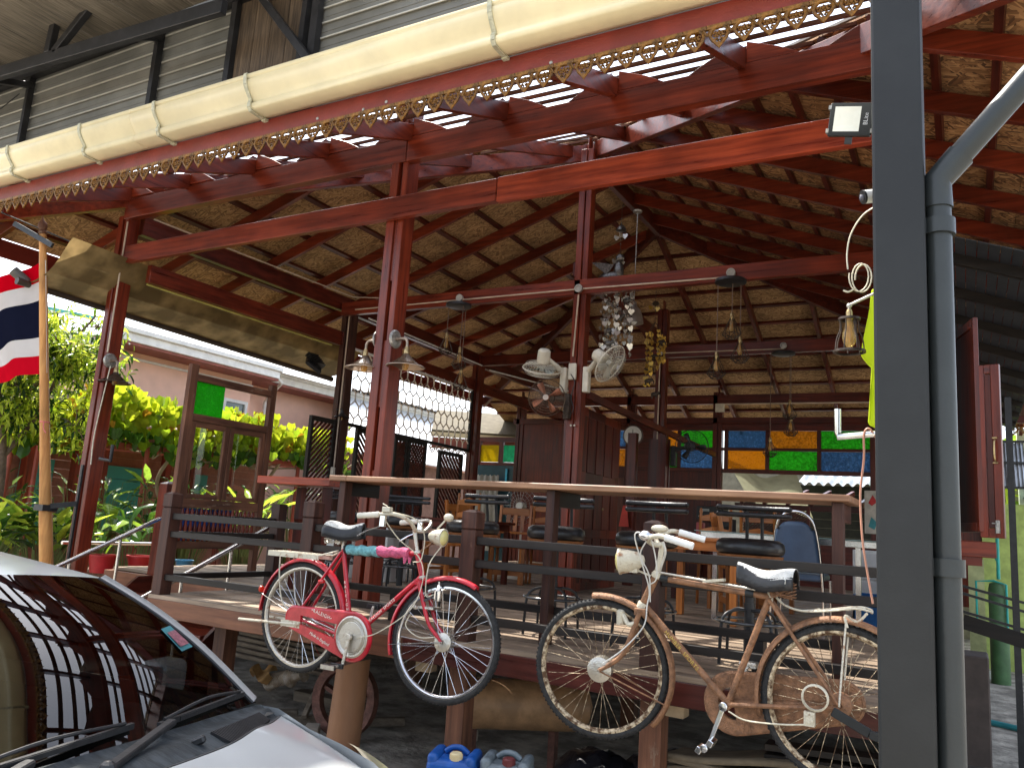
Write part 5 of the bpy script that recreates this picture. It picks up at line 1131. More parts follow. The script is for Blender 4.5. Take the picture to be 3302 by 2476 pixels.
for sx_ in (-.19,.19):
    m = MB(); m.beam((sx_,.19,0),(sx_,.20,.45),.035,.04); m.beam((sx_,.20,.45),(sx_,.30,.95),.035,.04); m.build('back_post', orangew['Z'], c2, bev=.003)
    m = MB(); m.box(sx_-.022,sx_+.022,-.21,-.165,0,.419); m.build('leg', orangew['Z'], c2, bev=.003)
for z, h in ((.60,.03),(.86,.09)): m = MB(); m.beam((-.17,.20+.1*(z-.45)/.5,z),(.17,.20+.1*(z-.45)/.5,z),.02,h); m.build('back_rail', orangew['X'], c2, bev=.003)
for k in range(3): x = -.09+.09*k; m = MB(); m.beam((x,.232,.62),(x,.275,.82),.05,.012,up=(0,1,0)); m.build('back_slat', orangew['Z'], c2)
for yv in (-.18,.19): m = MB(); m.box(-.168,.168,yv-.012,yv+.012,.10,.16); m.build('stretcher', orangew['X'], c2)
chairs = [(c2,-4.86,8.75,.35,'slat back wooden chair leaning sideways behind the railing post, left of the turned chair'),(c1,-4.50,8.85,.15,'ladder back wooden chair with turned posts beside the slat back chair'),(c1,-4.95,7.55,-.3,'ladder back wooden chair behind the red bicycle lamp'),
          (c1,-2.42,8.55,-.25,'ladder back wooden chair left of the black loudspeaker'),(c1,-1.78,8.6,2.9,'ladder back wooden chair right behind the glass table'),(c2,-1.86,8.0,2.0,'slat back wooden chair with its seat turned towards the orange table'),(c2,-5.35,8.6,1.2,'slat back wooden chair half hidden behind the bar stools at the left')]
used = set()
for proto, x, yv, a, lb in chairs:
    if id(proto) not in used: used.add(id(proto)); proto.location = (x,yv,DZ); proto.rotation_euler = (0,0,a); proto['label'] = lb
    else: dup(proto,(x,yv,DZ),a,lb)
def dtable(x, yv, w, d, h, label, mt, legm, rot=0):
    t = thing('dining_table', label, 'table', (x,yv,DZ)); t.rotation_euler = (0,0,rot)
    M_ = Matrix.Translation((x,yv,DZ)) @ Matrix.Rotation(rot,4,'Z')
    m = MB(M_); m.box(-w/2,w/2,-d/2,d/2,h-.03,h); m.build('table_top', mt['X'], t, bev=.005)
    for sy in (-1,1): m = MB(M_); m.box(-w/2+.05,w/2-.05,sy*(d/2-.06)-.01,sy*(d/2-.06)+.01,h-.11,h-.031); m.build('apron', mt['X'], t)
    for sx_ in (-1,1):
        for sy in (-1,1): m = MB(M_); m.box(sx_*(w/2-.07)-.03,sx_*(w/2-.07)+.03,sy*(d/2-.07)-.03,sy*(d/2-.07)+.03,0,h-.112); m.build('leg', legm['Z'], t, bev=.004)
    return t
dtable(-2.0,7.15,.75,.65,.70,'orange wooden dining table behind the rusty bicycle handlebar',orangew,orangew)
dtable(-2.45,8.9,1.1,.7,.72,'dark red dining table behind the orange table',rw,rwd); dtable(-5.2,8.2,1.0,.7,.72,'dark red dining table among the wooden chairs at the left',rw,rwd)
# glass topped table with steel rim
t = thing('glass_table', 'long glass topped table with a polished steel rim beside the blue chair', 'table', (-1.35,7.6,DZ))
m = MB(); m.box(-2.13,-.3,7.2,8.0,DZ+.755,DZ+.763); m.build('glass_top', sheer('table_glass',(.55,.70,.66),.3,.1,.8,.05,3,clear=.5), t)
m = MB(); m.box(-2.08,-.35,7.22,7.26,DZ+.70,DZ+.754); m.box(-2.08,-.35,7.94,7.98,DZ+.70,DZ+.754); m.build('steel_rim', stain, t, bev=.004)
for x in (-1.95,-.78): m = MB(); m.box(x-.02,x+.02,7.24,7.28,DZ,DZ+.70); m.build('leg', stain, t)
# blue banquet chair
t = thing('banquet_chair', 'blue padded banquet chair with a chrome hoop frame', 'chair', (-1.2,7.0,DZ))
X, Yc_ = -1.17, 6.75
m = MB(); m.tube(bez([(X-.20,Yc_,DZ+.0),(X-.19,Yc_-.02,DZ+.42),(X-.15,Yc_-.07,DZ+.80),(X-.09,Yc_-.09,DZ+.92),(X,Yc_-.095,DZ+.95),(X+.09,Yc_-.09,DZ+.92),(X+.15,Yc_-.07,DZ+.80),(X+.19,Yc_-.02,DZ+.42),(X+.20,Yc_,DZ)],6),.012,8); m.build('hoop_frame', chrome, t, smooth=60)
bluev = mat('blue_vinyl',(.045,.075,.13),.42,var=.12)
m = MB(); m.grid(lambda u,v: (X+(u-.5)*(.36-.10*v)*(1-.25*max(0,v-.8)*5*abs(u-.5)*2*.5), Yc_-.03-.055*v-.03*(1-(2*u-1)**2), DZ+.50+.37*v-(.05*(2*u-1)**4 if v > .9 else 0)),12,12); m.build('backrest', bluev, t, smooth=60, solid=.035)
m = MB(); m.box(X-.19,X+.19,Yc_+.0,Yc_+.40,DZ+.42,DZ+.475); m.build('seat', bluev, t, bev=.02, seg=3)
for sx_ in (-1,1): m = MB(); m.tube([(X+sx_*.19,Yc_+.38,DZ+.42),(X+sx_*.20,Yc_+.40,DZ)],.011,8); m.build('front_leg', chrome, t, smooth=60)
# stereo rack, loudspeaker, lattice panels, picture at the back
MB.DEF = KB
t = thing('stereo_rack', 'black stereo amplifier stack on a shelf against the back wall', 'stereo', (-3.5,12.6,DZ)); 
m = MB(); m.box(-3.70,-3.28,12.6,12.9,1.93,2.13); dv = m.build('amplifier', blackpl, t, bev=.004)
m = MB(); m.box(-3.62,-3.50,12.592,12.599,2.05,2.09); m.build('display', mat('display_grey',(.30,.32,.30),.4), dv)
for k in range(6): m = MB(); m.lathe([(0,0),(.012,0),(.010,.012),(0,.014)],(-3.66+.065*k,12.6,1.97),(0,-1,0),10); m.build('knob', dullmetal, dv)
m = MB(); m.box(-3.75,-3.1,12.55,12.95,1.62,1.66); m.box(-3.72,-3.66,12.6,12.9,DZ,1.62); m.box(-3.2,-3.14,12.6,12.9,DZ,1.62); m.build('shelf', rwd['X'], t)
m = MB(); m.box(-3.6,-3.4,12.58,12.8,1.661,1.78); m.build('white_mixer', white, t, bev=.004)
t = thing('loudspeaker', 'small black loudspeaker beside the stereo stack', 'loudspeaker', (-3.22,12.6,1.66)); m = MB(); m.box(-3.31,-3.14,12.60,12.85,1.661,1.95); m.build('cabinet', blackpl, t, bev=.005); m = MB(); m.lathe([(0,.01),(.02,.012),(.05,.0),(.065,.006),(.07,0)],(-3.225,12.6,1.77),(0,-1,0),20); m.build('woofer', rubber, t, smooth=40)
t = thing('lattice_screen', 'dark back lattice screen with light showing between diagonal slats', 'panel', (-2.6,12.95,1.7))
for k in range(24):
    x = -3.08+.045*k
    if -3.05 < x < -2.1: m = MB(); m.beam((x,12.93,1.74),(min(x+.40,-2.08),12.93,1.74+min(.40,-2.08-x)),.010,.018); m.build('slat', rwd['X'], t)
for k in range(8): z = 1.78+.045*k; m = MB(); m.beam((-3.06,12.935,z),(-3.06+(2.16-z),12.935,2.16),.010,.018); m.build('slat', rwd['X'], t)
for a in ((-3.10,-3.06),(-2.60,-2.56),(-2.1,-2.06)): m = MB(); m.box(a[0],a[1],12.90,12.96,1.72,2.2); m.build('frame_post', rwd['Z'], t)
t = thing('framed_picture', 'framed picture with a red and teal figure on the back wall near the steel post', 'picture', (-1.1,12.95,2.2)); m = MB(); m.box(-1.30,-1.05,12.93,12.97,1.86,2.48); m.build('mount', mat('picture_paper',(.50,.45,.38),.7), t)
m = MB(); m.prism([(-1.19,12.927,2.42),(-1.25,12.927,2.30),(-1.20,12.927,2.26),(-1.13,12.927,2.32)],(0,.002,0)); m.build('red_shape', mat('picture_red',(.45,.03,.03),.6), t); m = MB(); m.prism([(-1.21,12.927,2.10),(-1.25,12.927,1.96),(-1.17,12.927,1.92),(-1.13,12.927,2.02)],(0,.002,0)); m.build('teal_shape', mat('picture_teal',(.05,.25,.27),.6), t)
MB.DEF = None
fridge(-1.02,9.0,DZ,.42,.4,.68,'white cooler cabinet on the deck left of the steel post')
t = thing('plastic_crate', 'blue plastic crate on the deck left of the steel post', 'crate', (-.75,8.2,DZ)); m = MB(); 
for a in ((-.93,-.57,8.2,8.215),(-.93,-.57,8.585,8.6),(-.93,-.915,8.2,8.6),(-.585,-.57,8.2,8.6)): m.box(a[0],a[1],a[2],a[3],DZ,DZ+.28)
m.build('walls', mat('crate_blue',(.02,.16,.45),.45), t); m = MB(); m.box(-.915,-.585,8.215,8.585,DZ,DZ+.01); m.build('floor', mat('crate_blue_floor',(.02,.14,.4),.45), t)
t = thing('standing_fan', 'pale standing fan behind the slat back chairs at the left', 'fan', (-5.2,9.6,DZ)); m = MB()
for q in range(2,6): m.tube([(-5.2+.05*q*math.cos(2*PI*k/28),9.55,DZ+.95+.05*q*math.sin(2*PI*k/28)) for k in range(28)],.003,4,True)
for k in range(24): a = 2*PI*k/24; m.tube([(-5.2+.05*math.cos(a),9.54,DZ+.95+.05*math.sin(a)),(-5.2+.25*math.cos(a),9.55,DZ+.95+.25*math.sin(a))],.002,3)
m.build('guard', dullmetal, t); m = MB(); m.tube([(-5.2,9.62,0+DZ),(-5.2,9.62,DZ+.95)],.015,8); m.lathe([(0,0),(.18,0),(.17,.03),(0,.05)],(-5.2,9.62,DZ),(0,0,1),20); m.lathe([(0,0),(.05,0),(.05,.12),(0,.13)],(-5.2,9.53,DZ+.95),(0,1,0),14); m.build('stand', whitepl, t, smooth=40)
m = MB(); m.prism([(-4.05,10.35,2.0),(-4.0,10.35,2.0),(-3.96,10.35,1.72),(-4.10,10.35,1.72)],(0,.01,0)); tag(m.build('cloth_strap', mat('red_strap',(.5,.05,.03),.7)), 'red cloth strap hanging by the partition upright', 'strap')
for i, (x, yv, z, w, h, d, col, lb) in enumerate(((-5.1,8.15,1.667,.10,.12,.08,(.5,.5,.48),'small white box on the red table among the chairs'),(-2.6,8.85,1.667,.08,.14,.08,(.35,.06,.05),'small red jar on the dark red table'),(-2.25,8.95,1.667,.14,.06,.10,(.10,.10,.11),'small black tray on the dark red table'))):
    m = MB(); m.box(x,x+w,yv,yv+d,z,z+h); tag(m.build('table_box', mat('box_col%d' % i, col, .5), bev=.006), lb, 'box')
# ================================================================ SILVER CAR
car = thing('car', 'silver car with a dark windscreen parked in front of the deck', 'car', (-3,1.35,0))
paint = mat('silver_paint', (.47,.49,.49), .33, .35, .02, 2, coat=.5, det=1)
CY = 1.35
half = [(-1.24,0),(-1.27,.20),(-1.36,.40),(-1.52,.55),(-1.70,.66),(-1.88,.75),(-2.06,.825),(-2.6,.85),(-3.4,.855),(-4.3,.85),(-4.9,.80),(-5.2,.62),(-5.28,.3),(-5.3,0)]
def outline(dx, dy): 
    h = [(x+(dx if x > -1.9 else (-dx if x < -4.8 else 0)), y*dy) for x, y in half]
    return [(x, CY+y) for x, y in h] + [(x, CY-y) for x, y in h[-2:0:-1]]
m = MB(); lv = [(.20,-.04,.95),(.28,.06,1.0),(.50,.08,1.02),(.62,.07,1.02),(.78,.05,1.015),(.90,.015,1.005),(.955,0,.99)]
n = len(outline(0,1)); vs = []
for z, dx, dy in lv:
    for x, y in outline(dx, dy):
        zz = z + (.025 if z > .9 and x < -2.0 else 0)
        vs.append((x,y,zz))
m.add(vs, [(i*n+k, i*n+(k+1)%n, (i+1)*n+(k+1)%n, (i+1)*n+k) for i in range(len(lv)-1) for k in range(n)]+[tuple(range(n-1,-1,-1))])
body = m.build('body', paint, car, smooth=50)
# bonnet: rear edge bows forward, front edge follows the nose
def rear(t):                                               # t -1 (near side) .. 1 (far side)
    return (-1.845-.195*abs(t)**2.6, CY+.81*t)
def front(t):
    a = abs(t); x = -1.24-.02*a-.10*a**2-.34*a**4; return (x, CY+.66*t)
def bonnet(u, v):
    t = -1+2*u; r_, f_ = rear(t), front(t); k = v; x = r_[0]+(f_[0]-r_[0])*k; y = r_[1]+(f_[1]-r_[1])*k
    crown = .018*(1-t*t)+.012*math.exp(-((abs(t)-.62)/.12)**2)*(1-k*.5); z = .978-.028*k-.05*k**3+crown*(1-.7*k**3)-.018*abs(t)**6
    return (x,y,z)
m = MB(); m.grid(bonnet, 60, 16); m.build('bonnet', paint, car, smooth=70)
lens_m = mat('yellowed_lens', (.62,.56,.26), .22, 0, .12, 8, coat=.6)
for s_ in (1,-1):
    m = MB()
    def hl(u, v, s_=s_):
        a = .62+.35*u; a2 = max(.02,1-u*1.0); 
        t = 1.0-.50*u; f_ = front(t); x0, y0 = -1.70+.40*u, .655-.27*u**1.3
        return (x0+.015+.05*v*(1-u*.3), CY+s_*(y0+.035*v+.012), .958-.02*u-.16*v*min(1,.35+u*1.4)+.008*math.sin(PI*v))
    m.grid(hl, 16, 8); m.build('headlight', lens_m, car, smooth=60)
# black cowl with vents, nozzle
def cowl(u, v):
    t = -1+2*u; r_ = rear(t); g_ = (-2.06-.07*abs(t)**2.2, CY+.815*t)
    return (g_[0]+(r_[0]-.012-g_[0])*v, g_[1]+(r_[1]-g_[1])*v, .996-.026*v+.012*(1-t*t)-.008*math.sin(v*3*PI)*.6-.012*abs(t)**6)
m = MB(); m.grid(cowl, 48, 12); cw = m.build('cowl', greypl, car, smooth=40)
m = MB(); m.tube([(rear(-1+2*k/40)[0]-.006, rear(-1+2*k/40)[1], bonnet(k/40,0)[2]-.004) for k in range(41)], .006, 6); m.build('bonnet_seal', blackpl, car)
for k in range(34):
    u = .74+.19*k/34; a, b = cowl(u,.52), cowl(u+.004,.90); m = MB(); m.beam((a[0],a[1],a[2]+.004),(b[0],b[1],b[2]+.005),.0038,.008); m.build('vent_slat', blackpl, cw)
m = MB(); p = cowl(.685,.55); m.beam((p[0],p[1],p[2]-.004),(p[0]+.03,p[1]+.012,p[2]+.012),.022,.022); m.build('washer_nozzle', blackpl, cw, bev=.005)
# windscreen, roof, pillars
def wsb(t): return (-2.06-.07*abs(t)**2.2, CY+.80*t, .996+.012*(1-t*t))
def wst(t): return (-2.70-.04*abs(t)**2.2, CY+.645*t, 1.395-.035*abs(t)**2)
def screen(u, v):
    t = -1+2*u; a, b = wsb(t*.975), wst(t*.985); bow = math.sin(PI*v)*.028
    return (a[0]+(b[0]-a[0])*v+bow*.55, a[1]+(b[1]-a[1])*v, a[2]+(b[2]-a[2])*v+bow)
glassd = pane('tinted_glass', (.085,.09,.09), .0, 1.52, 1.7)
m = MB(); m.grid(screen, 40, 20); ws = m.build('windscreen', glassd, car, smooth=80)
def roof(u, v):
    t = -1+2*u; a = wst(t); z = a[2]+.115*math.sin(min(1,v*2.0)*PI/2)*(1-.45*abs(t)**3)-.02*max(0,v-.55)-.16*max(0,v-.8)
    return (a[0]-.004-2.05*v, CY+(a[1]-CY)*(1+.05*math.sin(PI*v)), z)
m = MB(); m.grid(roof, 36, 24); m.build('roof', paint, car, smooth=80)
for s_ in (1,-1):
    m = MB(); pts = []
    rows = []
    for k in range(15):
        v = k/14; p = Vector(screen((1+s_)/2, v)); q = p+Vector((-.05-.02*v, s_*.045, -.012)); r_ = q+Vector((-.03,s_*.015,-.05)); rows.append((p+Vector((0,-s_*.012,.004)),p+Vector((-.015,s_*.02,.012)),q,r_))
    m.add([tuple(x) for r_ in rows for x in r_], [(i*4+j,i*4+j+1,(i+1)*4+j+1,(i+1)*4+j) for i in range(14) for j in range(3)]); m.build('pillar', paint, car, smooth=70)
    m = MB(); m.tube([tuple(Vector(screen((1+s_)/2, k/14))+Vector((.003,-s_*.022,.003))) for k in range(15)], .004, 6); m.build('screen_moulding', blackpl, car)
    m = MB(); e0 = [roof((1+s_)/2, k/12) for k in range(13)]; y1 = CY+s_*.83
    m.add([p for p in e0]+[(p[0]+.05-.25*k/12, y1, .985) for k, p in enumerate(e0)], [(k,k+1,13+k+1,13+k) for k in range(12)]); m.build('side_window', glassd, car)
    m = MB(); m.tube([(-3.5,y1-s_*.02,.98),(-3.48,CY+s_*.70,1.44)],.03,6); m.build('door_pillar', blackpl, car)
    wc = -1.95; 
    for wx in (-1.95,-4.5):
        w_ = MB(); w_.lathe([(.20,-.09),(.29,-.1),(.305,-.06),(.305,.06),(.29,.1),(.20,.09)],(wx,CY+s_*.76,.305),(0,1,0),28); wh = w_.build('wheel', rubber, car, smooth=40)
        w_ = MB(); w_.lathe([(0,.08),(.05,.085),(.19,.07),(.205,.095)],(wx,CY+s_*.76,.305),(0,s_,0),20); w_.build('rim', dullmetal, wh, smooth=40)
    m = MB(); m.box(-2.72,-2.60,CY+s_*.88-.05,CY+s_*.88+.10,.93,1.06); m.build('mirror', paint, car, bev=.03, seg=3)
m = MB(); b0 = [roof(k/12,1.0) for k in range(13)]; m.add([p for p in b0]+[(-5.12,CY-.7+1.4*k/12,.985) for k in range(13)], [(k,k+1,13+k+1,13+k) for k in range(12)]); m.build('rear_window', glassd, car)
m = MB(); m.grid(lambda u,v: (-5.3+3.3*u, CY-.83+1.66*v, .90+.04*math.sin(PI*v)), 6, 6); m.build('cabin_floor', blackpl, car)
m = MB(); m.grid(lambda u,v: (-2.75+.72*v, CY-.76+1.52*u, .985-.06*(1-v)+.015*math.sin(u*6)), 20, 8); m.build('dashboard', blackpl, car, smooth=60)
for s_ in (-.38,.38):
    m = MB(); m.box(-3.55,-3.40,CY+s_-.24,CY+s_+.24,.7,1.18); st_ = m.build('seat_back', mat('grey_seat',(.16,.15,.13),.8), car, bev=.05, seg=3); m = MB(); m.box(-3.53,-3.43,CY+s_-.12,CY+s_+.12,1.19,1.33); m.build('headrest', mat('grey_headrest',(.14,.13,.12),.8), st_, bev=.03, seg=3)
m = MB(); m.tube([(-2.82+.08*math.cos(2*PI*k/28),CY-.38+.18*math.sin(2*PI*k/28),1.03+.15*math.cos(2*PI*k/28)) for k in range(28)],.014,8,True); m.build('steering_wheel', blackpl, car, smooth=60)
# sticker just outside the glass, its colours darkened as if seen through the tint
p0, p1, p2, p3 = [Vector(screen(u,v))+Vector((.004,0,.004)) for u,v in ((.925,.52),(.972,.54),(.965,.38),(.912,.36))]
m = MB(); m.add([tuple(p) for p in (p0,p1,p2,p3)],[(0,1,2,3)]); stk = m.build('sticker', mat('sticker_teal',(.03,.15,.17),.5), car)
q = [lerp(lerp(p0,p1,a),lerp(p3,p2,a),b) for a,b in ((.10,.22),(.90,.22),(.90,.85),(.10,.85))]; m = MB(); m.add([tuple(Vector(x)+Vector((.003,0,.003))) for x in q],[(0,1,2,3)]); m.build('sticker_field', mat('sticker_red',(.22,.08,.10),.5,var=.4,sc=90), stk)
# wipers
def wiper(base, tip0, tip1, mid):
    w = MB(); w.beam(base, mid, .028, .018); w.ball((base[0],base[1],base[2]),.022,10,7); o = w.build('wiper_arm', blackpl, car, bev=.004)
    w = MB(); w.beam(tip0, tip1, .012, .016); w.beam(lerp(tip0,tip1,.2),lerp(tip0,tip1,.8),.018,.012); 
    a, b = Vector(tip0)+Vector((0,0,.012)), Vector(tip1)+Vector((0,0,.012)); w.tube(bez([tuple(lerp(a,b,.05)),tuple(Vector(lerp(a,b,.5))+Vector((.004,0,.018))),tuple(lerp(a,b,.95))],6),.005,6); w.build('wiper_blade', blackpl, o)
wiper((-1.93,1.33,1.005),(-2.06,1.62,1.030),(-2.145,2.08,1.030),(-2.05,1.66,1.035)); wiper((-1.95,.95,1.01),(-2.03,.95,1.035),(-2.085,1.55,1.040),(-2.03,1.20,1.035))

ROT = R(8); pv = Vector((-2.06,2.12,0)); dl = Vector(car.location)-pv; car.rotation_euler = (0,0,ROT); car.location = pv+Matrix.Rotation(ROT,3,'Z') @ dl
# ================================================================ STEEL POST with pipe, lamps and cables
t = thing('steel_post', 'dark grey square steel post standing in the right foreground', 'post', (-.14,2.35,0))
m = MB(); m.box(-.205,-.076,2.30,2.43,0,3.8); m.build('shaft', steelp, t, bev=.008, seg=2)
m = MB(); m.box(-.25,-.03,2.26,2.47,0,.012); m.build('base_plate', steelp, t)
t = thing('drain_pipe', 'grey plastic drain pipe with an elbow, fixed beside the steel post', 'pipe', (-.03,2.36,0))
px, py, pr_ = -.046, 2.365, .0325
m = MB(); m.tube([(px,py,0),(px,py,2.60)],pr_,24); m.build('straight_pipe', pvc, t, smooth=40)
m = MB(); m.tube([(px,py,2.575),(px,py,2.655),(px+.058,py,2.722)],pr_+.005,28); m.build('elbow', pvc, t, smooth=35)
m = MB(); m.tube([(px+.035,py,2.697),(px+.75,py,3.53)],pr_,28); m.build('sloping_pipe', pvc, t, smooth=40)
for z in (2.52,1.615):
    m = MB(); m.lathe([(pr_+.001,-.022),(pr_+.009,-.022),(pr_+.009,.022),(pr_+.001,.022)],(px,py,z),(0,0,1),24); m.box(px-pr_-.014,px-pr_+.006,py-.03,py-.022,z-.022,z+.022); m.build('clip', pvc, t, smooth=30)
m = MB(); m.box(-.0755,-.070,2.37,2.39,1.0,2.35); m.build('sealant', mat('grey_sealant',(.20,.20,.19),.9,bump=.6), t)
# floodlight facing out
t = thing('led_floodlight', 'black flat floodlight with white reflector fixed to the steel post', 'floodlight', (-.27,2.40,2.9))
Mf = frame_M((-.268,2.385,2.893), (.985,.10,-.14), (.22,-.22,1.0))
m = MB(Mf); m.box(-.060,.060,-.048,.048,-.014,.006); hs = m.build('housing', blackpl, t, bev=.003)
m = MB(Mf); m.box(-.058,.058,-.046,.046,.0062,.0085); m.build('front_glass', mat('black_glass',(.012,.013,.015),.06,var=.1,coat=.6), t)
m = MB(Mf); m.add([(-.046,-.036,.010),(.026,-.036,.010),(.026,.036,.010),(-.046,.036,.010),(-.028,-.018,.0088),(.008,-.018,.0088),(.008,.018,.0088),(-.028,.018,.0088)],[(0,1,5,4),(1,2,6,5),(2,3,7,6),(3,0,4,7),(4,5,6,7)]); m.build('reflector', mat('reflector_white',(.86,.86,.74),.25,var=.05,coat=.5), t)
text('BLite', .017, Mf @ Matrix.Translation((.042,.0,.0105)) @ Matrix.Rotation(PI/2,4,'Z'), mat('print_white',(.7,.7,.7),.5), t)
for sx_ in (-1,1):
    for sy in (-1,1): m = MB(Mf); m.box(sx_*.061-.004,sx_*.061+.004,sy*.034-.006,sy*.034+.006,-.010,.0105); m.build('clip', dullmetal, t)
m = MB(Mf); m.box(-.01,.01,-.07,-.049,-.012,-.002); m.beam((.03,-.02,-.015),(.055,.0,-.045),.02,.012); m.build('bracket', blackpl, t)
t = thing('security_camera', 'small white security camera peeking out from behind the steel post', 'camera', (-.22,2.45,2.66))
m = MB(); m.tube([(-.238,2.42,2.66),(-.16,2.47,2.68)],.020,14); m.build('housing', white, t, smooth=40); m = MB(); m.tube([(-.2415,2.418,2.659),(-.237,2.4205,2.6605)],.0205,14); m.build('lens_ring', blackpl, t, smooth=40); m = MB(); m.ball((-.241,2.418,2.657),.010,10,8); m.build('lens', mat('lens_glass',(.1,.1,.12),.05), t, smooth=60)
t = thing('caged_lamp', 'bulb in an open wire cage on an arm beside the steel post', 'lamp', (-.2,2.45,2.35))
m = MB(); m.tube([(-.205,2.44,2.375),(-.281,2.45,2.345)],.0045,8); m.ball((-.283,2.45,2.342),.008,8,6); m.tube([(-.283,2.45,2.342),(-.283,2.45,2.325)],.004,6); m.build('arm', dullmetal, t, smooth=40)
socket(t, (-.283,2.45,2.300), brass, .42); bulb(t, (-.283,2.45,2.300), .62)
m = MB()
for r_, z in ((.027,2.302),(.041,2.205)): m.lathe([(r_-.005,-.003),(r_+.004,-.003),(r_+.004,.003),(r_-.005,.003)],(-.283,2.45,z),(0,0,1),28)
for k in range(7):
    a = 2*PI*k/7; m.tube(bez([(-.283+.026*math.cos(a),2.45+.026*math.sin(a),2.302),(-.283+.026*math.cos(a),2.45+.026*math.sin(a),2.27),(-.283+.036*math.cos(a),2.45+.036*math.sin(a),2.24),(-.283+.040*math.cos(a),2.45+.040*math.sin(a),2.205)],4),.0019,5)
m.build('wire_cage', darkbrz, t, smooth=40)
m = MB(); m.tube(bez([(-.205,2.49,2.66),(-.25,2.5,2.635),(-.283,2.5,2.58),(-.294,2.5,2.52),(-.292,2.5,2.47)],6),.0022,6)
m.tube([(-.268+.025*math.cos(t_*.35)+.0004*t_,2.5+.0006*t_,2.445+.044*math.sin(t_*.35)) for t_ in range(8,46)],.0022,6); m.tube(bez([(-.27,2.50,2.41),(-.29,2.5,2.40),(-.305,2.5,2.405)],5),.003,5); tag(m.build('coiled_cable', cable, smooth=60), 'coiled pale cable hanging left of the steel post above the caged bulb', 'cable')
yel = sheer('lime_cloth', (.74,.86,.04), .45, .8, .05, .12, 6)
m = MB(); sh = [(-.232,2.42),(-.240,2.36),(-.264,2.215),(-.250,2.195),(-.236,2.18),(-.238,2.10),(-.247,2.01),(-.20,1.985),(-.06,1.97),(-.06,2.42)]
m.prism([(x,2.55+.012*math.sin(i*2.2),z) for i,(x,z) in enumerate(sh)],(0,.035,0)); tag(m.build('hung_shirt', yel, smooth=60, bev=.006, seg=2), 'lime yellow cloth hanging behind the steel post', 'cloth')
m = MB(); m.tube([(-.19,2.50,1.975),(-.322,2.5,1.963),(-.322,2.5,1.975),(-.322,2.5,2.045)],.0095,14); tag(m.build('steel_tube', stain, smooth=50), 'polished steel tube bent upwards, sticking out behind the steel post', 'tube')
m = MB(); m.tube(bez([(-.21,2.5,1.945),(-.235,2.49,1.985),(-.25,2.49,1.97),(-.252,2.5,1.90),(-.262,2.5,1.80),(-.258,2.5,1.68),(-.245,2.5,1.58),(-.232,2.5,1.50)],6),.0032,6); tag(m.build('hanging_cord', mat('pink_cord',(.55,.26,.17),.5), smooth=60), 'orange pink cord hanging from the bent steel tube', 'cord')

# ================================================================ RIGHT SIDE: shutters, lean-to, tank, rails
t = thing('side_hut_wall', 'dark wall of the side hut that carries the red shutters', 'wall', (.0,6.3,0)); m = MB(); m.box(-.16,-.10,6.0,8.8,0,3.6); m.build('wall_panel', blk['Z'], t); m = MB(); m.box(-.10,.16,6.02,6.10,1.64,1.74); m.build('sill', rw['X'], t, bev=.004); m = MB(); m.box(-.09,.08,6.03,6.09,1.585,1.638); m.build('lower_rail', rwd['X'], t)
def shutter(x0, x1, y0, y1, z0, z1, label, th=.03):
    t = thing('window_shutter', label, 'shutter', (x0,y0,z0)); d = Vector((x1-x0,y1-y0,0)); L_ = d.length; M_ = frame_M((x0,y0,z0), d, (0,0,1))
    def b(a0,a1,b0,b1,c0,c1,nm,mt): m = MB(M_); m.box(a0,a1,b0,b1,c0,c1); return m.build(nm, mt, t, bev=.003)
    b(0,.05,0,z1-z0,-th,0,'stile',rw['Z']); b(L_-.05,L_,0,z1-z0,-th,0,'stile',rw['Z']); b(.051,L_-.051,0,.06,-th,0,'rail',rw['X']); b(.051,L_-.051,z1-z0-.06,z1-z0,-th,0,'rail',rw['X']); b(.051,L_-.051,.061,z1-z0-.061,-th*.75,-th*.3,'panel',rwd['Z'])
    return t, M_, L_
t, M_, L_ = shutter(-.06,.070,6.42,5.97,1.80,3.20,'red window shutter beside the drain pipe, seen almost edge on')
t, M_, L_ = shutter(.072,.205,5.985,5.94,1.765,2.875,'red window shutter with a metal pull handle, right of the drain pipe')
m = MB(M_); hx = L_-.035; m.tube(bez([(hx,.62,.004),(hx,.60,.022),(hx,.55,.026),(hx,.50,.022),(hx,.48,.004)],5),.006,8); m.tube([(hx-.015,.63,.004),(hx+.015,.63,.004)],.006,6); m.tube([(hx-.015,.47,.004),(hx+.015,.47,.004)],.006,6); m.build('pull_handle', brass, t, smooth=50)
m = MB(M_); m.box(hx-.012,hx+.012,.03,.11,.001,.008); m.tube([(hx-.03,.09,.012),(hx+.0,.09,.012),(hx+.0,.03,.012)],.006,6); m.build('bolt', dullmetal, t)
lt = thing('lean_to_roof', 'dark sloping roof of the lean-to with slits of daylight, far right', 'roof', (.3,11,3.7))
for k in range(11):
    x0 = -.10+.075*k; m = MB(); z0 = 4.02-.37*(x0+.1)
    m.prism([(x0,6.6,z0),(x0+.070,6.6,z0-.026),(x0+.070,15.4,z0-.026),(x0,15.4,z0)],(0,0,.01)); m.build('metal_sheet', mat('dark_sheet',(.035,.038,.045),.6) if k == 0 else bpy.data.materials['dark_sheet'], lt)
for k in range(9): y = 7.0+.95*k; m = MB(); m.beam((-.1,y,3.98),(.70,y,3.69),.05,.09); m.build('rafter', blk['X'], lt)
nb = thing('neighbour_house', 'orange neighbouring house with gold carved trim at the right edge', 'house', (1.2,16,0))
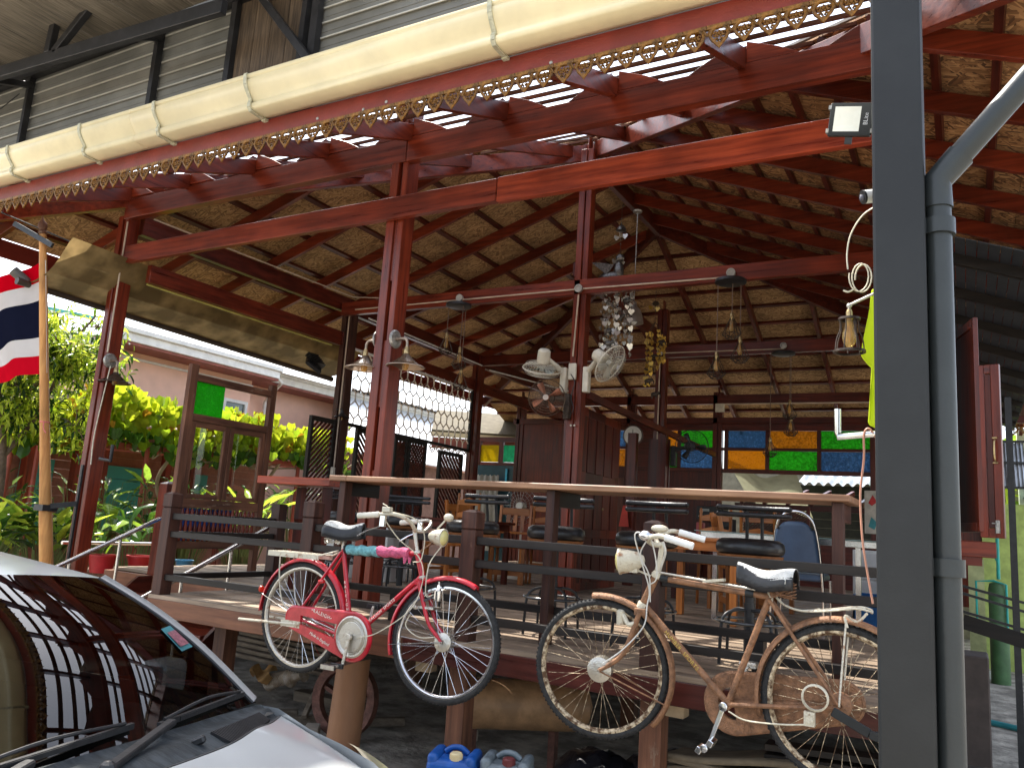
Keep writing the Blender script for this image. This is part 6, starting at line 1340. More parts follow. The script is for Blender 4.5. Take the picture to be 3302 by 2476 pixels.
m = MB(); m.box(.66,3.0,16.0,16.2,3.86,4.16); m.build('orange_fascia', mat('orange_paint',(.60,.24,.07),.5), nb); m = MB(); m.prism([(.62,15.9,4.22),(3,15.9,4.30),(3,15.9,4.42),(.62,15.9,4.28)],(0,.3,0)); m.build('teal_roof_edge', mat('teal_roof',(.05,.42,.42),.45), nb)
m = MB(); m.box(.62,3,15.88,15.9,4.16,4.215); m.build('yellow_edge', mat('lime_edge',(.50,.52,.12),.5), nb)
for k in range(12): o = link('carving', tm, nb); o.location = (.72+.2*k,12.02,3.86); o.scale = (1.5,1,1.3)
m = MB(); m.box(.8,3.0,16.4,16.6,0,3.85); m.build('wall', mat('pale_green_wall',(.52,.60,.42),.7), nb)
for k in range(5): m = MB(); m.beam((.86,16.3,3.0-.35*k),(1.3,16.25,3.12-.35*k),.25,.03); m.build('louvre_slat', mat('louvre',(.12,.2,.18),.5) if k == 0 else bpy.data.materials['louvre'], nb)
cr2 = thing('corrugated_awning', 'grey corrugated awning sheet below the lean-to roof', 'awning', (.5,12,2.9))
m = MB(); m.grid(lambda u,v: (.36+.30*u, 12.2-.5*v, 3.12-.62*v+.012*math.sin(u*2*PI*7)), 70, 1); m.build('metal_sheet', bpy.data.materials['galvanised'], cr2, smooth=60)
for z, yv in ((3.13,12.2),(2.83,11.95),(2.50,11.7)): m = MB(); m.beam((.30,yv,z),(.70,yv,z),.03,.03); m.build('bar', blackpl, cr2)
m = MB(); m.box(.20,1.2,14.5,14.7,0,2.45); lw = m.build('lime_wall', mat('lime_wall_paint',(.42,.52,.14),.7)); tag(lw, 'lime green wall behind the water tank', 'wall')
tk = thing('water_tank', 'dark green water tank with teal pipes behind the ramp rail', 'tank', (.34,13,0))
m = MB(); m.lathe([(0,0),(.115,0),(.115,1.22),(.10,1.29),(.04,1.32),(0,1.32)],(.345,13,0),(0,0,1),20); m.build('tank_body', mat('tank_green',(.06,.14,.05),.5), tk, smooth=40)
m = MB(); m.tube([(.09,12.9,.75),(.09,12.9,1.31),(.30,12.9,1.33),(.44,12.9,1.29),(.44,12.9,.70)],.014,8); m.tube([(.36,13.1,1.35),(.36,13.1,1.95)],.022,8); m.tube([(.26,13.1,1.78),(.35,13.1,1.6)],.016,8); m.build('teal_pipe', mat('teal_pipe_paint',(.02,.36,.30),.4), tk, smooth=40)
m = MB(); m.box(.0,.20,13.6,13.7,0,1.6); m.build('pump_cupboard', mat('yellow_green',(.45,.47,.22),.6), tk)
rr = thing('ramp_railing', 'black sloping ramp railing beyond the drain pipe at the right edge', 'railing', (.2,8,1.2))
for z0, z1 in ((1.39,1.31),(1.33,1.23),(1.18,1.09)): m = MB(); m.beam((-.05,8.0,z0),(.75,8.0,z1-.09),.02,.022); m.build('rail', blackpl, rr)
m = MB(); m.beam((-.05,8.0,1.10),(.75,8.0,.90),.05,.12); m.build('ramp_beam', blk['X'], rr); m = MB(); m.box(.31,.36,7.98,8.02,0,3.0); m.build('upright', blackpl, rr)
m = MB(); m.box(-.06,.115,7.0,7.4,0.0,.93); tag(m.build('cardboard_box', mat('dark_board',(.08,.06,.05),.8), bev=.01), 'dark box standing on the ground behind the drain pipe', 'box')
m = MB(); m.tube([(-.1,9.9,.03),(.7,9.5,.03)],.028,8); tag(m.build('hose', mat('teal_hose',(.04,.25,.27),.5), smooth=40), 'teal hose lying on the ground at the right edge', 'hose')
m = MB(); m.box(.19,.42,13.2,14.2,.004,.012); o = m.build('floor_grate', mat('grate',(.55,.57,.56),.5,.3)); tag(o, 'pale metal floor grate in front of the water tank', 'grate')
# ================================================================ UNDER THE DECK
t = thing('concrete_pillar', 'tan painted round pillar stub under the red bicycle pedal', 'pillar', (-3.68,4.5,0))
m = MB(); n_ = 28; v = []
for k in range(n_): a = 2*PI*k/n_; v.append((-3.69+.115*math.cos(a),4.5+.115*math.sin(a),0))
for k in range(n_): a = 2*PI*k/n_; v.append((-3.655+.112*math.cos(a),4.5+.112*math.sin(a),.645+.045*math.cos(a)))
m.add(v,[(k,(k+1)%n_,n_+(k+1)%n_,n_+k) for k in range(n_)]+[tuple(range(n_,2*n_))]); m.build('shaft', tan, t, smooth=40)
t = thing('iron_wheel', 'rusty iron spoked wheel leaning behind the tan pillar', 'wheel', (-4.08,4.95,0)); c_ = (-4.07,4.95,.29); ax_ = (.12,-1,.08)
m = MB(); m.lathe([(.205,-.03),(.27,-.035),(.275,0),(.27,.035),(.205,.03),(.20,0),(.205,-.03)],c_,ax_,36); m.build('rim', mat('rust_iron',(.16,.07,.05),.6,.2,.3,20,.3,60), t, smooth=40)
for k in range(5): a = 2*PI*k/5+.3; m = MB(); m.beam(c_,(c_[0]+.21*math.cos(a),c_[1],c_[2]+.21*math.sin(a)),.03,.05,up=(0,1,0)); m.build('spoke', bpy.data.materials['rust_iron'], t)
m = MB(); m.lathe([(0,-.05),(.05,-.05),(.05,.05),(0,.05)],c_,ax_,16); m.build('hub', bpy.data.materials['rust_iron'], t, smooth=40)
t = thing('air_tank', 'old tan compressor air tank lying under the deck behind the red bicycle wheel', 'tank', (-2.8,5.1,.2))
d_ = Vector((.86,.50,.03)).normalized(); c_ = Vector((-3.05,5.0,.42))
m = MB(); m.lathe([(0,-.115),(.06,-.108),(.115,-.08),(.15,-.04),(.165,0),(.168,.01),(.165,.02),(.165,.75),(.11,.85),(0,.88)],tuple(c_),tuple(d_),32); m.build('vessel', tanktan, t, smooth=35)
m = MB(); m.box(-3.03,-2.98,5.0,5.06,.10,.27); m.build('leg', bpy.data.materials['rust_iron'], t); m = MB(); m.box(-2.55,-2.5,5.3,5.36,.0,.30); m.build('leg', bpy.data.materials['rust_iron'], t); m = MB(); m.lathe([(.02,-.02),(.055,-.02),(.06,0),(.055,.02),(.02,.02)],(-3.0,5.02,.06),(.3,-1,0),18); m.build('caster', rubber, t, smooth=40)
m = MB(); m.tube([tuple(c_-d_*.12+Vector((0,0,-.02))),tuple(c_-d_*.145+Vector((0,0,-.025)))],.014,8); m.build('drain_plug', rubber, t)
def jerry(x, yv, mt, cap, label, rot=0):
    t = thing('jerry_can', label, 'jerry can', (x,yv,0), 'plastic jerry cans on the ground'); M_ = Matrix.Translation((x,yv,0)) @ Matrix.Rotation(rot,4,'Z')
    m = MB(M_); m.box(-.14,.14,-.115,.115,0,.375); m.build('body', mt, t, bev=.045, seg=5)
    m = MB(M_)
    pts = [(-.13,-.10,.352),(.13,-.10,.352)]
    m.box(-.135,-.07,-.108,.108,.335,.402); m.build('shoulder', mt, t, bev=.028, seg=5); m = MB(M_); m.box(.075,.135,-.108,.108,.335,.402); m.build('shoulder', mt, t, bev=.028, seg=5)
    m = MB(M_); m.tube(bez([(-.06,.02,.385),(-.02,.02,.410),(.03,.02,.410),(.07,.02,.385)],5),.016,8); m.build('handle', mt, t, smooth=50)
    m = MB(M_); m.lathe([(.028,.0),(.034,.002),(.034,.036),(.028,.042),(0,.042)],(.02,-.06,.365),(0,0,1),20)
    for k in range(20): a = 2*PI*k/20; m.beam((.02+.034*math.cos(a),-.06+.034*math.sin(a),.37),(.02+.034*math.cos(a),-.06+.034*math.sin(a),.398),.004,.004)
    m.build('cap', cap, t, smooth=30)
jerry(-2.50,4.03,bluepl,mat('cream_cap',(.62,.50,.28),.5),'blue plastic jerry can with a cream cap',.32); jerry(-2.23,4.14,greycan,maroonpl,'grey plastic jerry can with a maroon cap',.30)
# wrapped bundle, planks, rubble
t = thing('wrapped_bundle', 'bundle wrapped in torn brown and white paper under the red bicycle rear wheel', 'bundle', (-4.9,5.2,.2))
m = MB(); m.tube([lerp((-5.12,5.2,.22),(-4.72,5.2,.34),k/14) for k in range(15)],[.05+.012*math.sin(k*2.3)+.02*math.sin(k*.9) for k in range(15)],12); m.build('roll', mat('wrap_paper',(.50,.38,.26),.8,var=.3,sc=14,bump=.5,col2=(.62,.55,.47)), t, smooth=50)
m = MB(); 
for k in range(14): q = lerp((-5.05,5.2,.25),(-4.80,5.2,.32),k/14); m.tube([(q[0]+.058*math.sin(a)*.3,q[1]-.062*math.cos(a),q[2]+.062*math.sin(a)) for a in [2*PI*i/12 for i in range(12)]],.004,4,True)
m.build('string', mat('string',(.60,.48,.36),.8), t)
m = MB(); m.grid(lambda u,v: (-5.2+.22*u,5.12-.05*math.sin(v*5),.26+.10*v+.04*math.sin(u*7+v*3)),10,8); m.build('torn_paper', mat('torn_paper',(.36,.20,.07),.8,var=.3), t, smooth=30)
def pile(name, label, cat, items, mt, nm='plank'):
    t = thing(name, label, cat, items[0][0]); 
    for a, b, w, h in items: m = MB(); m.beam(a,b,w,h); m.build(nm, mt, t, bev=.003)
    return t
pile('plank_stack', 'stack of old grey planks under the deck behind the red bicycle', 'planks', [((-5.35,4.95+.04*k,.47+.035*k),(-4.4,5.15+.04*k,.40+.035*k),.16,.03) for k in range(5)], oldplank)
pile('timber_offcuts', 'heap of timber offcuts on the ground beside the iron wheel', 'timber', [((-4.6,4.9,.05),(-4.3,5.2,.09),.07,.06),((-4.75,4.75,.03),(-4.35,4.8,.04),.06,.05),((-4.45,4.95,.10),(-4.5,5.1,.24),.04,.04),((-5.0,4.9,.04),(-4.7,5.15,.05),.09,.06),((-4.2,5.3,.05),(-3.9,5.5,.07),.06,.06),((-4.9,5.35,.14),(-4.2,5.4,.12),.12,.08)], oldplank, 'offcut')
for i, (x, yv, z, a) in enumerate(((-4.22,4.8,.07,.5),(-4.62,4.7,.04,.1),(-3.35,5.6,.05,.8))):
    m = MB(Matrix.Translation((x,yv,z)) @ Matrix.Rotation(a,4,'Z') @ Matrix.Rotation(.4*(i==0),4,'X')); m.box(-.05,.05,-.035,.035,-.04,.04); tag(m.build('concrete_block', concrete, bev=.004), ['tilted concrete block leaning at the left rim of the iron wheel','flat concrete block in the rubble under the wrapped bundle','concrete block in the shade behind the air tank'][i], 'block')
# dark sacks and boards in the shadow under the right half
rnd = random.Random(4)
blacksack = mat('black_sack', (.012,.013,.018), .35, 0, .3, 8, .4, 20)
for i, (x, yv, r_, lb) in enumerate(((-2.05,5.0,.24,'black plastic sack lying under the deck beside the air tank'),(-1.6,5.15,.28,'black plastic sack under the front wheel of the rusty bicycle'),(-1.2,5.3,.26,'black plastic sack in the shadow behind the rusty chain case'))):
    m = MB(); m.ball((x,yv,r_*.6),r_,22,14,(1.2,.9,.62)); m.v = [(a+.02*math.sin(b*40+c*31+i),b+.02*math.sin(a*37+c*29),c+.015*math.sin(a*43+b*27)) for a,b,c in m.v]; tag(m.build('rubbish_sack', blacksack, smooth=80), lb, 'sack')
t = thing('cardboard_stack', 'flat stack of warped cardboard under the rusty bicycle pedal', 'cardboard', (-1.2,4.6,.3))
for k in range(3):
    m = MB(); m.grid(lambda u,v,k=k: (-1.50+.85*u+.02*k, 4.50+.35*v, .40+.045*k+.05*u+.02*math.sin(u*5+k*2)-.04*(1-u)*v), 16, 4); m.build('sheet', mat('old_card',(.20,.155,.10),.85,var=.2,bump=.2) if k == 0 else bpy.data.materials['old_card'], t, smooth=60, solid=.03)
m = MB(); m.box(-1.5,-.6,4.55,4.85,.05,.38); m.build('crate', weath['X'], t)
pile('long_boards', 'long dark boards with one pale board under the rear wheel of the rusty bicycle', 'boards', [((-.95,4.62,.50+.05*k),(.4,4.62+.02*k,.56+.05*k),.12,.035) for k in range(3)], blk['X'])
m = MB(); m.beam((-.78,4.52,.40),(.35,4.52,.44),.10,.03); tag(m.build('pale_board', mat('pale_board_wood',(.42,.36,.18),.7), bev=.003), 'single pale yellowish board at the foot of the rusty bicycle rear wheel', 'board')
for i, (x,yv) in enumerate(((-3.02,4.44),(-1.38,4.44))):
    m = MB(); m.box(x-.05,x+.05,yv-.05,yv+.05,.70,.795); tag(m.build('wood_packing_block', mat('pale_block',(.40,.30,.19),.8) if i == 0 else bpy.data.materials['pale_block'], bev=.003), ['pale wooden packing block under the edge beam behind the red bicycle front wheel','pale wooden packing block under the edge beam behind the rusty bicycle front wheel'][i], 'block')

# ================================================================ FLAG
t = thing('flag_pole', 'pale wooden flag pole strapped to the left column', 'pole', (-7.87,4.85,0))
pa, pb = Vector((-7.84,4.92,.5)), Vector((-7.90,4.30,4.16))
m = MB(); m.tube([tuple(lerp(pa,pb,k/8)) for k in range(9)],[.062,.062,.060,.050,.045,.042,.040,.037,.033],10); m.build('shaft', polew, t, smooth=40)
dz_ = (pb-pa).normalized(); m = MB(); m.lathe([(.033,0),(.045,.02),(.03,.04),(.045,.075),(.04,.11),(.015,.14),(.008,.17),(0,.19)],tuple(pb),tuple(dz_),16); m.build('finial', weath['Z'], t, smooth=40)
m = MB(); q = lerp(pa,pb,.275); m.box(q[0]-.075,q[0]+.075,q[1]-.075,q[1]+.075,q[2]-.03,q[2]+.03); m.beam((q[0]+.07,q[1],q[2]+.02),(-7.70,4.97,q[2]+.06),.015,.05); m.box(-7.72,-7.69,4.955,4.975,.9,1.95); m.build('strap_bracket', blackpl, t)
m = MB(); q = lerp(pa,pb,.50); m.tube([(q[0]+.046*math.cos(a),q[1]+.046*math.sin(a),q[2]) for a in [2*PI*i/14 for i in range(14)]],.006,5,True); m.tube(bez([(q[0]+.04,q[1]-.03,q[2]),(q[0]+.06,q[1]-.04,q[2]-.06),(q[0]+.10,q[1]-.03,q[2]-.11)],5),.005,5); m.build('pink_string', mat('pink_string',(.6,.15,.15),.7), t)
fl = thing('flag', 'striped red, white and dark blue flag hanging from the wooden pole', 'flag', tuple(lerp(pa,pb,.9)))
cols = [('red_stripe',(.60,.002,.012)),('white_stripe',(.66,.62,.61)),('blue_stripe',(.010,.012,.028)),('white_stripe',(.70,.67,.66)),('red_stripe',(.62,.005,.02))]
bnd = [0,1/6,1/3,2/3,5/6,1]
ftop, fbot = Vector(lerp(pa,pb,.93)), Vector(lerp(pa,pb,.63))
def flagp(u, v):
    p = ftop+(fbot-ftop)*v; sag = .20*u+.16*u*u*(1-.9*v)-.10*u*v
    return (p.x-1.15*u+.05, p.y-.10*u+.05*math.sin(u*9+v*2.5)*min(1,u*3), p.z-sag+.02*math.sin(u*11+v*4)*u)
for k in range(5):
    m = MB(); m.grid(lambda u,v,k=k: flagp(u*1.0+.035, bnd[k]+(bnd[k+1]-bnd[k])*v), 30, 6); m.build(cols[k][0], sheer(cols[k][0]+'_cloth%d' % k, cols[k][1], .35, .8, .0, .06, 5), fl, smooth=70)
m = MB(); m.grid(lambda u,v: flagp(.035*u, v), 2, 12); m.build('hem', sheer('hem_cloth',(.62,.56,.50),.4,.8,.04,.1,5), fl, smooth=70)
# rolled awning along the left eave
aw = thing('rolled_awning', 'yellowed plastic awning rolled on a dark pole along the left eave', 'awning', (-8.1,6.5,3.8))
m = MB(); m.tube([(-8.12,4.25,3.69),(-8.10,8.85,3.57)],.038,12); m.build('pole', mat('dark_pole',(.05,.035,.025),.5), aw, smooth=40)
m = MB(); m.grid(lambda u,v: (-8.10+.62*v+.10*math.sin(PI*v)*.3, 4.35+4.4*u, 3.70-.115*u+.40*v**1.2-.07*math.sin(PI*v)+.004*math.sin(u*60+v*8)*math.sin(PI*v)), 80, 10); m.build('sheet', tarpm, aw, smooth=60)
m = MB(); m.tube([(-7.46,5.2,3.875),(-7.30,7.9,3.83)],.010,6); m.build('cord', mat('yellow_cord',(.50,.46,.12),.6), aw)
m = MB(); m.beam((-8.25,4.2,4.28),(-7.70,4.3,4.02),.025,.05); m.build('bracket', blackpl, aw); m = MB(); m.tube([(-8.20,4.24,3.80),(-8.13,4.36,3.70)],.050,12); m.build('winch', mat('winch_grey',(.12,.11,.10),.5,.4), aw, smooth=40)
m = MB(); m.tube(bez([(-8.4,4.05,4.40),(-7.9,4.6,4.18),(-7.66,4.95,4.06)],6),.008,5); tag(m.build('stay_cable', blackpl), 'black stay cable running from the gutter end to the left column', 'cable')

# ================================================================ LEFT GARDEN AND HOUSES
pink = mat('pink_wall', (.88,.56,.43), .75, var=.06, sc=1.5)
hs = thing('pink_house', 'pink rendered house with a white gutter and grey metal roof behind the vine', 'house', (-15,13,0))
m = MB(); m.box(-22,-14.7,9.3,13.35,0,4.6); m.build('wall', pink, hs); m = MB(); m.box(-22,-15.2,13.351,24,0,4.6); m.build('wall', pink, hs)
soff = mat('maroon_soffit',(.28,.085,.06),.6)
m = MB(); m.box(-15.0,-14.0,9.0,13.5,4.58,4.63); m.box(-15.5,-14.5,13.501,24,4.58,4.63); m.build('soffit', soff, hs)
m = MB(); m.box(-14.06,-13.96,9.0,13.5,4.632,4.80); m.box(-14.06,-13.90,9.0,13.55,4.801,4.90); m.box(-14.56,-14.46,13.56,24,4.632,4.80); m.box(-14.56,-14.40,13.56,24,4.801,4.90); m.build('gutter', white, hs, bev=.01)
m = MB(); m.grid(lambda u,v: (-13.98-4.5*v, 8.9+15*u, 4.88+1.2*v+.018*math.sin(u*2*PI*60)), 360, 1); m.build('metal_roof', mat('pale_metal_roof',(.62,.64,.66),.4,.3,.1,3), hs, smooth=50)
m = MB(); m.box(-14.69,-14.66,9.3,13.36,4.42,4.47); m.build('wall_moulding', white, hs)
m = MB(); m.tube([(-14.2,13.55,4.75),(-14.3,13.9,4.62),(-14.75,14.1,4.45),(-15.05,14.15,4.2),(-15.05,14.15,2.0)],.045,10); m.build('downpipe', white, hs, smooth=40)
m = MB(); 
for a in ((12.55,12.62,3.05,4.05),(13.18,13.25,3.05,4.05),(12.62,13.18,3.98,4.05),(12.62,13.18,3.05,3.12),(12.62,13.18,3.40,3.44)): m.box(-14.70,-14.64,a[0],a[1],a[2],a[3])
wf = m.build('window_frame', white, hs); m = MB(); m.box(-14.695,-14.685,12.62,13.18,3.12,3.98); m.build('window_pane', mat('grey_pane',(.10,.13,.13),.1,coat=.5), wf)
lb_ = thing('garden_building', 'low red boarded building with turquoise shutters behind the pergola', 'building', (-13.5,9,0))
sid = mat('red_siding',(.33,.12,.075),.65,var=.15,rnd=.12)
for k in range(19): m = MB(); m.beam((-13.1,4.5,.1+.145*k),(-13.1,12.6,.1+.145*k),.03,.142,up=(.08,0,1)); m.build('board', sid, lb_)
m = MB(); m.prism([(-12.4,4.2,2.86),(-12.4,12.9,2.86),(-14.5,12.9,3.5),(-14.5,4.2,3.5)],(0,0,.05)); m.build('roof', mat('brown_roof',(.24,.18,.13),.8), lb_); m = MB(); m.box(-12.42,-12.36,4.2,12.9,2.70,2.858); m.build('fascia', soff, lb_)
tealp = mat('turquoise_paint',(.055,.30,.235),.5,var=.08,sc=2)
for y0, y1 in ((7.35,7.9),(8.55,9.55),(10.35,11.0)):
    for k in range(6): m = MB(); m.box(-13.04,-13.01,y0,y1,.85+.225*k,1.069+.225*k); m.build('shutter_board', tealp, lb_, bev=.006)
for yv in (6.2,7.2,8.0,8.45,9.7,10.25,11.1): m = MB(); m.box(-12.75,-12.6,yv,yv+.12,0,2.85); m.build('post', rw['Z'], lb_)
gh = thing('teal_roof_house', 'house with a turquoise roof edge and red boards behind the leafy tree', 'house', (-16,6,0))
m = MB(); m.prism([(-14.2,4.0,4.60),(-14.2,9.0,4.92),(-16.5,9.0,5.3),(-16.5,4.0,5.0)],(0,0,.06)); m.build('roof', mat('turq_roof',(.10,.46,.42),.4), gh); m = MB(); m.box(-14.9,-14.8,4,8.8,0,4.62); m.build('wall', soff, gh); m = MB(); m.box(-14.3,-14.2,4.0,9.0,4.42,4.59); m.build('fascia', white, gh)
wr = thing('white_roof_house', 'sunlit white metal roof seen through the hexagon grille', 'house', (-13,18,0))
wmr = mat('white_metal_roof',(.74,.75,.76),.5,.0,.06,3)
for k in range(26):
    y0 = 12.9+.42*k; m = MB(); m.prism([(-11.2,y0,2.9),(-11.2,y0+.405,2.9),(-15.5,y0+5.3,5.3),(-15.5,y0+4.895,5.3)],(0,0,.03)); m.build('roof_sheet', wmr, wr)
m = MB(); m.box(-13.5,-11.6,15.0,25,0,2.9); m.build('wall', mat('shade_wall',(.22,.12,.09),.8), wr)
se = thing('small_eave', 'small dark porch roof with a cream edge seen through the right of the hexagon grille', 'roof', (-9.6,15.0,3.4))
m = MB(); m.prism([(-10.3,14.6,3.55),(-8.6,15.6,3.55),(-9.2,16.6,4.15),(-10.9,15.6,4.15)],(0,0,.05)); m.build('roof', mat('olive_roof',(.12,.10,.06),.8), se); m = MB(); m.beam((-10.3,14.6,3.50),(-8.6,15.6,3.50),.05,.10); m.build('cream_edge', cream, se); m = MB(); m.beam((-10.3,14.65,3.32),(-8.6,15.65,3.32),.04,.24); m.build('red_board', soff, se)
for k in range(14): o = link('carving', tm, se); a_ = math.atan2(1,1.7); o.rotation_euler = (0,0,a_); p_ = lerp((-10.25,14.62,3.2),(-8.65,15.56,3.2),k/13); o.location = (p_[0]+3.975*math.sin(a_), p_[1]-3.975*math.cos(a_), 3.21)
# pergola
pg = thing('pergola', 'red steel pergola that carries the climbing plant', 'pergola', (-10.9,9,0))
for x, yv in ((-10.8,5.95),(-10.8,7.95),(-10.8,11.15),(-12.0,7.0),(-12.0,10.5)): m = MB(); m.tube([(x,yv,0),(x,yv,2.45)],.035,10); m.build('post', mat('red_steel',(.30,.06,.035),.5) if yv == 5.95 else bpy.data.materials['red_steel'], pg, smooth=40)
for x in (-10.8,-11.4,-12.0): m = MB(); m.beam((x,5.2,2.36),(x,12.6,2.52),.05,.07); m.build('beam', bpy.data.materials['red_steel'], pg)
for k in range(12): yv = 5.4+.62*k; m = MB(); m.beam((-10.6,yv,2.44+.02*k),(-12.3,yv,2.44+.02*k),.035,.04); m.build('cross_bar', weath['X'], pg)
# climbing plant with large rounded leaves
def leafmesh(nm, mt, kind):
    m = MB()
    if kind == 'round':
        P = [(0,0,0),(-.42,-.12,.05),(-.55,.25,.10),(-.42,.62,.06),(0,.95,-.10),(.42,.62,.06),(.55,.25,.10),(.42,-.12,.05),(0,.35,-.03)]
        m.add(P,[(8,0,1),(8,1,2),(8,2,3),(8,3,4),(8,4,5),(8,5,6),(8,6,7),(8,7,0)])
    elif kind == 'lance':
        P = [(0,0,0),(-.13,.3,.05),(-.10,.65,.02),(0,1,-.12),(.10,.65,.02),(.13,.3,.05),(0,.5,-.02)]; m.add(P,[(6,0,1),(6,1,2),(6,2,3),(6,3,4),(6,4,5),(6,5,0)])
    else:
        P = [(0,0,0),(-.10,.25,.30),(-.20,.55,.42),(-.10,.85,.30),(0,1.05,.12),(.10,.85,.30),(.20,.55,.42),(.10,.25,.30),(0,.3,.26),(0,.6,.36)]; m.add(P,[(0,1,8),(8,1,2),(8,2,9),(9,2,3),(9,3,4),(9,4,5),(9,5,6),(8,9,6),(8,6,7),(0,8,7)])
    me = m.mesh(nm, 60); me.materials.append(mt); return me
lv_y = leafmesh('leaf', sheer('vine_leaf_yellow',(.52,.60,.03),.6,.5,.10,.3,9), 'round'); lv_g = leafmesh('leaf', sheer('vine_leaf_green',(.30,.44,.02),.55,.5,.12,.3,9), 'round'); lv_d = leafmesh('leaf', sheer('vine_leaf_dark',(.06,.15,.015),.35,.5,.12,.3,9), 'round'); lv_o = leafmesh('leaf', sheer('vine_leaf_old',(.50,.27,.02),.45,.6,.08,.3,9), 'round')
rnd = random.Random(11)
vp = thing('climbing_plant', 'climbing plant with large yellow green rounded leaves over the pergola', 'plant', (-10.9,9,2.4))
rest = {}
def vine_pos():
    yv = rnd.uniform(5.9,12.4); top = 2.70+.52*min(1,(yv-5.6)/1.6)+.10*math.sin(yv*2.7)+.07*math.sin(yv*6.1+1); zlow = 2.30+.03*(yv-6)+.12*math.sin(yv*1.9)
    f_ = rnd.random(); z = zlow+(top-zlow)*f_**.8; x = -10.75+rnd.gauss(0,.16)-.55*rnd.random()*f_
    return x, yv, z, f_
for i in range(2400):
    x, yv, z, f_ = vine_pos()
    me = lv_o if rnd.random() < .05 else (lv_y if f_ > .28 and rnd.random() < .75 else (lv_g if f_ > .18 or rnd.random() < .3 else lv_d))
    s_ = rnd.uniform(.10,.185); rot = (rnd.uniform(-.5,.5)-PI*.42, rnd.uniform(-.5,.5), rnd.uniform(-PI,PI)*.42+PI/2.1)
    M_ = Matrix.LocRotScale((x,yv,z), Matrix.Rotation(rot[2],3,'Z') @ Matrix.Rotation(rot[0],3,'X') @ Matrix.Rotation(rot[1],3,'Y'), (s_,s_,s_))
    if i < 300 and x > -10.9:
        o = link('leaf', me, vp); o.matrix_parent_inverse = Matrix.Identity(4); o.location = M_.translation-Vector((-10.9,9,2.4)); o.rotation_euler = M_.to_euler(); o.scale = (s_,s_,s_)
    else: rest.setdefault(me, []).append(M_)
def scatter(name, me, mats_, parent):
    base = np.array([v.co[:] for v in me.vertices]); faces = [tuple(p.vertices) for p in me.polygons]; V = []; F = []
    for k, M_ in enumerate(mats_):
        A = np.array(M_.to_3x3()); V.append(base @ A.T+np.array(M_.translation)); off = k*len(base); F += [tuple(i+off for i in f) for f in faces]
    m2 = bpy.data.meshes.new(name); m2.from_pydata(np.vstack(V).tolist(), [], F); m2.materials.append(me.materials[0]); m2.shade_smooth()
    return link(name, m2, parent, kind='stuff')
for me, ms in rest.items(): scatter('foliage', me, ms, vp)
m = MB()
for k in range(26):
    yv = rnd.uniform(6.0,12.2); m.tube(bez([(-10.8,yv,2.5),(-10.9+rnd.uniform(-.2,.2),yv+rnd.uniform(-.6,.6),2.40+rnd.uniform(-.15,.1)),(-10.85,yv+rnd.uniform(-1.2,1.2),2.5+rnd.uniform(-.2,.25))],5),rnd.uniform(.008,.02),5)
for yv in (8.4,10.6,11.7): m.tube(bez([(-10.9,yv,0),(-10.8,yv+.15,1.1),(-10.95,yv-.1,1.9),(-10.8,yv+.1,2.5)],6),.03,6)
m.build('stem', mat('vine_stem',(.30,.24,.15),.8), vp, smooth=50)
# tree with narrow leaves at far left
def leafy_tree(name, label, trunk_pts, r0, centers, me, n, size, seed, cat='tree', dens=1.0, barkc=(.20,.14,.10), droop=.3):
    rnd = random.Random(seed); t = thing(name, label, cat, trunk_pts[0][0])
    m = MB()
    for pts, ra, rb_ in trunk_pts_iter(trunk_pts, r0): b = bez(pts,5); m.tube(b,[ra+(rb_-ra)*i/(len(b)-1) for i in range(len(b))],7)
    m.build('trunk', mat(name+'_bark',barkc,.85,var=.3,sc=20,bump=.5), t, smooth=60)
    ms = []
    for i in range(n):
        c_, rr = rnd.choice(centers); d = Vector((rnd.gauss(0,1),rnd.gauss(0,1),rnd.gauss(0,1))).normalized()*rr*rnd.random()**.5
        p = Vector(c_)+d; s_ = size*rnd.uniform(.6,1.3); rz = rnd.uniform(-PI,PI)
        ms.append(Matrix.LocRotScale(p, Matrix.Rotation(rz,3,'Z') @ Matrix.Rotation(rnd.uniform(-1.1,.6)-droop,3,'X') @ Matrix.Rotation(rnd.uniform(-.6,.6),3,'Y'), (s_,s_,s_)))
    half_ = len(ms)//2
    for meq, part in ((me[0], ms[:half_]), (me[1], ms[half_:])): scatter('crown', meq, part, t)
    return t
def trunk_pts_iter(tp, r0): return [(pts, ra, rb_) for pts, ra, rb_ in tp] if isinstance(tp[0][0], list) else tp
lan_y = leafmesh('leaf', sheer('narrow_leaf_bright',(.52,.62,.06),.6,.5,.10,.3,9), 'lance'); lan_g = leafmesh('leaf', sheer('narrow_leaf_green',(.24,.38,.04),.5,.5,.12,.3,9), 'lance'); lan_d = leafmesh('leaf', sheer('narrow_leaf_dark',(.03,.085,.015),.35,.5,.12,.3,9), 'lance')
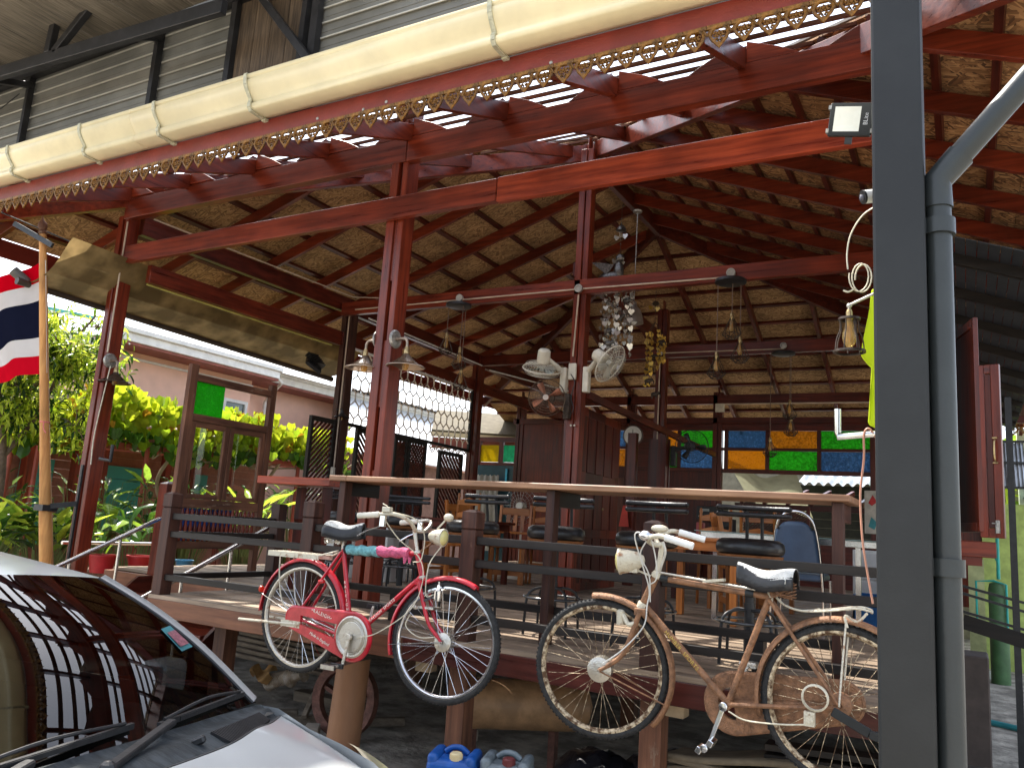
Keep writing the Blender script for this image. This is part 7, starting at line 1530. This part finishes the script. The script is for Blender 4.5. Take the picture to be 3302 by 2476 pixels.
def tree2(name, label, branches, centers, me, n, size, seed, droop=.3):
    rnd = random.Random(seed); t = thing(name, label, 'tree', branches[0][0][0])
    m = MB()
    for pts, ra, rb_ in branches: b = bez(pts,5); m.tube(b,[ra+(rb_-ra)*i/(len(b)-1) for i in range(len(b))],7)
    for c_, rr in centers:
        for k in range(5):
            d = Vector((rnd.gauss(0,1),rnd.gauss(0,1),rnd.gauss(0,.8))).normalized()*rr*.8; m.tube([tuple(Vector(c_)-d*.2),tuple(Vector(c_)+d*.5+Vector((0,0,.05))),tuple(Vector(c_)+d)],[.012,.007,.003],4)
    m.build('trunk', mat(name+'_bark',(.17,.12,.085),.85,var=.3,sc=20,bump=.5), t, smooth=60)
    ms = []
    for i in range(n):
        c_, rr = rnd.choice(centers); d = Vector((rnd.gauss(0,1),rnd.gauss(0,1),rnd.gauss(0,1))).normalized()*rr*rnd.random()**.45
        s_ = size*rnd.uniform(.6,1.3); ms.append(Matrix.LocRotScale(Vector(c_)+d, Matrix.Rotation(rnd.uniform(-PI,PI),3,'Z') @ Matrix.Rotation(rnd.uniform(-1.1,.6)-droop,3,'X') @ Matrix.Rotation(rnd.uniform(-.6,.6),3,'Y'), (s_,s_,s_)))
    q = len(ms)//len(me)
    for i, meq in enumerate(me): scatter('crown', meq, ms[i*q:(i+1)*q], t)
    return t
cs_ = [((-10.0+rnd.uniform(-.5,.4), rnd.uniform(4.7,6.4), rnd.uniform(2.4,3.9)), rnd.uniform(.25,.5)) for k in range(22)]
tree2('leafy_tree', 'leafy tree with narrow bright leaves behind the flag pole', [([(-9.9,5.35,0),(-9.95,5.4,1.5),(-9.9,5.3,2.3),(-9.9,5.0,3.3)],.10,.05),([(-9.92,5.0,1.4),(-9.9,5.35,2.0),(-9.85,5.65,2.55),(-9.9,5.9,3.2)],.045,.02),([(-9.9,5.3,2.3),(-10.1,5.8,3.1),(-10,6.3,4.0)],.04,.012)], cs_, [lan_y,lan_g,lan_y,lan_d], 5200, .15, 21)
cs_ = [((-13.2+rnd.uniform(-.6,.6), rnd.uniform(5.0,8.6), rnd.uniform(3.4,4.6)), rnd.uniform(.3,.55)) for k in range(16)]
tree2('thin_tree', 'thin pale leaved tree in front of the turquoise roof edge', [([(-13.0,7.0,0),(-13.05,7.1,2.0),(-13,7.3,3.8)],.06,.02),([(-13.05,7.1,2.0),(-13.2,6.2,3.0),(-13.2,5.6,4.0)],.04,.012),([(-13.0,7.2,3.0),(-13.2,8.0,3.8),(-13.2,8.5,4.4)],.03,.01)], cs_, [lan_y,lan_g], 1500, .17, 23)
# garden shrubs and broad leaves in front of the low building
def clump(name, label, c, n, h, me, size, seed, spread, ry=1.0):
    rnd = random.Random(seed); t = thing(name, label, 'plant', c); ms = []; m = MB()
    for i in range(n):
        a = rnd.uniform(-PI,PI); r_ = spread*rnd.random()**.6; b = (c[0]+r_*.3*math.cos(a), c[1]+r_*.4*ry*math.sin(a), c[2]); tp = (c[0]+r_*math.cos(a), c[1]+r_*ry*math.sin(a), c[2]+h*rnd.uniform(.45,1.0))
        m.tube([b, lerp(b,tp,.6), tp],[.008,.006,.004],4); s_ = size*rnd.uniform(.7,1.25)
        ms.append(Matrix.LocRotScale(Vector(tp), Matrix.Rotation(a-PI/2+rnd.uniform(-.4,.4),3,'Z') @ Matrix.Rotation(rnd.uniform(.1,.9),3,'X'), (s_,s_,s_)))
    m.build('stalk', mat(name+'_stalk%d' % seed,(.14,.17,.05),.7), t)
    for i, M_ in enumerate(ms[:300]):
        o = link('leaf', me[i % len(me)], t); o.matrix_parent_inverse = Matrix.Identity(4); o.location = M_.translation-Vector(c); o.rotation_euler = M_.to_euler(); o.scale = M_.to_scale()
    return t
bro_g = leafmesh('leaf', sheer('broad_leaf_green',(.10,.22,.02),.4,.4,.15,.3,6), 'broad'); bro_y = leafmesh('leaf', sheer('broad_leaf_light',(.22,.36,.03),.45,.4,.15,.3,6), 'broad'); bro_d = leafmesh('leaf', sheer('broad_leaf_dark',(.03,.08,.015),.35,.4,.15,.3,6), 'broad')
clump('broadleaf_plant','tall broad leaved plant behind the left handrail',(-9.0,6.0,.7),22,.50,[bro_g,bro_y,bro_d],.42,31,.35,1.6)
clump('broadleaf_plant','broad leaved plant between the far left column and the turquoise shutter',(-9.6,7.0,.75),22,.55,[bro_g,bro_y,bro_d],.34,32,.40,1.5)
clump('grassy_plant','long narrow leaved plant left of the pale flag pole',(-9.3,5.05,.8),60,.55,[lan_g,lan_d,lan_y],.42,33,.35,1.4)
clump('grassy_plant','long narrow leaved plant between the flag pole and the far left column',(-9.2,5.6,.7),50,.65,[lan_g,lan_d,lan_y],.38,34,.35,1.2)
clump('fern','fern with drooping fronds seen through the old window frame',(-9.6,8.9,.9),34,.85,[lan_g,lan_y],.40,35,.55,1.3)
clump('fern','tall reed like plant in front of the turquoise shutter',(-10.2,7.7,.7),22,1.2,[lan_g,lan_d],.35,36,.22,1.0)
clump('broadleaf_plant','dark broad leaved plant at the far left edge beside the red boards',(-10.4,5.2,.4),40,.9,[bro_d,bro_g],.36,37,.6,1.4)
for i in range(5):
    clump('shrub','dark shrub with thin upright stems in front of the red boards' if i == 0 else ['','dense shrub behind the newel post','dark shrub under the climbing plant left part','dark shrub under the climbing plant middle part','dark shrub under the climbing plant right part'][i],[(-11.0,5.9,.3),(-10.9,7.3,.3),(-11.4,9.3,.4),(-11.4,10.6,.4),(-11.3,11.8,.5)][i],110,1.6,[lan_d,lan_g,lan_d],.20,40+i,.55,1.3)
def pot(x, yv, z, r_, h, mt, label):
    t = thing('flower_pot', label, 'pot', (x,yv,z)); m = MB(); m.lathe([(0,0),(r_*.75,0),(r_,h*.9),(r_*1.08,h*.9),(r_*1.08,h),(r_*.92,h),(r_*.9,h*.85),(0,h*.8)],(x,yv,z),(0,0,1),20); m.build('pot_wall', mt, t, smooth=40)
redpl = mat('red_plastic',(.45,.02,.025),.45); m = MB(); m.box(-9.3,-7.4,5.9,8.4,.0,.80); o = m.build('raised_bed', weath['Y']); tag(o, 'low timber edged planting bed behind the left handrail', 'planter')
pot(-8.6,5.95,.801,.15,.2,redpl,'red plastic flower pot left of the yellow pot'); pot(-8.45,6.35,.801,.16,.2,redpl,'red plastic flower pot right behind the handrail uprights'); pot(-8.05,6.05,.801,.06,.11,mat('yellow_plastic',(.7,.45,.02),.45),'small yellow flower pot beside the handrail upright'); pot(-8.2,6.75,.801,.10,.17,mat('blue_pot',(.03,.2,.35),.45),'blue flower pot near the newel post')
m = MB(); m.tube([(-7.9,5.0,1.17),(-7.9,6.3,1.17)],.018,8); tag(m.build('steel_rail', stain, smooth=40), 'horizontal steel rail behind the pale flag pole and left column', 'rail')
m = MB(); m.tube(bez([(-7.5,4.96,2.95),(-7.47,4.9,2.5),(-7.5,4.9,2.2),(-7.45,4.88,1.95)],6),.006,5); tag(m.build('lamp_cable', cable), 'pale cable dangling below the brown shaded wall lamp', 'cable')
m = MB(); m.tube([(-7.5,5.0,2.02),(-7.33,5.0,2.00),(-7.33,5.0,2.16)],.018,8); tag(m.build('black_bracket', blackpl), 'black bent bracket on the far left column', 'bracket')
# far garden wall behind the deck and distant trees closing the view
m = MB(); m.box(-7.0,2.0,19.0,19.2,0,3.2); tag(m.build('rear_garden_wall', mat('dark_olive_wall',(.26,.24,.17),.9)), 'dark olive wall far behind the coloured glass', 'wall')
cs_ = [((rnd.uniform(-.5,1.6), rnd.uniform(18,22), rnd.uniform(1.2,4.0)), rnd.uniform(.5,.9)) for k in range(10)]
tree2('palm_like_tree','tree with long leaves beyond the lime green wall',[([(.5,20,0),(.5,20,2),(.4,20,3.5)],.09,.04)],cs_,[lan_y,lan_g],1200,.55,51,.1)
